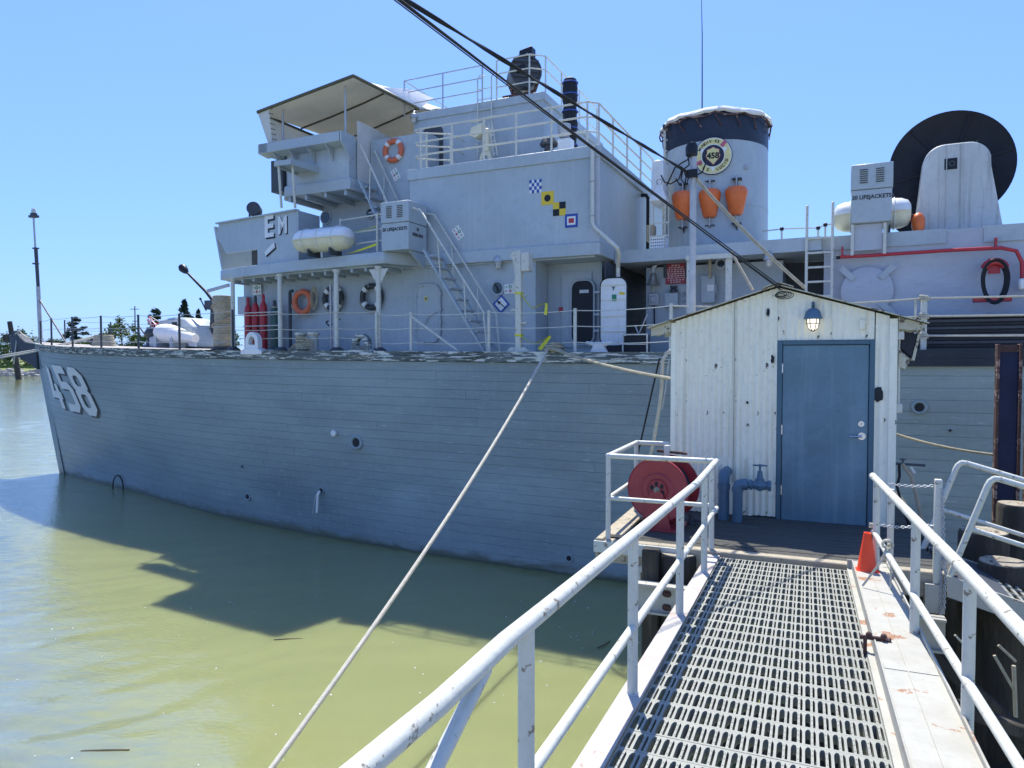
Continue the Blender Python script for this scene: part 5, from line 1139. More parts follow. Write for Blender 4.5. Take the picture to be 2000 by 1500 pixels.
chock(497, .78, .52, raft_m, 'white mooring chock on the deck edge in front of the gas bottles')
chock(708, .85, .44, guard_m, 'tarnished mossy mooring chock on the deck edge below the dark life ring')
p = edge_px(600, .5); t = thing('bollard_pair', 'pair of bollards wrapped in tan mooring rope below the plain life ring', 'bollard', p)
for dx in (-.22, .22):
    build('bollard', MB().lathe([(.14, 0), (.12, .1), (.12, .42), (.17, .47), (.17, .53), (0, .55)], p+Vector((dx, 0, 0)), n=16), rail_m, t)
rw = MB()
for k in range(8): rw.torus(p+Vector((0, 0, .06+k*.045)), (.05*math.sin(k*2), .06*math.cos(k), 1), .36+.02*math.sin(k*3), .026, 26, 6, (.55 if k % 2 else .6, 1.0))
for k in range(5): rw.tube([p+Vector((-.5+.12*k, -.2, .03)), p+Vector((-.2+.1*k, -.25, .2+.03*k)), p+Vector((.4, -.2, .06+.06*k))], .024, 6)
solo('mooring_rope_coil', rw, rope_m, 'tan mooring rope wound round the bollard pair on the side deck', 'rope')
p = edge_px(1170, .3); t = thing('cleat', 'white deck cleat below the dark doorway', 'cleat', p)
build('horn', MB().tube([p+Vector((-.3, 0, .24)), p+Vector((-.15, 0, .2)), p+Vector((.15, 0, .2)), p+Vector((.3, 0, .24))], [.03, .05, .05, .03], 8), white_m, t); build('foot', MB().prism([p+Vector((-.2, -.06, 0)), p+Vector((.2, -.06, 0)), p+Vector((.1, -.06, .2)), p+Vector((-.1, -.06, .2))], (0, .12, 0)), white_m, t)
p = edge_px(1082, .1); rw = MB()
for k in range(7): rw.torus(p+Vector((.05*math.sin(k*2.2), .05, .05+k*.022)), (.15*math.sin(k*1.7), .12*math.cos(k*2), 1), .30-.015*k, .03, 24, 6, (.6, 1.1))
solo('mooring_rope_coil', rw, rope_m, 'grey tan mooring rope bundle at the deck edge where the long line starts', 'rope')
# white davit
p = pD; t = thing('davit', 'thick white davit post with a square head and pegs, tied with yellow tape', 'davit', p)
hd_ = SB(1017, 489, p.y).z-p.z
build('post', MB().box(p.x-.075, p.x+.075, p.y-.075, p.y+.075, p.z, p.z+hd_), rail_m, t, bev=.015)
build('foot', MB().prism([p+Vector((-.35, -.1, 0)), p+Vector((.35, -.1, 0)), p+Vector((.18, -.1, .12)), p+Vector((-.18, -.1, .12))], (0, .2, 0)), rail_m, t)
build('head', MB().box(p.x+.08, p.x+.28, p.y-.1, p.y+.16, p.z+hd_-.5, p.z+hd_-.06), rail_m, t, bev=.02)
build('sheave', MB().cyl(p+Vector((-.1, -.05, hd_-.12)), p+Vector((-.1, .1, hd_-.12)), .1, n=16), rail_m, t)
build('arm', MB().prism([p+Vector((-.18, -.02, hd_-.1)), p+Vector((-.09, -.02, hd_-.1)), p+Vector((-.08, -.02, hd_-1.0)), p+Vector((-.2, -.02, hd_-.9)), p+Vector((-.1, -.02, hd_-.62))], (0, .06, 0)), rail_m, t)
for dx, f in ((.2, .56), (-.2, .42), (.2, .29), (-.2, .63)): build('peg', MB().cyl(p+Vector((0, 0, hd_*f)), p+Vector((dx, 0, hd_*f)), .03, n=8), rail_m, t)
for z in (.57, .16):
    build('tape_wrap', MB().box(p.x-.08, p.x+.08, p.y-.08, p.y+.08, p.z+hd_*(z-.0), p.z+hd_*z+.05), tape_m, t)
    m = MB(); c = p+Vector((.08, -.09, hd_*z)); P_ = [c, c+Vector((.18, 0, -.22)), c+Vector((.3, .02, -.34)), c+Vector((.5, 0, -.26)), c+Vector((.62, 0, -.24))] if z > .4 else [c, c+Vector((.2, 0, -.12)), c+Vector((.4, 0, -.16)), c+Vector((.6, 0, -.08)), c+Vector((.72, 0, .0))]
    m.tube(P_, .045, 6, flat=.15); 
    m.prism([P_[-1]+Vector((0, 0, .02)), P_[-1]+Vector((.05, 0, 0)), P_[-1]+Vector((.04, 0, -.26)), P_[-1]+Vector((-.04, 0, -.25))] if z > .4 else [P_[-1]+Vector((0, 0, .02)), P_[-1]+Vector((-.3, 0, -.3)), P_[-1]+Vector((-.2, 0, -.34)), P_[-1]+Vector((.04, 0, -.04))], (0, .012, 0))
    build('tape_streamer', m, tape_m, t)
# ---- bow deck
# jackstaff
zb_ = zm(-1.2); jx = px_s(79, 0, 6.5); t = thing('jackstaff', 'tall thin jackstaff with a lamp on top at the stemhead', 'mast', (jx, 0, zb_))
zj = SB(66, 425, 0).z; xa = px_s(72, 0, 9.8); 
build('lower_staff', MB().tube([(jx, 0, zb_), (jx-.1, 0, SB(75, 560, 0).z)], .085, 10), galv_m, t)
build('middle_staff', MB().tube([(jx-.1, 0, SB(75, 560, 0).z), (px_s(70, 0, 10), 0, SB(70, 485, 0).z)], [.07, .075], 10), dgrey_m, t)
build('upper_staff', MB().tube([(px_s(68, 0, 10), .05, SB(70, 515, 0).z), (px_s(66, 0, 11), 0, zj)], .04, 8), galv_m, t)
for py in (485, 515): z = SB(70, py, 0).z; x = px_s(70, 0, z); build('collar', MB().box(x-.12, x+.1, -.09, .09, z-.03, z+.03), dgrey_m, t)
x = px_s(66, 0, zj); build('lamp_base', MB().box(x-.2, x+.2, -.12, .12, zj, zj+.1).box(x-.1, x+.1, -.1, .1, zj+.1, zj+.2), dgrey_m, t); build('lamp_globe', MB().lathe([(.09, 0), (.1, .1), (.07, .2), (0, .24)], (x, 0, zj+.2), n=12), lampg_m, t)
a = Vector((jx-.1, 0, SB(78, 582, 0).z)); b = Vector((1.2, 0, zm(1.2)+.1)); b = Vector((px_s(130, -.2, 5.9), -.2, 5.75)); build('stay', MB().cyl(a, b, .035, n=6), dgrey_m, t)
# coiled rope on the bow
p = Vector((px_s(203, -.6, 5.7), -.6, zm(4.5)+.06)); rw = MB()
for k in range(9): rw.torus(p+Vector((0, 0, .04+k*.05)), (.03*math.sin(k*2), .03*math.cos(k), 1), .42-.012*k, .035, 26, 6)
solo('rope_coil', rw, rope_m, 'round rope coil on the bow deck between the second and third stanchions', 'rope')
bl = MB(); 
for dx in (-.5, -.15): bl.lathe([(.12, 0), (.1, .08), (.1, .34), (.14, .38), (0, .4)], p+Vector((dx-.5, .2, -.04)), n=12)
solo('bow_bitts', bl, dgrey_m, 'small dark bitts left of the round rope coil on the bow', 'bollard')
# mooring lines from the bow to the left, out to a pile off the bow
fl0 = p+Vector((-.3, -.2, .42)); inv = SHIP.inverted()
for k, (dy, lab) in enumerate(((0, 'upper white bow mooring line running left from the rope coil'), (.10, 'lower white bow mooring line running left from the rope coil'))):
    q = Vector((-27.5, 29.5, 5.06+.0-dy*1.2)); q = inv @ q
    q = inv @ Vector((ray(-60, 703+k*4)*(30/ray(-60, 703).y))+Vector((0, 0, EYE)))
    pts = sag(fl0+Vector((0, -dy*2, -dy)), q, .10, 20); solo('bow_mooring_line', MB().tube(pts, .035, 7), ropew_m, lab, 'rope')
qq = SHIP @ q; t = thing('mooring_pile', 'dark round mooring pile off the bow on the left', 'pile', (qq.x, qq.y, 0), WORLD); build('pile', MB().cyl((qq.x-.2, qq.y, -2), (qq.x-.2, qq.y, 5.6), .28, n=14), pile_m, t, WORLD)
pts = sag((jx+.2, -.3, zb_+.3), (px_s(40, 0, 6.1), -.1, SB(40, 650, 0).z+.15), .2, 10); solo('bow_line', MB().tube(pts+[(px_s(30, -.3, 6), -.4, SB(30, 690, 0).z-.5)], .03, 6), ropew_m, 'white line draped over the dark bow horn', 'rope')
# capstan cover, flag, paravane, gun cover, reel
t = thing('windlass', 'small dark windlass below the red and white flag on the bow deck', 'windlass', (px_s(300, 0, 5.6), 0, zm(8)))
x = px_s(298, 0, 5.8); z = zm(x)+.03; build('drum', MB().lathe([(.42, 0), (.42, .06), (.26, .14), (.2, .36), (.3, .52), (.33, .6), (.2, .8), (0, .86)], (x, 0, z), n=18), dgrey_m, t); build('gear_case', MB().box(x+.15, x+.75, -.3, .3, z, z+.45), galv_m, t, bev=.05)
build('brake_lever', MB().cyl((x-.6, -.2, z+.95), (x, -.2, z+.35), .03, n=6), dgrey_m, t)
t = thing('striped_flag', 'crumpled red and white striped flag lying over a short rail on the bow deck', 'flag', (x+.15, 0, z+.9))
for k in range(9):
    f = k/8; pts = [(x-.15+.75*u, -.1+.05*math.sin(u*8+k), z+1.02+.26*f-.38*u+.05*math.sin(u*9+k*.7)) for u in [i/8 for i in range(9)]]
    build('stripe', MB().tube(pts, .022, 6, flat=.6), flagstripe_m if k % 2 == 0 else white_m, t)
build('rail', MB().cyl((x-.2, .05, z+1.3), (x+.7, .05, z+.9), .02, n=6).cyl((x+.6, .05, z), (x+.6, .05, z+.95), .02, n=6), rail_m, t)
x0 = px_s(304, -1.2, 5.9); x1 = px_s(382, -1.2, 5.9); z = zm(x0)+.05; L = x1-x0
t = thing('paravane', 'white fish-shaped minesweeping float resting in grey cradles on the bow deck', 'float', ((x0+x1)/2, -1.2, z))
build('body', MB().tube([(lerp(x0, x1, f), -1.2, z+.62-.30*f) for f in (0, .04, .12, .25, .4, .55, .7, .85, 1)], [.05, .18, .30, .36, .36, .32, .26, .2, .17], 18), canvasw_m, t, ang=70)
build('tail_fin', MB().prism([(x1-.55, -1.2, z+.5), (x1-.1, -1.2, z+.62), (x1+.02, -1.2, z+.02), (x1-.35, -1.2, z+.05)], (0, .03, 0)), canvasw_m, t); build('tail_boom', MB().bar((x1-.6, -1.45, z+.62), (x1+.25, -1.45, z+.56), .05, .05), rail_m, t)
for f in (.16, .56):
    xx = lerp(x0, x1, f); build('cradle', MB().prism([(xx-.08, -1.5, z), (xx-.08, -1.5, z+.5), (xx-.08, -1.38, z+.22), (xx-.08, -1.0, z+.22), (xx-.08, -.9, z+.45), (xx-.08, -.9, z)], (.14, 0, 0)), grey_m, t)
xa, xb = px_s(338, 0, 6), px_s(412, 0, 6); z = zm(xa)+.05; zc = SB(375, 621, 0).z
t = thing('gun_shield', 'rounded grey steel shield behind the white paravane on the bow deck', 'gun', ((xa+xb)/2, 0, z))
w = xb-xa; pr = [(xa, z+1.0), (xa+w*.22, zc-.05), (xa+w*.5, zc), (xa+w*.72, zc-.08), (xa+w*.9, zc-.4), (xb, zc-1.0), (xb, z), (xa+w*.35, z)]
build('shield', MB().prism([(a, -.7, b) for a, b in pr], (0, 1.4, 0)), grey_m, t, bev=.05)
build('side_plate', MB().prism([(xa+w*.1, -.76, zc-.12), (xa+w*.62, -.76, zc-.1), (xa+w*.45, -.76, z+.55), (xa, -.76, z+.8)], (0, .04, 0)), galv_m, t, bev=.01)
build('window', MB().box(xa+w*.42, xa+w*.55, -.775, -.762, zc-.55, zc-.2), black_m, t)
gx, gz = px_s(412, .3, 8), SB(412, 580, .3).z; mx, mz = px_s(362, .3, 9), SB(364, 529, .3).z
t = thing('deck_gun', 'black gun barrel with a flared muzzle cover pointing up over the bow', 'gun', (gx, .3, zm(gx)))
build('barrel', MB().tube([(gx+.2, .3, gz-.25), (lerp(gx, mx, .2), .3, lerp(gz, mz, .2)), (mx, .3, mz)], [.075, .06, .045], 10), black_m, t)
dv = Vector((mx-gx, 0, mz-gz)).normalized(); build('muzzle_cover', MB().lathe([(.05, -.15), (.13, .0), (.17, .18), (.13, .3), (0, .34)], (mx, .3, mz), dv, 16), black_m, t)
build('mount', MB().cyl((gx+.1, .3, zm(gx)), (gx+.15, .3, gz-.1), .18, .12, n=12).box(gx-.15, gx+.6, .1, .5, gz-.5, gz-.15), dgrey_m, t)
build('sight_arm', MB().tube([(gx-.35, .1, gz-.1), (gx-.05, .1, gz-.55)], .025, 6).ball((gx-.36, .1, gz-.08), .05, 8, 6), black_m, t)
rx = px_s(436, -2.9, 6.2); z = zm(rx)+.12; zr_ = SB(436, 578, -2.9).z; hR = zr_-z
t = thing('rope_reel', 'tall upright reel fully wound with tan rope at the front of the deckhouse', 'reel', (rx, -2.9, zm(rx)))
m = MB(); n = 26; prof = []
for k in range(n): z_k = hR*(k+.5)/n; f = k/n; r_ = .30+.03*math.sin(f*9)+.01*math.sin(f*37); prof += [(r_-.012, hR*k/n), (r_+.006, z_k)]
prof.append((.3, hR)); build('rope_winding', MB().lathe(prof, (rx, -2.9, z), n=22), rope_m, t, ang=75)
for f0, f1 in ((.35, .58), (.72, .95)): build('crossing_turn', MB().tube([(rx+.34*math.cos(R(a)), -2.9+.34*math.sin(R(a)), z+hR*lerp(f0, f1, (a-180)/180)) for a in range(180, 361, 15)], .022, 6), rope_m, t)
build('flange', MB().cyl((rx, -2.9, z-.08), (rx, -2.9, z), .38, n=22), dgrey_m, t); build('stand', MB().box(rx-.3, rx+.3, -3.2, -2.6, z-.14, z-.081), dgrey_m, t); build('davit_bar', MB().bar((rx-.35, -3.2, z+hR+.15), (rx+.6, -3.2, z+hR+.3), .06, .1), galv_m, t)

# ================================================================ AFT DECKHOUSE FITTINGS
bB = -2.33
def WB(px, py, off=0): return SB(px, py, bB-off)
p = WB(1276, 545, .2); t = thing('ship_bell', 'polished ship bell hanging by the red notice board', 'bell', (p.x, p.y, p.z-.2))
build('bell', MB().lathe([(.17, -.15), (.16, -.13), (.12, -.08), (.085, .02), (.075, .12), (.05, .15), (0, .155)], p, n=24), bronze_m, t)
build('clapper_rope', MB().cyl(p+Vector((0, 0, -.15)), p+Vector((0, 0, -.33)), .014, n=6), ropew_m, t)
build('hanger', MB().bar(p+Vector((0, .2, .3)), p+Vector((0, -.02, .3)), .05, .05).bar(p+Vector((0, 0, .15)), p+Vector((0, 0, .3)), .03, .03).prism([p+Vector((0, 0, .2)), p+Vector((.1, 0, .34)), p+Vector((0, 0, .34))], (0, .03, 0)), bronze_m, t)
p = WB(1278, 585); t = thing('junction_box', 'square grey alarm box with a round plate on a pipe below the bell', 'box', (p.x, p.y, p.z-.15))
build('case', MB().box(p.x-.13, p.x+.13, bB-.07, bB-.002, p.z-.15, p.z+.15), galv_m, t, bev=.012); build('cover', MB().box(p.x-.07, p.x+.07, bB-.1, bB-.071, p.z-.08, p.z+.08), galv_m, t, bev=.012); build('conduit', MB().cyl((p.x-.05, bB-.05, p.z+.15), (p.x-.05, bB-.05, p.z+.4), .014, n=6), ropew_m, t)
build('drop_chain', MB().cyl((p.x+.01, bB-.05, p.z-.15), (p.x+.02, bB-.05, p.z-.75), .018, n=6), black_m, t)
p = WB(1320, 535); t = thing('notice_board', 'dark red notice board with nine lines of small white writing', 'sign', (p.x, p.y, p.z-.25))
build('board', MB().box(p.x-.25, p.x+.25, bB-.03, bB-.01, p.z-.25, p.z+.25), sign_m, t)
r5 = random.Random(5)
for i in range(9):
    m = MB(); hw_ = (.10, .17, .22, .21, .22, .19, .2, .18, .13)[i]; x = -hw_; zc_ = p.z+.21-i*.052
    while x < hw_:
        w_ = r5.uniform(.03, .07)
        for k in range(int(w_/.011)): hh = r5.uniform(.010, .016); m.box(p.x+x+k*.011, p.x+x+k*.011+.0065, bB-.033, bB-.031, zc_-hh+.002*math.sin(k*2), zc_+hh)
        x += w_+.018
    build('writing_line', m, white_m, t)
for px in (1300, 1342): q = WB(px, 535); solo('wall_cleat', MB().box(q.x-.04, q.x+.04, bB-.06, bB-.002, q.z-.1, q.z+.28).ball((q.x, bB-.07, q.z), .018, 8, 5).ball((q.x, bB-.07, q.z+.12), .018, 8, 5), dgrey_m, 'dark riveted bracket at the %s edge of the red notice board' % ('left' if px < 1320 else 'right'), 'bracket')
p = WB(1313, 585); t = thing('electrical_box', 'blue-grey electrical box with a black switch on top under the notice board', 'box', (p.x, p.y, p.z-.18))
build('case', MB().box(p.x-.17, p.x+.17, bB-.14, bB-.002, p.z-.2, p.z+.16), grey_m, t, bev=.01); build('switch', MB().lathe([(.1, 0), (.1, .06), (.06, .1), (.1, .16), (0, .17)], (p.x+.05, bB-.08, p.z+.16), n=14), dgrey_m, t)
for py, nm in ((575, 'round'), (590, 'square')):
    q = WB(1338, py); solo('wall_socket', MB().torus((q.x, bB-.02, q.z), (0, 1, 0), .05, .016, 4 if nm == 'square' else 16, 6), galv_m, '%s white wall socket beside the white frame post' % nm, 'socket')
p = WB(1386, 566); t = thing('fuse_box', 'tall grey fuse box with a small white label inside the white frame', 'box', (p.x, p.y, p.z-.3))
build('case', MB().box(p.x-.17, p.x+.16, bB-.14-.1, bB-.12, p.z-.33, p.z+.33), grey_m, t, bev=.01); build('label_plate', MB().box(p.x-.02, p.x+.14, bB-.246, bB-.242, p.z-.05, p.z+.10), white_m, t); build('handle', MB().box(p.x+.16, p.x+.19, bB-.2, bB-.15, p.z-.1, p.z+.1), galv_m, t)
p = SB(1387, 525, -2.62); solo('wooden_batten', MB().box(p.x-.035, p.x+.035, -2.68, -2.6, p.z-.22, p.z+.25), woodl_m, 'short varnished wooden batten above the fuse box', 'batten')
p = SB(1240, 683, -4.2); t = thing('low_hatch', 'low white frame with a dark opening right of the white door', 'hatch', (p.x, -4.2, zm(p.x)))
z = zm(p.x); build('frame', MB().box(p.x-.3, p.x+.3, -4.22, -4.18, z+.42, z+.45).box(p.x+.27, p.x+.3, -4.22, -4.18, z, z+.419).box(p.x-.3, p.x-.27, -4.22, -4.18, z, z+.419).box(p.x-.26, p.x+.26, -4.21, -4.19, z+.2, z+.22), rail_m, t); build('opening', MB().box(p.x-.27, p.x+.27, -4.16, -3.9, z, z+.41), black_m, t)
t = thing('folded_chair', 'dark folding chair leaning in the passage behind the white door', 'chair', (px_s(1244, -3.6, 5.6), -3.6, 5.2))
x = px_s(1240, -3.6, 5.6); build('frame', MB().tube([(x-.1, -3.6, 5.2), (x+.12, -3.6, 5.7), (x+.3, -3.6, 6.1)], .018, 6).tube([(x+.3, -3.6, 5.2), (x+.1, -3.6, 5.6), (x+.0, -3.6, 5.85)], .018, 6), galv_m, t); build('seat', MB().bar((x-.1, -3.6, 5.66), (x+.3, -3.6, 5.6), .4, .04), black_m, t)
# straight ladder
x0 = px_s(1575, -3.2, 7); x1 = px_s(1625, -3.2, 7); zt_ = SB(1575, 402, -3.2).z
t = thing('straight_ladder', 'pale straight ladder up the aft deckhouse right of the shed roof ridge', 'ladder', (x0, -3.2, 5.2))
for x in (x0, x1): build('side_rail', MB().box(x-.03, x+.03, -3.26, -3.18, 5.2, zt_+(.0 if x == x0 else .03)), rail_m, t, bev=.01)
for i in range(8): build('rung', MB().box(x0+.031, x1-.031, -3.25, -3.17, 5.45+i*.315, 5.49+i*.315), rail_m, t)
# ropes and posts on the aft deckhouse top
t = thing('roof_lifeline', 'low rope line on short posts along the aft deckhouse roof edge', 'rope', (30.5, -2.4, ZA))
pts = [Vector((px_s(px, -2.6, ZA+.3), -2.6, ZA+h)) for px, h in ((1489, .30), (1527, .32), (1570, .30), (1598, .28), (1612, .34), (1640, .36))]
build('rope', MB().tube(pts, .016, 6), ropew_m, t)
for p in (pts[1], pts[3], pts[4]): build('post', MB().cyl((p.x, p.y, ZA-.01), p, .025, n=6), rail_m, t); build('knot', MB().ball(p, .05, 8, 6), black_m, t)
# round plate with four clips
p = SB(1693, 568, -3.13); t = thing('round_cover', 'large round grey cover held by four diagonal clips on the aft deckhouse', 'cover', (p.x, -3.13, p.z-.5))
build('plate', MB().lathe([(.51, .0), (.51, .03), (.49, .04), (0, .04)], (p.x, -3.10, p.z), (0, -1, 0), 40), diag_m, t)
for a in (45, 135, 225, 315): c, s_ = math.cos(R(a)), math.sin(R(a)); build('clip', MB().bar((p.x+c*.36, -3.16, p.z+s_*.36), (p.x+c*.72, -3.16, p.z+s_*.72), .02, .13, (s_, 0, -c)), grey_m, t)
# red fire main and hose rack
fp_ = [SB(1641, 502, -3.24), SB(1700, 499, -3.25), SB(1850, 489, -3.28), SB(1955, 484, -3.3), SB(1985, 490, -3.31), SB(1996, 512, -3.31), SB(1997, 560, -3.31)]
t = thing('fire_main', 'red pipe running along the aft deckhouse wall above the hose rack', 'pipe', fp_[0])
build('pipe', MB().tube(fp_, .038, 10), red_m, t); build('end_cap', MB().cyl(fp_[0]+Vector((-.08, 0, 0)), fp_[0], .045, n=10), black_m, t)
for px, py in ((1645, 500), (1945, 484)): q = SB(px, py, -3.26); build('hanger', MB().box(q.x-.02, q.x+.02, q.y-.02, q.y+.1, q.z+.03, q.z+.2), red_m, t)
p = SB(1941, 522, -3.3); t = thing('hose_rack', 'red hose rack with loops of black hose on the aft deckhouse wall', 'hose rack', (p.x, -3.3, p.z-.7))
build('back_plate', MB().box(p.x-.1, p.x+.1, -3.36, -3.3, p.z-.13, p.z+.17), red_m, t)
build('saddle', MB().tube([(p.x+.17*math.cos(R(a)), -3.42, p.z-.03+.13*math.sin(R(a))) for a in range(0, 181, 15)], .05, 8, flat=1.4), red_m, t)
for k in range(6):
    r_ = .17+.012*k; pts = [(p.x+r_*math.sin(R(a)), -3.40-.02*k, p.z-.24+(.40+.02*k)*math.cos(R(a))*(.75 if math.cos(R(a)) > 0 else 1)) for a in range(0, 360, 15)]
    build('hose_loop', MB().tube(pts, .017, 6, closed=True), rubber_m, t)
q = SB(1937, 585, -3.35); build('lower_bar', MB().box(q.x-.32, q.x+.32, -3.45, -3.3, q.z-.05, q.z+.04), red_m, t, bev=.01)
p = SB(1999, 555, -3.33); solo('wall_box', MB().box(p.x-.1, p.x+.2, -3.5, -3.34, p.z-.12, p.z+.1), white_m, 'white rounded box on the aft deckhouse wall at the right frame edge', 'box', bev=.03)
# minesweeping reel: black flanged drum with grey fairing
a = SB(1735, 340, -1.5); b = SB(1985, 340, -1.5); cx = (a.x+b.x)/2; rD = (b.x-a.x)/2; cz = SB(1860, 338, -1.5).z+.13
t = thing('sweep_cable_reel', 'huge black disc-ended cable reel behind the grey fairing on the aft deckhouse', 'reel', (cx, 0, ZA))
def flange(y):
    f = build('flange', MB().lathe([(.25, .05), (rD*.97, .05), (rD, .075), (rD, .0), (rD*.985, -.02), (.25, -.02)], (cx, y, cz), (0, -1, 0), 64), blackrust_m, t)
    for k in range(6): a_ = R(k*60+72); build('spoke', MB().bar((cx+.3*math.cos(a_), y-.06, cz+.3*math.sin(a_)), (cx+rD*.95*math.cos(a_), y-.06, cz+rD*.95*math.sin(a_)), .05, .02, (0, 1, 0)), blackrust_m, f)
flange(-1.5); flange(1.3)
build('drum', MB().cyl((cx, -1.44, cz), (cx, 1.26, cz), rD*.45, n=40), black_m, t); build('hub', MB().cyl((cx, -1.66, cz), (cx, -1.5, cz), .28, n=20), dgrey_m, t)
f0, f1 = SB(1785, 440, -2.0), SB(1962, 432, -2.0); g0, g1 = SB(1803, 300, -2.0), SB(1937, 300, -2.0); gz = SB(1870, 279, -2.0).z
t = thing('reel_fairing', 'tall streaked grey rounded fairing in front of the black reel', 'fairing', ((f0.x+f1.x)/2, -2.0, ZA))
pts = [(f0.x-.0, ZA), (g0.x, g0.z-.25)]+[(q.x, q.z) for q in arc((g0.x+.42, 0, gz-.42), (-1, 0, 0), (0, 0, 1), .42, 12, 90, 7)]+[(q.x, q.z) for q in arc((g1.x-.42, 0, gz-.42), (0, 0, 1), (1, 0, 0), .42, 0, 78, 7)]+[(g1.x, g1.z-.25), (f1.x, ZA)]
build('shell', MB().prism([(a, -2.0, b) for a, b in pts], (0, .42, 0)), fair_m, t, bev=.02)
for f in (.34, .56): xx = lerp(g0.x, g1.x, f); build('stiffener', MB().prism([(xx, -2.0, gz-.02), (xx+.012, -2.03, gz-.02), (xx+.035, -2.0, gz-.02)], (0, 0, -(gz-ZA)+.03)), fair_m, t)
q = SB(1857, 320, -2.0); build('inspection_hole', MB().box(q.x-.12, q.x+.12, -2.012, -2.001, q.z-.12, q.z+.12), black_m, t, bev=.003); build('hole_boss', MB().torus((q.x+.02, -2.02, q.z), (0, 1, 0), .05, .015, 14, 6), dgrey_m, t)
# ================================================================ QUAY: platform, shed, gangway
PZ = 3.16; XL, XR, YF = -2.12, .90, -1.72
def gz(y): return 3.12+.0487*(-1.75-y)      # gangway walking surface
pf = thing('platform', 'weathered timber platform carrying the cream corrugated shed', 'platform', (0, 0, 2.6), DOCK)
rr = random.Random(9); y = YF+.07
while y < 2.5:
    h = rr.uniform(-.006, .004); build('board', MB().box(XL+rr.uniform(-.01, .02), XR+rr.uniform(-.02, .01), y, y+.128, PZ-.05, PZ+h), wood_m, pf, DOCK, bev=.006); y += .136
build('front_beam', MB().box(XL, XR+.02, YF-.05, YF+.064, PZ-.22, PZ+.004), woodl_m, pf, DOCK, bev=.01)
build('side_beam', MB().box(XL-.09, XL-.005, YF-.05, 2.5, PZ-.22, PZ+.02), woodl_m, pf, DOCK, bev=.01)
build('side_plank', MB().box(XL+.0, XL+.16, YF+.08, 2.3, PZ+.006, PZ+.045), woodl_m, pf, DOCK, bev=.008)
build('side_beam', MB().box(XR+.025, XR+.10, YF-.05, 2.5, PZ-.22, PZ), wood_m, pf, DOCK)
build('edge_angle', MB().box(XL-.10, -1.35, YF-.075, YF-.052, PZ-.12, PZ-.005), rail_m, pf, DOCK)
build('corner_brace', MB().bar((-1.75, YF-.02, PZ-.23), (-1.42, YF-.02, PZ-.62), .05, .05).box(-1.80, -1.74, YF-.04, YF+.02, PZ-.62, PZ-.23), rail_m, pf, DOCK)
for yy in (-1.0, 0, 1.2, 2.3): build('joist', MB().box(XL, XR, yy-.06, yy+.06, PZ-.36, PZ-.22), wood_m, pf, DOCK)
# white bearer across under the gangway end
a = DY(1240, 1138, -2.1); b = DY(1846, 1212, -2.1); zc = (a.z+b.z)/2
bt = thing('bearer_beam', 'pale steel channel beam bolted across the piles under the gangway end', 'beam', (-.3, -2.1, zc-.3), DOCK)
build('web', MB().box(a.x, b.x, -2.12, -2.10, zc-.24, zc), gang_m, bt, DOCK); build('flange', MB().box(a.x, b.x, -2.17, -2.05, zc+.001, zc+.02), gang_m, bt, DOCK); build('flange', MB().box(a.x, b.x, -2.17, -2.05, zc-.26, zc-.241), gang_m, bt, DOCK)
for x in (a.x+.3, a.x+.32, b.x-.35):
    for z in (zc-.06, zc-.19): build('bolt', MB().torus((x, -2.125, z), (0, 1, 0), .026, .008, 12, 5).cyl((x, -2.14, z), (x, -2.12, z), .014, n=6), rust_m, bt, DOCK)
# piles under the platform and round it
def pile(px, py, y, r, label, hollow=False, top=True, mat=None, x=None, z=None):
    p = DY(px, py, y) if x is None else Vector((x, y, z)); t = thing('timber_pile', label, 'pile', (p.x, y, 0), DOCK)
    m = MB(); n = 18; vs = []; hs = [(-2.5, 1.05), (0, 1.03), (p.z*.5, 1.0), (p.z-.03, .98), (p.z, .93)]
    for h, f in hs:
        for k in range(n): a_ = 2*math.pi*k/n; w = 1+.05*noise.noise(Vector((k*.9, h, px*.1))); vs.append((p.x+r*f*w*math.cos(a_), y+r*f*w*math.sin(a_), h))
    m.add(vs, [(i*n+k, i*n+(k+1) % n, (i+1)*n+(k+1) % n, (i+1)*n+k) for i in range(len(hs)-1) for k in range(n)]+([] if hollow else [tuple(range(4*n, 5*n))]))
    build('shaft', m, mat or pile_m, t, DOCK, ang=60)
    if hollow: build('rim', MB().lathe([(r*.93, 0), (r*.9, .012), (r*.6, .0), (r*.55, -.25), (0, -.3)], (p.x, y, p.z), n=18), piletop_m, t, DOCK)
    elif top: build('cut_top', MB().cyl((p.x, y, p.z+.001), (p.x, y, p.z+.012), r*.9, n=18), piletop_m, t, DOCK)
    return t
pile(1325, 1080, -2.0+.28, .20, 'dark round pile with a split pale top left under the gangway end', z=None)
p = DY(1276, 1072, -1.86); solo('square_post', MB().box(p.x-.10, p.x+.06, -1.93, -1.8, -2, p.z), pile_m, 'reddish brown square post left of the split round pile', 'post', DOCK, bev=.01)
pile(1960, 1098, -1.0, .21, 'hollow pale-topped pile beside the side ramp rails', hollow=True)
pile(1922, 1038, -.35, .23, 'wide dark pile with a cracked pale top behind the leaning ramp rail')
for k, (x, y, z) in enumerate(((.6, -1.4, 2.75), (-.4, -1.2, 2.75), (-1.8, .6, 2.75), (.7, .8, 2.75))):
    pile(0, 0, y, .17, ('dark pile under the right front of the timber platform', 'dark pile under the middle of the timber platform', 'dark pile under the left rear of the timber platform', 'dark pile under the right rear of the timber platform')[k], x=x, z=z, top=False)
bw = thing('darkening_wall', 'dark plank wall added under the platform to darken the view between the piles', 'wall', (0, .3, 0), DOCK)  # added backing wall, keeps the space under the platform dark
for k in range(12): x = -1.3+k*.30; build('plank', MB().box(x, x+.285, .28, .34, -1.5, 2.78), pile_m, bw, DOCK)
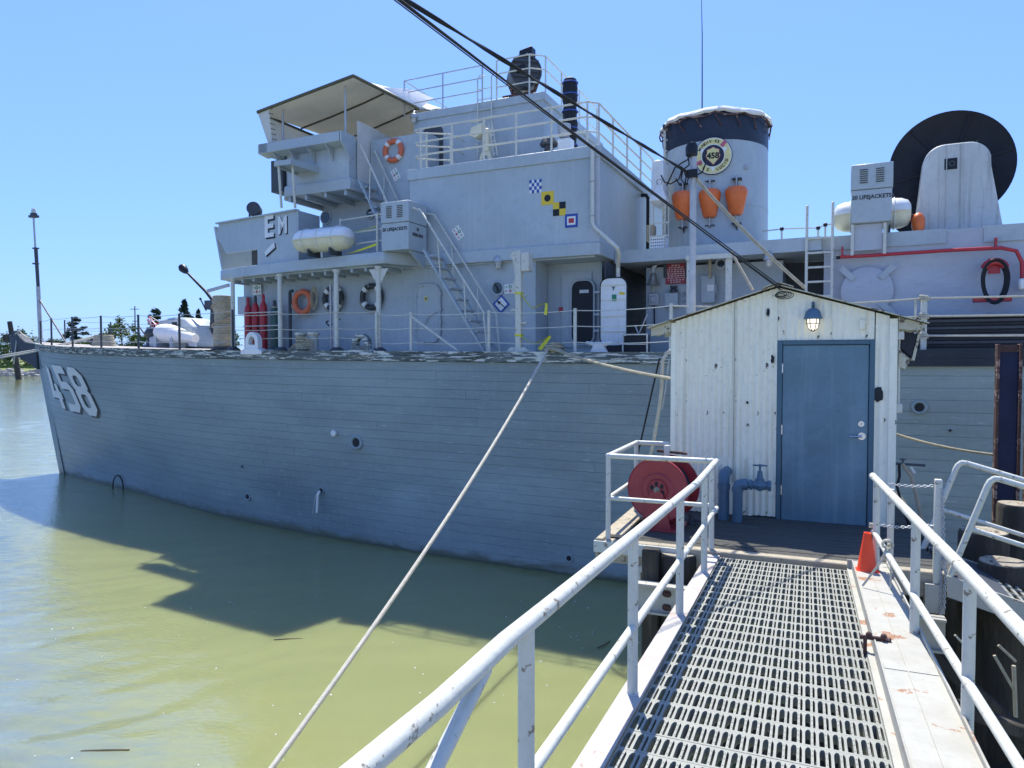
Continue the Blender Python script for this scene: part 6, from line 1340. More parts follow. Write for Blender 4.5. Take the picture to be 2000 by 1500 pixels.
build('waler', MB().box(-1.5, 2.4, .18, .275, 1.6, 1.8), pile_m, bw, DOCK)
# big steel fender beams at the right edge
a = DY(1946, 672, 1.6); b = DY(1990, 672, 1.6)
t = thing('steel_fender_beam', 'tall dark steel H beam with rusty pink edges at the right frame edge', 'beam', ((a.x+b.x)/2, 1.6, 0), DOCK)
fw = .035
build('flange', MB().box(a.x, a.x+fw, 1.56, 1.66, -1, a.z), rust_m, t, DOCK, bev=.006); build('flange', MB().box(b.x, b.x+fw, 1.56, 1.66, -1, a.z), rust_m, t, DOCK, bev=.006); build('top_plate', MB().box(a.x+fw+.001, b.x-.001, 1.59, 1.598, a.z-.10, a.z-.01), rust_m, t, DOCK); build('web', MB().box(a.x+fw+.001, b.x-.001, 1.6, 1.63, -1, a.z-.01), beam_m, t, DOCK)
t = thing('steel_fender_beam', 'second dark steel beam cut off by the right frame edge', 'beam', (b.x+.5, 1.55, 0), DOCK)
build('flange', MB().box(b.x+.09, b.x+.14, 1.42, 1.7, -1, a.z-.05), rust_m, t, DOCK, bev=.006); build('web', MB().box(b.x+.141, b.x+.7, 1.55, 1.58, -1, a.z-.06), beam_m, t, DOCK)
p = DY(1920, 890, 1.3); pile(1985, 985, .9, .2, 'dark tarred pile in front of the steel beams at the right edge')

# ---- shed
X0, X1, XA = -1.745, .685, -.53; ZE0, ZAP = 5.485, 5.86; YB = 2.3
def roofz(x): return ZAP-abs(x-XA)*(ZAP-ZE0)/(XA-X0)
sh = thing('shed', 'cream corrugated iron shed with a gable roof and a blue door', 'shed', ((X0+X1)/2, 1.1, PZ), DOCK)
def corr(name, x0, x1, z0, z1=None, y=0, amp=.015, pitch=.072, mat=None, parent=None, off=0):
    m = MB(); n = max(4, int((x1-x0)/pitch*6)); vs = []
    for i in range(n+1):
        x = lerp(x0, x1, i/n); c = amp*math.cos(2*math.pi*x/pitch); zt_ = (roofz(x)-.012 if z1 is None else z1)
        vs += [(x, y-off+c, z0), (x, y-off+c, zt_), (x, y-off+c+.006, zt_), (x, y-off+c+.006, z0)]
    m.add(vs, [(i*4, (i+1)*4, (i+1)*4+1, i*4+1) for i in range(n)]+[(i*4+3, i*4+2, (i+1)*4+2, (i+1)*4+3) for i in range(n)]+[(i*4, i*4+3, (i+1)*4+3, (i+1)*4) for i in range(n)]+[(0, 1, 2, 3), (n*4, n*4+3, n*4+2, n*4+1)])
    return build(name, m, mat or shed_m, parent or sh, DOCK, ang=70)
DX0, DX1, DZT = -.535, .478, 5.235
xs1 = DY(1437, 800, 0).x
corr('corrugated_panel', X0+.03, xs1, PZ+.01); corr('corrugated_panel', xs1-.02, DX0-.002, PZ+.02, off=.010)
corr('corrugated_panel', DX0+.0, DY(1610, 620, 0).x+.10, DZT+.003, off=.002, amp=.006); corr('corrugated_panel', DY(1610, 620, 0).x+.08, DX1-.01, DZT+.003, off=.010, amp=.006)
corr('corrugated_panel', DX1+.002, X1-.07, PZ-.02, amp=.005, off=.004)
a = DY(1392, 893, 0); b = DY(1470, 1015, 0); corr('patch_panel', a.x, b.x, PZ+.012, a.z, off=.022)
build('corner_flashing', MB().box(X1-.07, X1+.012, -.02, -.008, PZ-.04, roofz(X1)-.02), shed_m, sh, DOCK, bev=.003); build('corner_flashing', MB().box(X1+.001, X1+.013, -.007, .09, PZ-.04, roofz(X1)-.02), shed_m, sh, DOCK)
build('seam_gap', MB().box(xs1-.0215, xs1-.018, -.034, -.026, PZ+.4, roofz(xs1)-.03), black_m, sh, DOCK)
build('corner_flashing', MB().box(X0-.012, X0+.05, -.022, -.012, PZ+.0, roofz(X0)-.02), shed_m, sh, DOCK, bev=.003)
build('side_wall', MB().box(X0-.01, X0+.01, 0, YB, PZ, roofz(X0)-.02), shed_m, sh, DOCK); build('side_wall', MB().box(X1-.01, X1, .01, YB, PZ, roofz(X1)-.02), shed_m, sh, DOCK)
build('rear_wall', MB().prism([(X0, YB, PZ), (X1, YB, PZ), (X1, YB, roofz(X1)-.02), (XA, YB, ZAP-.02), (X0, YB, roofz(X0)-.02)], (0, .02, 0)), shed_m, sh, DOCK)
rfm = MB(); rz = []
for sx, xt in ((-1, -2.045), (1, .985)):
    m = MB(); n = 44; vs = []
    ys = [-.10+i*(YB+.25)/n for i in range(n+1)]
    for i, yv in enumerate(ys):
        c = .007*math.cos(2*math.pi*yv/.15)
        vs += [(XA, yv, ZAP+.022+c), (xt, yv, roofz(xt)+.022+c), (xt, yv, roofz(xt)+.010+c), (XA, yv, ZAP+.010+c)]
    m.add(vs, [(i*4+j, (i+1)*4+j, (i+1)*4+(j+1) % 4, i*4+(j+1) % 4) for i in range(n) for j in range(4)]+[(0, 1, 2, 3), (n*4+3, n*4+2, n*4+1, n*4)]); build('roof', m, eave_m, sh, DOCK, fixn=True, ang=60)
build('ridge_cap', MB().prism([(XA-.16, -.12, ZAP-.02), (XA, -.12, ZAP+.035), (XA+.16, -.12, ZAP-.02), (XA+.16, -.12, ZAP-.008), (XA, -.12, ZAP+.047), (XA-.16, -.12, ZAP-.008)], (0, YB+.3, 0)), eave_m, sh, DOCK)
for xa, xb in ((-2.0, X0-.015), (X1+.016, .95)):
    build('eave_board', MB().prism([(xa, -.03, roofz(xa)-.10 if xa < 0 else roofz(xa)-.13), (xb, -.03, roofz(xb)-.13 if xa < 0 else roofz(xb)-.09), (xb, -.03, roofz(xb)-.003), (xa, -.03, roofz(xa)-.003)], (0, .05, 0)), eave_m, sh, DOCK)
    for yv in (.35, .9, 1.5, 2.1): build('rafter_end', MB().prism([(xa, yv, roofz(xa)-.09), (xb, yv, roofz(xb)-.09), (xb, yv, roofz(xb)-.003), (xa, yv, roofz(xa)-.003)], (0, .05, 0)), eave_m, sh, DOCK)
# door
fr = MB().box(DX0, DX0+.055, -.035, .06, PZ, DZT).box(DX1-.055, DX1, -.035, .06, PZ-.02, DZT).box(DX0+.0551, DX1-.0551, -.035, .06, DZT-.05, DZT)
dfr = build('door_frame', fr, dframe_m, sh, DOCK, bev=.004)
dor = build('door', MB().box(DX0+.06, DX1-.06, -.018, .03, PZ-.005, DZT-.055), door_m, sh, DOCK, bev=.004)
for z in (3.45, 4.15, 4.86): build('hinge', MB().cyl((DX0+.058, -.03, z), (DX0+.058, -.03, z+.11), .008, n=8), chrome_m, dor, DOCK)
q = DY(1683, 852, -.02); build('lever_handle', MB().cyl((q.x, -.019, q.z), (q.x, -.03, q.z), .042, n=20).cyl((q.x, -.02, q.z), (q.x, -.07, q.z), .014, n=10).tube([(q.x, -.065, q.z), (q.x-.05, -.068, q.z-.003), (q.x-.125, -.06, q.z-.006)], .011, 8), chrome_m, dor, DOCK)
q = DY(1682, 828, -.02); build('deadbolt', MB().cyl((q.x, -.019, q.z), (q.x, -.034, q.z), .032, n=20), chrome_m, dor, DOCK); build('keyhole', MB().box(q.x-.003, q.x+.003, -.0355, -.0341, q.z-.01, q.z+.012), black_m, dor, DOCK)
build('threshold', MB().box(DX0, DX1, -.03, .05, PZ-.03, PZ+.0), dframe_m, sh, DOCK)
# marks and fittings of the shed front
q = DY(1715, 770, -.01); m = MB(); r4 = random.Random(4); pts = [(q.x+.055*math.cos(R(a))*r4.uniform(.8, 1.1), q.z+.088*math.sin(R(a))*r4.uniform(.85, 1.1)) for a in range(0, 360, 20)]
solo('black_patch', m.prism([(x, -.022, z) for x, z in pts], (0, .006, 0)), black_m, 'ragged black patch on the shed wall right of the blue door', 'patch', DOCK)
for px, py, w, h, lab in ((1500, 610, .018, .055, 'tall ragged hole in the shed front left above the blue door'), (1509, 702, .022, .052, 'ragged dark hole in the shed front beside the door frame'), (1521, 622, .010, .028, 'small dark hole in the shed front beside the tall ragged hole'), (1460, 786, .014, .018, 'small round dark hole low on the shed front')):
    q = DY(px, py, -.012); m = MB(); pts = [(q.x+w*math.cos(R(a))*r4.uniform(.6, 1.2), q.z+h*math.sin(R(a))*r4.uniform(.75, 1.15)) for a in range(0, 360, 24)]
    solo('rust_hole', m.prism([(x, -.0225, z) for x, z in pts], (0, .0015, 0)), black_m, lab, 'hole', DOCK)
q = DY(1461, 830, -.012); tl = link('stencil_mark', None, DOCK @ Matrix.Translation((q.x, -.02, q.z))); tl['label'] = 'small black letter A stencilled on the shed front'; tl['category'] = 'marking'
text('letter', 'A', .05, (q.x, -.021, q.z), XS, UZ, black_m, tl, DOCK, bold=.03, ext=.001)
bulk(0, 0, -.0, 'lit caged lamp with a blue hood over the shed door', lit=True, F=DOCK, s=.88, P_=DY(1588, 622, -.01))
q = DY(1684, 634, -.01); solo('wall_switch', MB().box(q.x-.03, q.x+.03, -.05, -.01, q.z-.055, q.z+.055).box(q.x+.03, q.x+.045, -.045, -.012, q.z, q.z+.05), shed_m, 'small painted-over switch box right of the lamp on the shed', 'switch', DOCK, bev=.005)
q = DY(1525, 575, -.02); m = MB(); 
for k in range(5): m.torus((q.x+.01*k, -.05-.01*k, q.z-.01+.01*math.sin(k)), (.2*math.sin(k), 1, .2), .035+.012*k, .0045, 18, 5, (.5, 1.2))
solo('cable_loops', m, rubber_m, 'tangle of dark cable loops under the shed roof ridge', 'cable', DOCK)
# conduit, floodlight on the right side of the shed
t = thing('conduit', 'white conduit and junction box on the right edge of the shed', 'conduit', (X1+.03, .02, 4.2), DOCK)
q0 = DY(1751, 660, .05); q1 = DY(1750, 790, .05); build('pipe', MB().tube([(X1+.035, .04, q0.z), (X1+.035, .04, q1.z)], .012, 8), rail_m, t, DOCK); build('junction_box', MB().box(X1+.014, X1+.07, 0, .08, q1.z-.09, q1.z+.01), rail_m, t, DOCK, bev=.006); build('junction_box', MB().box(X1+.014, X1+.075, -.01, .08, q0.z-.02, q0.z+.07), rail_m, t, DOCK, bev=.006)
a = DY(1790, 650, .1); b = DY(1762, 705, .1); t = thing('floodlight', 'tilted tan and black floodlight box on the right side of the shed', 'lamp', (b.x, .1, b.z), DOCK)
build('housing', MB().prism([(a.x-.14, .02, a.z+.02), (a.x+.0, .02, a.z-.02), (b.x+.08, .02, b.z+.04), (b.x-.03, .02, b.z+.14)], (0, .25, 0)), black_m, t, DOCK, bev=.006); build('face', MB().prism([(a.x+.004, .02, a.z-.02), (a.x+.03, .02, a.z-.01), (b.x+.11, .02, b.z+.0), (b.x+.084, .02, b.z+.02)], (0, .25, 0)), eave_m, t, DOCK); build('visor', MB().prism([(b.x-.04, .02, b.z+.12), (b.x+.08, .02, b.z+.02), (b.x+.02, .02, b.z-.09), (b.x-.04, .02, b.z-.06)], (0, .25, 0)), eave_m, t, DOCK)
# blue pipes and valve by the shed
a = DY(1413, 1030, -.28); z1 = DY(1413, 935, -.28).z
solo('standpipe', MB().tube([(a.x, -.28, PZ), (a.x, -.28, z1-.05)]+arc((a.x, -.28+.10, z1-.05), (0, -1, 0), (0, 0, 1), .10, 0, 90, 5)+[(a.x+.01, .02, z1+.05)], .062, 18).cyl((a.x, -.28, z1-.12), (a.x, -.28, z1-.06), .072, n=18), pipeb_m, 'thick blue standpipe bending into the shed wall', 'pipe', DOCK)
a = DY(1440, 1028, -.35); z1 = DY(1440, 945, -.35).z; vx = DY(1484, 944, -.35)
t = thing('valve_pipe', 'blue pipe with an elbow and a handwheel gate valve in front of the shed', 'valve', (a.x, -.35, PZ), DOCK)
build('pipe', MB().cyl((a.x, -.35, PZ), (a.x, -.35, z1-.06), .055, n=18), pipeb_m, t, DOCK); build('elbow', MB().tube([(a.x, -.35, z1-.09), (a.x, -.35, z1-.05)]+arc((a.x+.06, -.35, z1-.06), (-1, 0, 0), (0, 0, 1), .06, 0, 90, 5)+[(a.x+.11, -.35, z1)], .064, 18), pipeb_m, t, DOCK)
build('nipple', MB().cyl((a.x+.11, -.35, z1), (vx.x-.06, -.35, z1), .045, n=14), pipeb_m, t, DOCK)
build('valve_body', MB().lathe([(.06, -.11), (.06, -.085), (.045, -.08), (.055, -.04), (.07, 0), (.055, .04), (.045, .08), (.06, .085), (.06, .12)], (vx.x, -.35, z1), (1, 0, 0), 8), pipeb_m, t, DOCK)
build('bonnet', MB().lathe([(.05, .03), (.05, .07), (.035, .08), (.025, .16), (.012, .165), (.012, .24), (0, .24)], (vx.x, -.35, z1), n=16), pipeb_m, t, DOCK)
hw = build('handwheel', MB().torus((vx.x, -.35, z1+.225), (0, .12, 1), .072, .009, 22, 7), pipeb_m, t, DOCK); sp = MB()
for k in range(5): a_ = R(k*72); sp.cyl((vx.x, -.35, z1+.222), (vx.x+.07*math.cos(a_), -.35+.07*math.sin(a_), z1+.225), .006, n=5)
build('wheel_spokes', sp, pipeb_m, hw, DOCK)
# ---- red hose reel
c = DY(1284, 957, -1.12); c2 = DY(1307, 952, -.78); c2.z = c.z
t = thing('hose_reel', 'large dark red hose reel on a steel stand inside the corner railing', 'hose reel', (c.x, -1.0, PZ), DOCK)
ax = (c-c2).normalized(); Rr_ = .345
for cc, nm in ((c, 'front_disc'), (c2, 'rear_disc')):
    d = build(nm, MB().lathe([(.10, 0), (.115, .012), (.12, .0), (.17, .006), (.185, -.006), (.20, .0), (Rr_-.012, .0), (Rr_, .012), (Rr_+.004, -.01), (Rr_-.012, -.014), (.10, -.012), (.10, 0)], cc, ax, 48), reel_m, t, DOCK)
    if cc is c:
        build('hub_plate', MB().cyl(cc+ax*-.006, cc+ax*.003, .104, n=28), reel_m, d, DOCK)
        u = ax.cross(Vector(UZ)).normalized()
        for k in range(6):
            a_ = R(k*60+20); q = cc+u*(.068*math.cos(a_))+Vector((0, 0, .068*math.sin(a_))); build('hub_hole', MB().lathe([(.024, .004), (.024, .008), (0, .008)], q, ax, 12, scale=(.8, 1.1)), black_m, d, DOCK)
        build('axle_nut', MB().lathe([(.034, 0), (.034, .03), (.018, .034), (.018, .055), (0, .056)], cc, ax, 12), piletop_m, d, DOCK)
build('core', MB().cyl(c2, c, .16, n=24), rubber_m, t, DOCK)
for k in range(7): build('hose_turn', MB().torus(c2.lerp(c, (k+.7)/8), ax, .235, .021, 34, 7), rubber_m, t, DOCK)
for cc, o in ((c, .03), (c2, -.03)):
    q = cc+ax*o; build('stand', MB().prism([(q.x-.16, q.y-.01, PZ+.01), (q.x+.16, q.y-.01, PZ+.01), (q.x+.07, q.y-.01, q.z-.03), (q.x+.04, q.y-.01, q.z-.01), (q.x-.04, q.y-.01, q.z-.01), (q.x-.07, q.y-.01, q.z-.03)], (0, .02, 0)), reel_m, t, DOCK)
build('base', MB().box(c.x-.2, c2.x+.2, -1.2, -.7, PZ+.004, PZ+.03), reel_m, t, DOCK); build('crank_bar', MB().cyl((c.x-.05, -.9, c.z+.40), (c.x+.28, -.88, c.z+.38), .016, n=8), rust_m, t, DOCK)
q = DY(1303, 880, -.9); solo('white_nozzle', MB().box(q.x-.03, q.x+.03, -.93, -.87, q.z-.07, q.z+.06), rail_m, 'small white block standing on top of the red hose reel', 'fitting', DOCK, bev=.006)
q = DY(1350, 1030, -.7); solo('dark_coupling', MB().lathe([(.05, 0), (.05, .05), (.035, .06), (.035, .12), (0, .125)], (q.x, -.7, PZ+.002), n=14).torus((q.x, -.7, PZ+.14), (0, 0, 1), .045, .008, 14, 5).cyl((q.x, -.7, PZ+.05), (q.x+.12, -.75, PZ+.06), .018), dgrey_m, 'small dark hydrant coupling on the boards beside the hose reel', 'valve', DOCK)
# ---- platform corner railing
ZR = 4.025; c0 = Vector((-2.09, YF+.01, PZ)); c1 = Vector((-2.09, -.42, PZ)); c3 = Vector((-1.06, YF+.02, PZ))
t = thing('corner_railing', 'white pipe railing boxing in the red hose reel at the platform corner', 'railing', c0, DOCK)
for p in (c0, c1, c3): build('post', MB().cyl(p, (p.x, p.y, ZR), .027, n=12), rail_m, t, DOCK)
c4 = Vector((-1.70, -.42, ZR))
for h, r in ((ZR, .027), (PZ+.43, .022)):
    build('rail', MB().tube([(c3.x, c3.y, h), (c0.x, c0.y, h)], r, 12), rail_m, t, DOCK); build('rail', MB().tube([(c0.x, c0.y, h), (c1.x, c1.y, h), (c4.x, c4.y, h)], r, 12), rail_m, t, DOCK)
    for p in (c0, c3): build('elbow', MB().ball((p.x, p.y, h), r*1.15, 12, 8), rail_m, t, DOCK)

# ---- gangway
gw = thing('gangway', 'sloping aluminium-grated gangway with white pipe handrails leading to the shed', 'gangway', (-.3, -4, 3.0), DOCK)
YN, YE = -11.0, -1.80
def gbox(x0, x1, dz0, dz1, y0=YN, y1=YE): 
    return MB().add([(x0, y0, gz(y0)+dz0), (x1, y0, gz(y0)+dz0), (x0, y1, gz(y1)+dz0), (x1, y1, gz(y1)+dz0), (x0, y0, gz(y0)+dz1), (x1, y0, gz(y0)+dz1), (x0, y1, gz(y1)+dz1), (x1, y1, gz(y1)+dz1)],
                    [(0, 2, 3, 1), (4, 5, 7, 6), (0, 1, 5, 4), (2, 6, 7, 3), (0, 4, 6, 2), (1, 3, 7, 5)])
build('left_stringer', gbox(-1.085, -.965, -.004, .012), pink_m, gw, DOCK, bev=.003); build('left_stringer_web', gbox(-1.08, -1.06, -.25, -.005), gang_m, gw, DOCK); build('left_stringer_flange', gbox(-1.08, -.98, -.262, -.251), gang_m, gw, DOCK)
bm_ = build('right_beam', gbox(.185, .45, .075, .085), gang_m, gw, DOCK)
build('inner_side', gbox(.176, .1845, -.02, .095), gang_m, gw, DOCK, bev=.002); build('outer_lip', gbox(.4505, .462, -.24, .112), gang_m, gw, DOCK, bev=.002); build('inner_step', gbox(.139, .1755, .002, .012), gang_m, gw, DOCK); build('inner_web', gbox(.1385, .1455, -.2, .001), gang_m, gw, DOCK)
build('joint_cover', gbox(.19, .446, .0855, .0885, -4.55, -4.48), gang_m, gw, DOCK)
build('crease', gbox(.300, .306, .0852, .090), gang_m, gw, DOCK)
build('end_plate', MB().box(.14, .46, YE, YE+.012, gz(YE)-.12, gz(YE)+.09), gang_m, gw, DOCK)
# grating planks: transverse edges, tapering ribs and round-ended slots
PITCH_Y = .182; CW = .0555; GX0, GX1 = -.962, .137; nC = int((GX1-GX0)/CW); CW = (GX1-GX0)/nC
def panel():
    m = MB(); D = .045
    m.box(GX0, GX1, 0, .0145, -D, 0); m.box(GX0, GX1, PITCH_Y-.0145, PITCH_Y-.0015, -D, 0)
    a, b = .0145, PITCH_Y-.0145
    def rib(xc, w, fl):
        q = [(xc-w, a), (xc+w, a), (xc+w*.9, lerp(a, b, .62)), (xc+w*.95, lerp(a, b, .80)), (xc+fl, lerp(a, b, .93)), (xc+fl*1.5, b), (xc-fl*1.5, b), (xc-fl, lerp(a, b, .93)), (xc-w*.95, lerp(a, b, .80)), (xc-w*.9, lerp(a, b, .62))]
        m.prism([(min(GX1, max(GX0, x_)), y_, 0) for x_, y_ in q], (0, 0, -D))
    for i in range(nC+1):
        x = GX0+i*CW; rib(x, .0064, .0105)
        if i < nC: rib(x+.0355, .0058, .0075)
        if i < nC:
            for yy in (a+.02, lerp(a, b, .5), b-.03): m.box(x+.0355-.0022, x+.0355+.0022, yy, yy+.007, .0, .0022)
    return m
pm = panel(); me = bpy.data.meshes.new('grating_plank'); me.from_pydata(pm.v, [], pm.f); finish(me, 40, False); me.materials.append(alu_m)
sl = math.atan(.0487); y = YE-.004-PITCH_Y; k = 0
rr = random.Random(2)
while y > -10.2:
    Mx = DOCK @ Matrix.Translation((0, y, gz(y)-.004-rr.uniform(0, .0015))) @ Matrix.Rotation(-sl, 4, 'X')
    link('grating_plank', me, Mx, gw); y -= PITCH_Y+(.0 if k % 4 else .003); k += 1
for xx in (-.72, -.18, .05): build('under_bar', gbox(xx, xx+.04, -.16, -.045), dgrey_m, gw, DOCK)
# cable pair laid under the grating edge (thin dark bars seen through)
# handrails
L1 = DX(1400, 912, -1.02); L2 = DX(985, 1255, -1.02); sl2 = (L2.z-L1.z)/(L2.y-L1.y)
def lz(y): return L1.z+sl2*(y-L1.y)
t = thing('gangway_handrail', 'left white pipe handrail of the gangway rising towards the viewer', 'railing', (-1.02, -5, 3.2), DOCK)
build('top_rail', MB().tube([(-1.02, YF+.02, ZR), (-1.02, -3, lz(-3)), (-1.02, L2.y, L2.z), (-1.02, L2.y-.4, L2.z+.0), (-1.02, -10.3, lz(-10.3)-.02)], .029, 14), rail_m, t, DOCK)
M1 = DX(1395, 1000, -1.02); M2 = DX(1050, 1490, -1.02); build('mid_rail', MB().tube([(-1.02, YF+.1, M1.z), (-1.02, M2.y, M2.z), (-1.02, -10.3, M2.z+(M2.z-M1.z)/(M2.y-M1.y)*(-10.3-M2.y))], .022, 12), rail_m, t, DOCK)
for px, py in ((1375, 1118), (1327, 1215), (1235, 1390)):
    q = DX(px, py, -1.02); build('post', MB().cyl((-1.02, q.y, gz(q.y)+.0), (-1.02, q.y, lz(q.y)), .027, n=12), rail_m, t, DOCK)
    build('weld', MB().lathe([(.034, 0), (.032, .006), (.027, .012)], (-1.02, q.y, gz(q.y)+.012), n=12), rail_m, t, DOCK)
q = DX(1028, 1300, -1.02); build('post', MB().cyl((-1.02, q.y, gz(q.y)), (-1.02, q.y, L2.z), .027, n=12), rail_m, t, DOCK); build('post', MB().cyl((-1.02, -9.6, gz(-9.6)), (-1.02, -9.6, lz(-9.6)), .027, n=12), rail_m, t, DOCK)
a = DX(948, 1305, -1.02); b = DX(850, 1500, -1.02); build('diagonal_brace', MB().tube([a, b, a.lerp(b, 2.2)], .021, 10), rail_m, t, DOCK)
xr0, xr1 = .33, .47
def rx_(y): return lerp(xr0, xr1, min(1.3, (y+1.9)/(-5.2+1.9)))
t = thing('gangway_handrail', 'right white pipe handrail of the gangway with a knotted rope near its end', 'railing', (.45, -5, 3.2), DOCK)
def onr(px, py):
    x = .42
    for _ in range(8): q = DX(px, py, x); x = rx_(q.y)
    return q
ra, rb, rc = onr(1705, 930), onr(1890, 1120), onr(1998, 1235)
far = rb.lerp(rc, (-10.3-rb.y)/(rc.y-rb.y))
build('top_rail', MB().tube([ra, rb, rc, far], .029, 14), rail_m, t, DOCK); build('end_cap', MB().ball(ra, .031, 12, 8), rail_m, t, DOCK)
ma, mb_ = onr(1706, 1038), onr(1885, 1325); mf = ma.lerp(mb_, (-10.3-ma.y)/(mb_.y-ma.y)); build('mid_rail', MB().tube([ma, mb_, mf], .022, 12), rail_m, t, DOCK)
for px, py in ((1711, 935), (1786, 1012), (1890, 1120)):
    q = onr(px, py); build('post', MB().cyl((q.x+.01, q.y, gz(q.y)-.2), (q.x+.01, q.y, q.z), .027, n=12), rail_m, t, DOCK)
kn = MB(); q = onr(1733, 1062); q2 = onr(1706, 1120)
for k in range(4): kn.torus(q+Vector((0, -.01*k, 0)), (0.2*math.sin(k), 1, .3), .032+.004*(k % 2), .008, 14, 6)
kn.tube([q+Vector((0, 0, -.02)), q+Vector((-.04, -.03, -.13)), (.20, q.y-.02, gz(q.y)+.10)], .009, 6); kn.tube([q+Vector((.01, 0, 0)), q+Vector((.03, .02, -.2)), q+Vector((.03, .02, -.5))], .008, 6)
kn2 = onr(1707, 1030)
for k in range(3): kn.torus(kn2+Vector((0, .0, .01*k)), (.2*k, .3, 1), .034, .007, 14, 6)
solo('knotted_rope', kn, ropew_m, 'white rope knotted round the right mid rail near the traffic cone', 'rope', DOCK)
# rusty clamp on the beam
q = DZ(1704, 1256, gz(-3.4)+.1); cl = MB().cyl((q.x-.07, q.y, q.z+.03), (q.x+.10, q.y+.01, q.z+.03), .014, n=8).box(q.x-.05, q.x-.03, q.y-.015, q.y+.015, q.z-.11, q.z+.03).tube([(q.x+.05, q.y, q.z+.03), (q.x+.07, q.y-.02, q.z-.02), (q.x+.03, q.y-.03, q.z-.04)], .008, 6).ball((q.x-.02, q.y, q.z+.05), .018, 8, 6).ball((q.x+.06, q.y, q.z+.05), .018, 8, 6)
solo('rusty_clamp', cl, rust_m, 'rusty brown clamp fixed across the inner lip of the white beam', 'clamp', DOCK)
q = DZ(1735, 1215, gz(-2.8)+.087); solo('rust_stain', MB().prism([(q.x-.03, q.y+.20, q.z+.002), (q.x+.0, q.y+.24, q.z+.002), (q.x+.035, q.y+.1, q.z+.004), (q.x+.03, q.y-.2, q.z+.012), (q.x-.0, q.y-.24, q.z+.014), (q.x-.015, q.y-.02, q.z+.008)], (0, 0, -.001)), paint('orange_rust', (.50, .24, .06), .8, .3, 14, chip=.56, chip_col=(.70, .66, .58), chip_scale=22), 'orange rust scab on the white beam top', 'rust', DOCK)
# traffic cone
q = DZ(1693, 1117, gz(YE)+.09); t = thing('traffic_cone', 'bright orange traffic cone standing at the end of the white beam', 'cone', (q.x, q.y, gz(YE)+.086), DOCK)
zc = gz(YE)+.091
build('base', MB().box(q.x-.085, q.x+.10, q.y-.085, q.y+.085, zc, zc+.014), cone_m, t, DOCK, bev=.005)
build('cone_body', MB().lathe([(.082, .015), (.076, .03), (.030, .325), (.028, .335), (.018, .335), (.018, .3)], (q.x, q.y, zc), n=28), cone_m, t, DOCK)
# ---- posts, chains and ramp at the right
pw = DY(1829, 1128, -1.78); ptp = DY(1831, 936, -1.78)
t = thing('gate_post', 'white square post with loose chain right of the traffic cone', 'post', (pw.x, pw.y, pw.z), DOCK)
build('post', MB().box(pw.x-.028, pw.x+.028, -1.81, -1.75, pw.z-.05, ptp.z), rail_m, t, DOCK, bev=.005); build('foot_bracket', MB().box(pw.x-.09, pw.x+.06, -1.83, -1.73, pw.z-.3, pw.z-.051), gang_m, t, DOCK)
def chain(name, pts, label, r=.0045, L=.034):
    m = MB(); P_ = [Vector(p) for p in pts]; d = 0; k = 0; segs = [(P_[i+1]-P_[i]).length for i in range(len(P_)-1)]; tot = sum(segs); n = int(tot/(L*.72))
    for i in range(n):
        s = (i+.5)/n*tot; j = 0
        while s > segs[j] and j < len(segs)-1: s -= segs[j]; j += 1
        dr = (P_[j+1]-P_[j]).normalized(); c = P_[j]+dr*s; a = Vector((0, 1, 0)) if abs(dr.y) < .8 else Vector((1, 0, 0)); n1 = dr.cross(a).normalized(); n2 = dr.cross(n1).normalized(); w = n1 if i % 2 else n2
        m.tube([c+dr*(L/2*math.cos(R(q)))+w*(L*.30*math.sin(R(q))) for q in range(0, 360, 45)], r, 5, closed=True)
    return solo(name, m, galv_m, label, 'chain', DOCK)
a = DY(1735, 945, -1.78); chain('chain', sag(a, ptp+Vector((-.03, 0, -.06)), .012, 6), 'upper chain strung between the handrail end and the white square post')
a = DY(1706, 1022, -1.78); b = DY(1790, 1028, -1.78); chain('chain', sag(a, b, .02, 6)+[Vector((pw.x-.03, -1.78, b.z+.02))], 'lower chain strung from the handrail end to the white square post')
chain('chain', [(ptp.x+.035, -1.82, ptp.z-.08), (ptp.x+.045, -1.83, ptp.z-.5), (ptp.x+.03, -1.83, ptp.z-1.0), (ptp.x+.035, -1.85, ptp.z-1.35)], 'chain hanging straight down beside the white square post')
chain('chain', [(ptp.x+.05, -1.84, ptp.z-.5), (ptp.x+.065, -1.85, ptp.z-.8), (ptp.x+.055, -1.85, ptp.z-1.1)], 'short second chain hanging low beside the long hanging chain')
q = DY(1739, 1080, -1.72); solo('rail_end_post', MB().cyl((q.x, -1.70, PZ-.3), (q.x, -1.70, DY(1735, 955, -1.70).z), .027, n=12), rail_m, 'white round post just behind the right handrail end, left of the chains', 'post', DOCK)
SLP = math.tan(R(16)); yB, yA = -1.80, -.85
fB = DY(1854, 1128, yB); tB = DY(1935, 934, yB)
rp = thing('side_ramp', 'grated side ramp sloping down to the right behind the gangway handrail', 'ramp', (fB.x+1, -1.3, 2.6), DOCK)
def rz_(x): return fB.z-(x-fB.x)*SLP
xE = fB.x+3.2
def rbox(x0, x1, y0, y1, d0, d1): return MB().add([(x0, y0, rz_(x0)+d0), (x1, y0, rz_(x1)+d0), (x0, y1, rz_(x0)+d0), (x1, y1, rz_(x1)+d0), (x0, y0, rz_(x0)+d1), (x1, y0, rz_(x1)+d1), (x0, y1, rz_(x0)+d1), (x1, y1, rz_(x1)+d1)], [(0, 2, 3, 1), (4, 5, 7, 6), (0, 1, 5, 4), (2, 6, 7, 3), (0, 4, 6, 2), (1, 3, 7, 5)])
build('side_channel', rbox(fB.x-.02, xE, yB-.05, yB-.02, -.16, .02), gang_m, rp, DOCK); build('side_channel', rbox(fB.x-.02, xE, yA+.02, yA+.05, -.16, .02), gang_m, rp, DOCK)
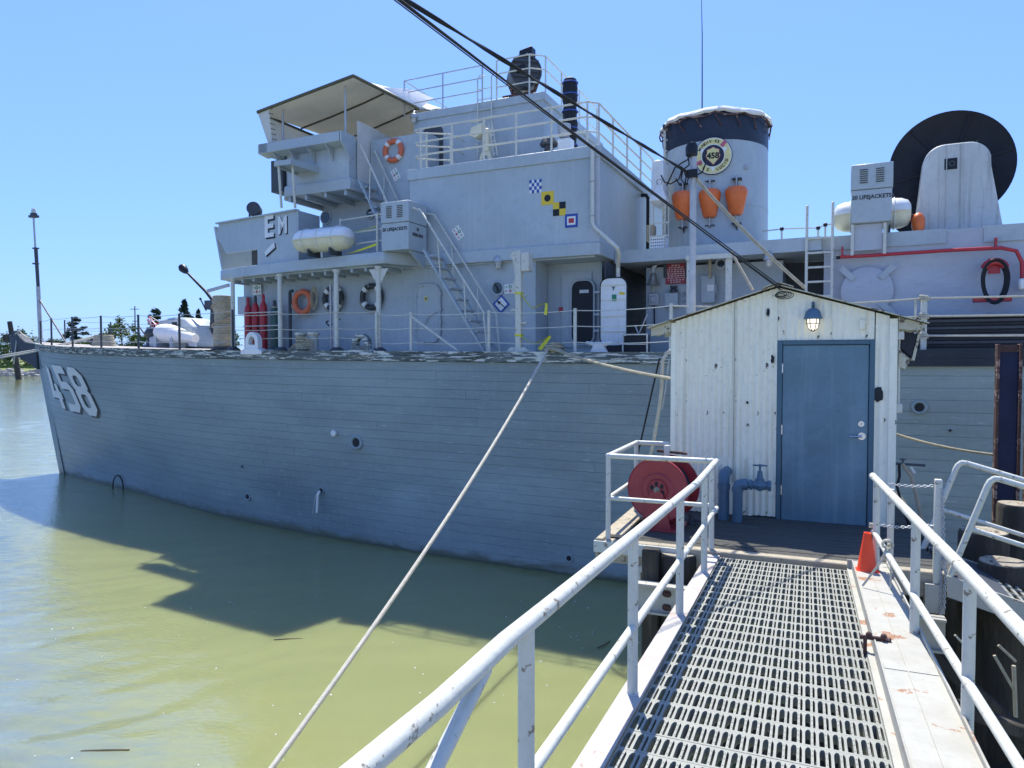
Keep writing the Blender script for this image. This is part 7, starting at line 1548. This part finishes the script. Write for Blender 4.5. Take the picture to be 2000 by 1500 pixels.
build('landing_plate', MB().add([(XR+.02, yB-.02, PZ+.004), (fB.x+.45, yB+.01, rz_(fB.x+.45)+.012), (fB.x+.45, yA, rz_(fB.x+.45)+.012), (XR+.02, yA, PZ+.004), (XR+.02, yB-.02, PZ-.01), (fB.x+.45, yB+.01, rz_(fB.x+.45)), (fB.x+.45, yA, rz_(fB.x+.45)), (XR+.02, yA, PZ-.01)], [(0, 1, 2, 3), (7, 6, 5, 4), (0, 4, 5, 1), (2, 6, 7, 3)]), pipeb_m if False else dgrey_m, rp, DOCK)
k = 0; x = fB.x+.46
while x < xE-.1: build('grate_bar', rbox(x, x+.03, yB-.015, yA+.015, -.02, .0), alu_m, rp, DOCK); x += .075
for yy in (yB+.22, yB+.45, yB+.7): build('grate_rod', rbox(fB.x+.46, xE-.1, yy, yy+.012, -.012, .003), alu_m, rp, DOCK)
def ramp_rail(yv, f, tp, label, mid):
    t = thing('ramp_railing', label, 'railing', (f.x, yv, f.z), DOCK); far_ = tp+Vector((3.0, 0, -3.0*SLP)); d = (tp-f)
    b_ = [f, tp-d.normalized()*.07, tp+Vector((.015, 0, .0)), tp+Vector((.07, 0, -.005))]
    build('leaning_post', MB().tube(b_[:2]+[tp-d.normalized()*.03+Vector((.006, 0, 0))]+[tp+Vector((.03, 0, .0))], .026, 12), rail_m, t, DOCK)
    build('top_rail', MB().tube([tp+Vector((.02, 0, -.002)), tp+Vector((.07, 0, -.006)), far_], .026, 12), rail_m, t, DOCK)
    m0 = f+d*mid; build('mid_rail', MB().tube([m0, m0+Vector((3.0, 0, -3.0*SLP))], .021, 10), rail_m, t, DOCK)
    f2 = f+Vector((1.9, 0, -1.9*SLP)); build('leaning_post', MB().tube([f2, f2+d], .026, 12), rail_m, t, DOCK)
ramp_rail(yB, fB, tB, 'nearer leaning white pipe rail of the side ramp', .5)
tA = DY(1872, 903, yA); fA = tA+(fB-tB); ramp_rail(yA, fA, tA, 'farther leaning white pipe rail of the side ramp', .47)
# hose and tap at the right of the shed
t = thing('dock_hose', 'tan and black hoses hanging from a tap right of the shed', 'hose', (X1+.1, .2, 3.2), DOCK)
a = DY(1762, 906, .15)
build('tap_pipe', MB().cyl((X1, .15, a.z), (X1+.32, .15, a.z-.005), .014, n=8).cyl((X1+.10, .15, a.z), (X1+.10, .15, a.z+.05), .01).cyl((X1+.07, .15, a.z+.05), (X1+.13, .15, a.z+.05), .008, n=6), dgrey_m, t, DOCK)
build('hose', MB().tube([a+Vector((0, 0, 0)), DY(1780, 930, .1), DY(1790, 970, .05), DY(1800, 1015, 0), DY(1812, 1065, 0)], .022, 8), brown_m, t, DOCK); build('hose', MB().tube([a+Vector((-.03, 0, 0)), DY(1757, 930, .1), DY(1752, 950, .05), DY(1765, 1000, .05), DY(1790, 1060, 0)], .014, 8), rubber_m, t, DOCK)
build('nozzle', MB().cyl(DY(1778, 912, .12), DY(1786, 925, .12), .02), rail_m, t, DOCK)

# ---- service pole, cables and ropes
pb = DY(1352, 600, .6); ptop = DY(1350, 292, .6)
t = thing('service_pole', 'tall thin weathered pole with a black weatherhead rising behind the shed roof', 'pole', (pb.x, .6, 3.2), DOCK)
build('shaft', MB().tube([(pb.x, .6, PZ), (pb.x, .6, ptop.z)], .042, 12), galv_m, t, DOCK); build('weatherhead', MB().lathe([(.05, -.12), (.075, -.1), (.08, 0), (.06, .05), (0, .07)], (pb.x-.02, .58, ptop.z+.02), n=14), black_m, t, DOCK)
for z in (ptop.z-.32,): build('bracket', MB().box(pb.x-.07, pb.x+.06, .53, .6, z-.05, z+.05), black_m, t, DOCK)
def W2(px, py, Y): d = ray(px, py); return Vector((0, 0, EYE))+d*(Y/d.y)
pA = DOCK @ Vector((pb.x-.06, .56, ptop.z-.30))
def cablew(px, py, Y, start, sagv, r, label, name='power_cable', tw=0, ph=0):
    e_ = W2(px, py, Y); f = start.lerp(e_, 1); far_ = start+(e_-start)*3.2; pts = sag(start, far_, sagv, 60)
    if tw: pts = [p+Vector((tw*math.cos(i*.9+ph), 0, tw*math.sin(i*.9+ph))) for i, p in enumerate(pts)]
    solo(name, MB().tube(pts, r, 6), rubber_m, label, 'cable', WORLD)
for k, (r, tw) in enumerate(((.010, .0), (.007, .013), (.007, .013))): cablew(822, 4, 5.2, pA, .06, r, ('thickest strand of the black overhead cable running to the service pole', 'thin strand twisted round the thick overhead cable on its left', 'thin strand twisted round the thick overhead cable on its right')[k], tw=tw, ph=k*3.14)
pR = DOCK @ Vector((DY(1525, 566, -.1).x, -.08, DY(1525, 566, -.1).z))
for k, (px, dx) in enumerate(((812, 0), (806, .03), (799, -.03))): cablew(px, -2, 5.0+.1*k, pR+Vector((dx, 0, .02*k)), .10, (.0075, .006, .005)[k], ('upper thin black cable running to the shed ridge', 'middle thin black cable running to the shed ridge', 'lowest thin black cable running to the shed ridge')[k])
a = Vector((pb.x+.02, .6, ptop.z-.36)); b = DY(1572, 562, .2); solo('guy_rope', MB().tube(sag(a, b, .05, 12), .021, 6), rope_m, 'taut tan guy rope from the service pole to the shed roof', 'rope', DOCK)
a = DY(1428, 492, .9); b = DY(1470, 566, .6); solo('guy_rope', MB().tube([a, b], .018, 6), woodl_m, 'short tan stay meeting the shed roof left of the ridge', 'rope', DOCK)
lp = [DY(px, py, .55) for px, py in ((1348, 300), (1344, 325), (1330, 345), (1318, 375), (1300, 388))]
def loop(pxs, label, y=.55, r=.010): solo('service_wire', MB().tube([DY(a_, b_, y) for a_, b_ in pxs], r, 6), rubber_m, label, 'cable', DOCK)
loop(((1348, 296), (1343, 312), (1332, 318), (1318, 328), (1308, 350), (1302, 362)), 'black wire looping from the weatherhead out to the left and down')
loop(((1344, 300), (1346, 322), (1334, 332), (1330, 350), (1340, 362), (1344, 350), (1340, 335), (1330, 325)), 'black wire loop hanging close beside the service pole', .52)
loop(((1291, 342), (1298, 356), (1310, 359), (1326, 350), (1330, 338), (1332, 328)), 'black wire with a splice hanging lowest left of the service pole', .5)
loop(((1320, 349), (1328, 362), (1338, 361), (1340, 345), (1335, 330)), 'short black wire tail curled left of the service pole', .57)
loop(((1356, 345), (1372, 336), (1378, 320), (1376, 308)), 'black wire hooked up to the right of the service pole', .5)
# mooring line from the ship towards the viewer, spring lines by the shed
ps = SHIP @ (edge_px(1074, .0)+Vector((0, -.12, .08))); pe = W2(495, 1500, 6.3); pe2 = ps+(pe-ps)*1.22
solo('mooring_line', MB().tube(sag(ps, pe2, .38, 30), .028, 8), ropew_m, 'long white mooring line slanting down across the hull towards the viewer', 'rope', WORLD)
t = thing('mooring_pile', 'mooring pile low in the water where the long white line ends', 'pile', (pe2.x, pe2.y, 0), WORLD); build('pile', MB().cyl((pe2.x, pe2.y, -2), (pe2.x, pe2.y, max(.4, pe2.z+.1)), .16, n=14), pile_m, t, WORLD)
a = SHIP @ (edge_px(1080, -.12)+Vector((0, -.08, .1))); b = W2(1325, 742, 11.5); solo('spring_line', MB().tube(sag(a, b, .07, 16)+[DOCK @ Vector((-1.0, 2.42, 3.18))], .032, 7), rope_m, 'tan spring line running along the hull side to behind the shed', 'rope', WORLD)
a = W2(1745, 846, 10.8); b = W2(1942, 888, 9.6); solo('spring_line', MB().tube([DOCK @ Vector((.2, 2.45, 3.2))]+sag(a, b, .04, 10), .020, 7), rope_m, 'dark tan line stretched right of the shed to the steel beam', 'rope', WORLD)
hp_ = [W2(1330, 682, 14.7)]+[W2(px, py, 12.2) for px, py in ((1312, 684), (1302, 690), (1294, 705), (1292, 760), (1287, 800), (1276, 865), (1268, 900))]+[W2(1250, 960, 11.2), DOCK @ Vector((-2.15, 1.8, 3.2))]
solo('shore_hose', MB().tube(hp_, .030, 7), ropew_m, 'white shore hose hanging down the hull left of the shed', 'hose', WORLD)
solo('shore_cable', MB().tube([p+Vector((-.1, .02, 0)) for p in [W2(1300, 700, 12.2), W2(1284, 770, 12.2), W2(1266, 850, 12.2), W2(1250, 920, 12.1)]]+[DOCK @ Vector((-2.25, 1.7, 3.18))], .016, 6), rubber_m, 'black shore cable slanting down beside the white hose', 'cable', WORLD)
solo('shore_cable', MB().tube([W2(1307, 700, 12.2), W2(1300, 760, 12.2), W2(1293, 800, 12.2)], .012, 6), galv_m, 'thin grey wire behind the white shore hose', 'cable', WORLD)

# ---- framing and litter under the platform and the ramp
uf = thing('pile_bracing', 'dark crossed timber bracing between the piles under the side ramp', 'bracing', (1.6, -1.2, 0), DOCK)
for p0, p1, w in (((.6, -1.62, 2.6), (2.6, -1.62, .9), .12), ((.6, -1.58, .8), (2.6, -1.58, 2.3), .12), ((.5, -2.3, 2.35), (2.9, -2.3, 1.75), .10), ((1.5, -2.6, -.5), (1.5, -2.6, 1.9), .14), ((2.3, -3.0, -.5), (2.3, -3.0, 1.5), .12), ((1.1, -3.6, -.5), (1.1, -3.6, 1.2), .10)):
    build('brace', MB().bar(p0, p1, w, w), pile_m, uf, DOCK, bev=.01)
build('tie_plank', MB().bar((.9, -3.0, 1.35), (2.8, -3.0, 1.2), .2, .05), pile_m, uf, DOCK)
for k, (px, py, qx, qy, r, mt) in enumerate(((1942, 1280, 1982, 1350, .012, rope_m), (1980, 1300, 1984, 1400, .014, woodl_m), (1950, 1260, 1984, 1292, .010, rope_m), (1865, 1240, 1880, 1256, .008, ropew_m))):
    solo('loose_batten', MB().cyl(DY(px, py, -2.9), DY(qx, qy, -2.9), r, n=6), mt, ('thin pale stick leaning in the dark under the side ramp', 'upright pale wood sliver in the dark under the side ramp', 'thin pale stick above the others in the dark under the ramp', 'tiny white sliver near the bearer beam end in the dark')[k], 'stick', DOCK)

q = W2(28, 680, 190); solo('leaning_pile', MB().tube([(q.x+1.1, 190, -1), (q.x, 190, 8), (q.x-1.1, 190, W2(20, 628, 190).z)], [.75, .7, .6], 10).box(q.x-2.0, q.x+1.0, 188.6, 188.9, 10, 12), pile_m, 'thin dark leaning pile standing off the bow tip', 'pile', WORLD)
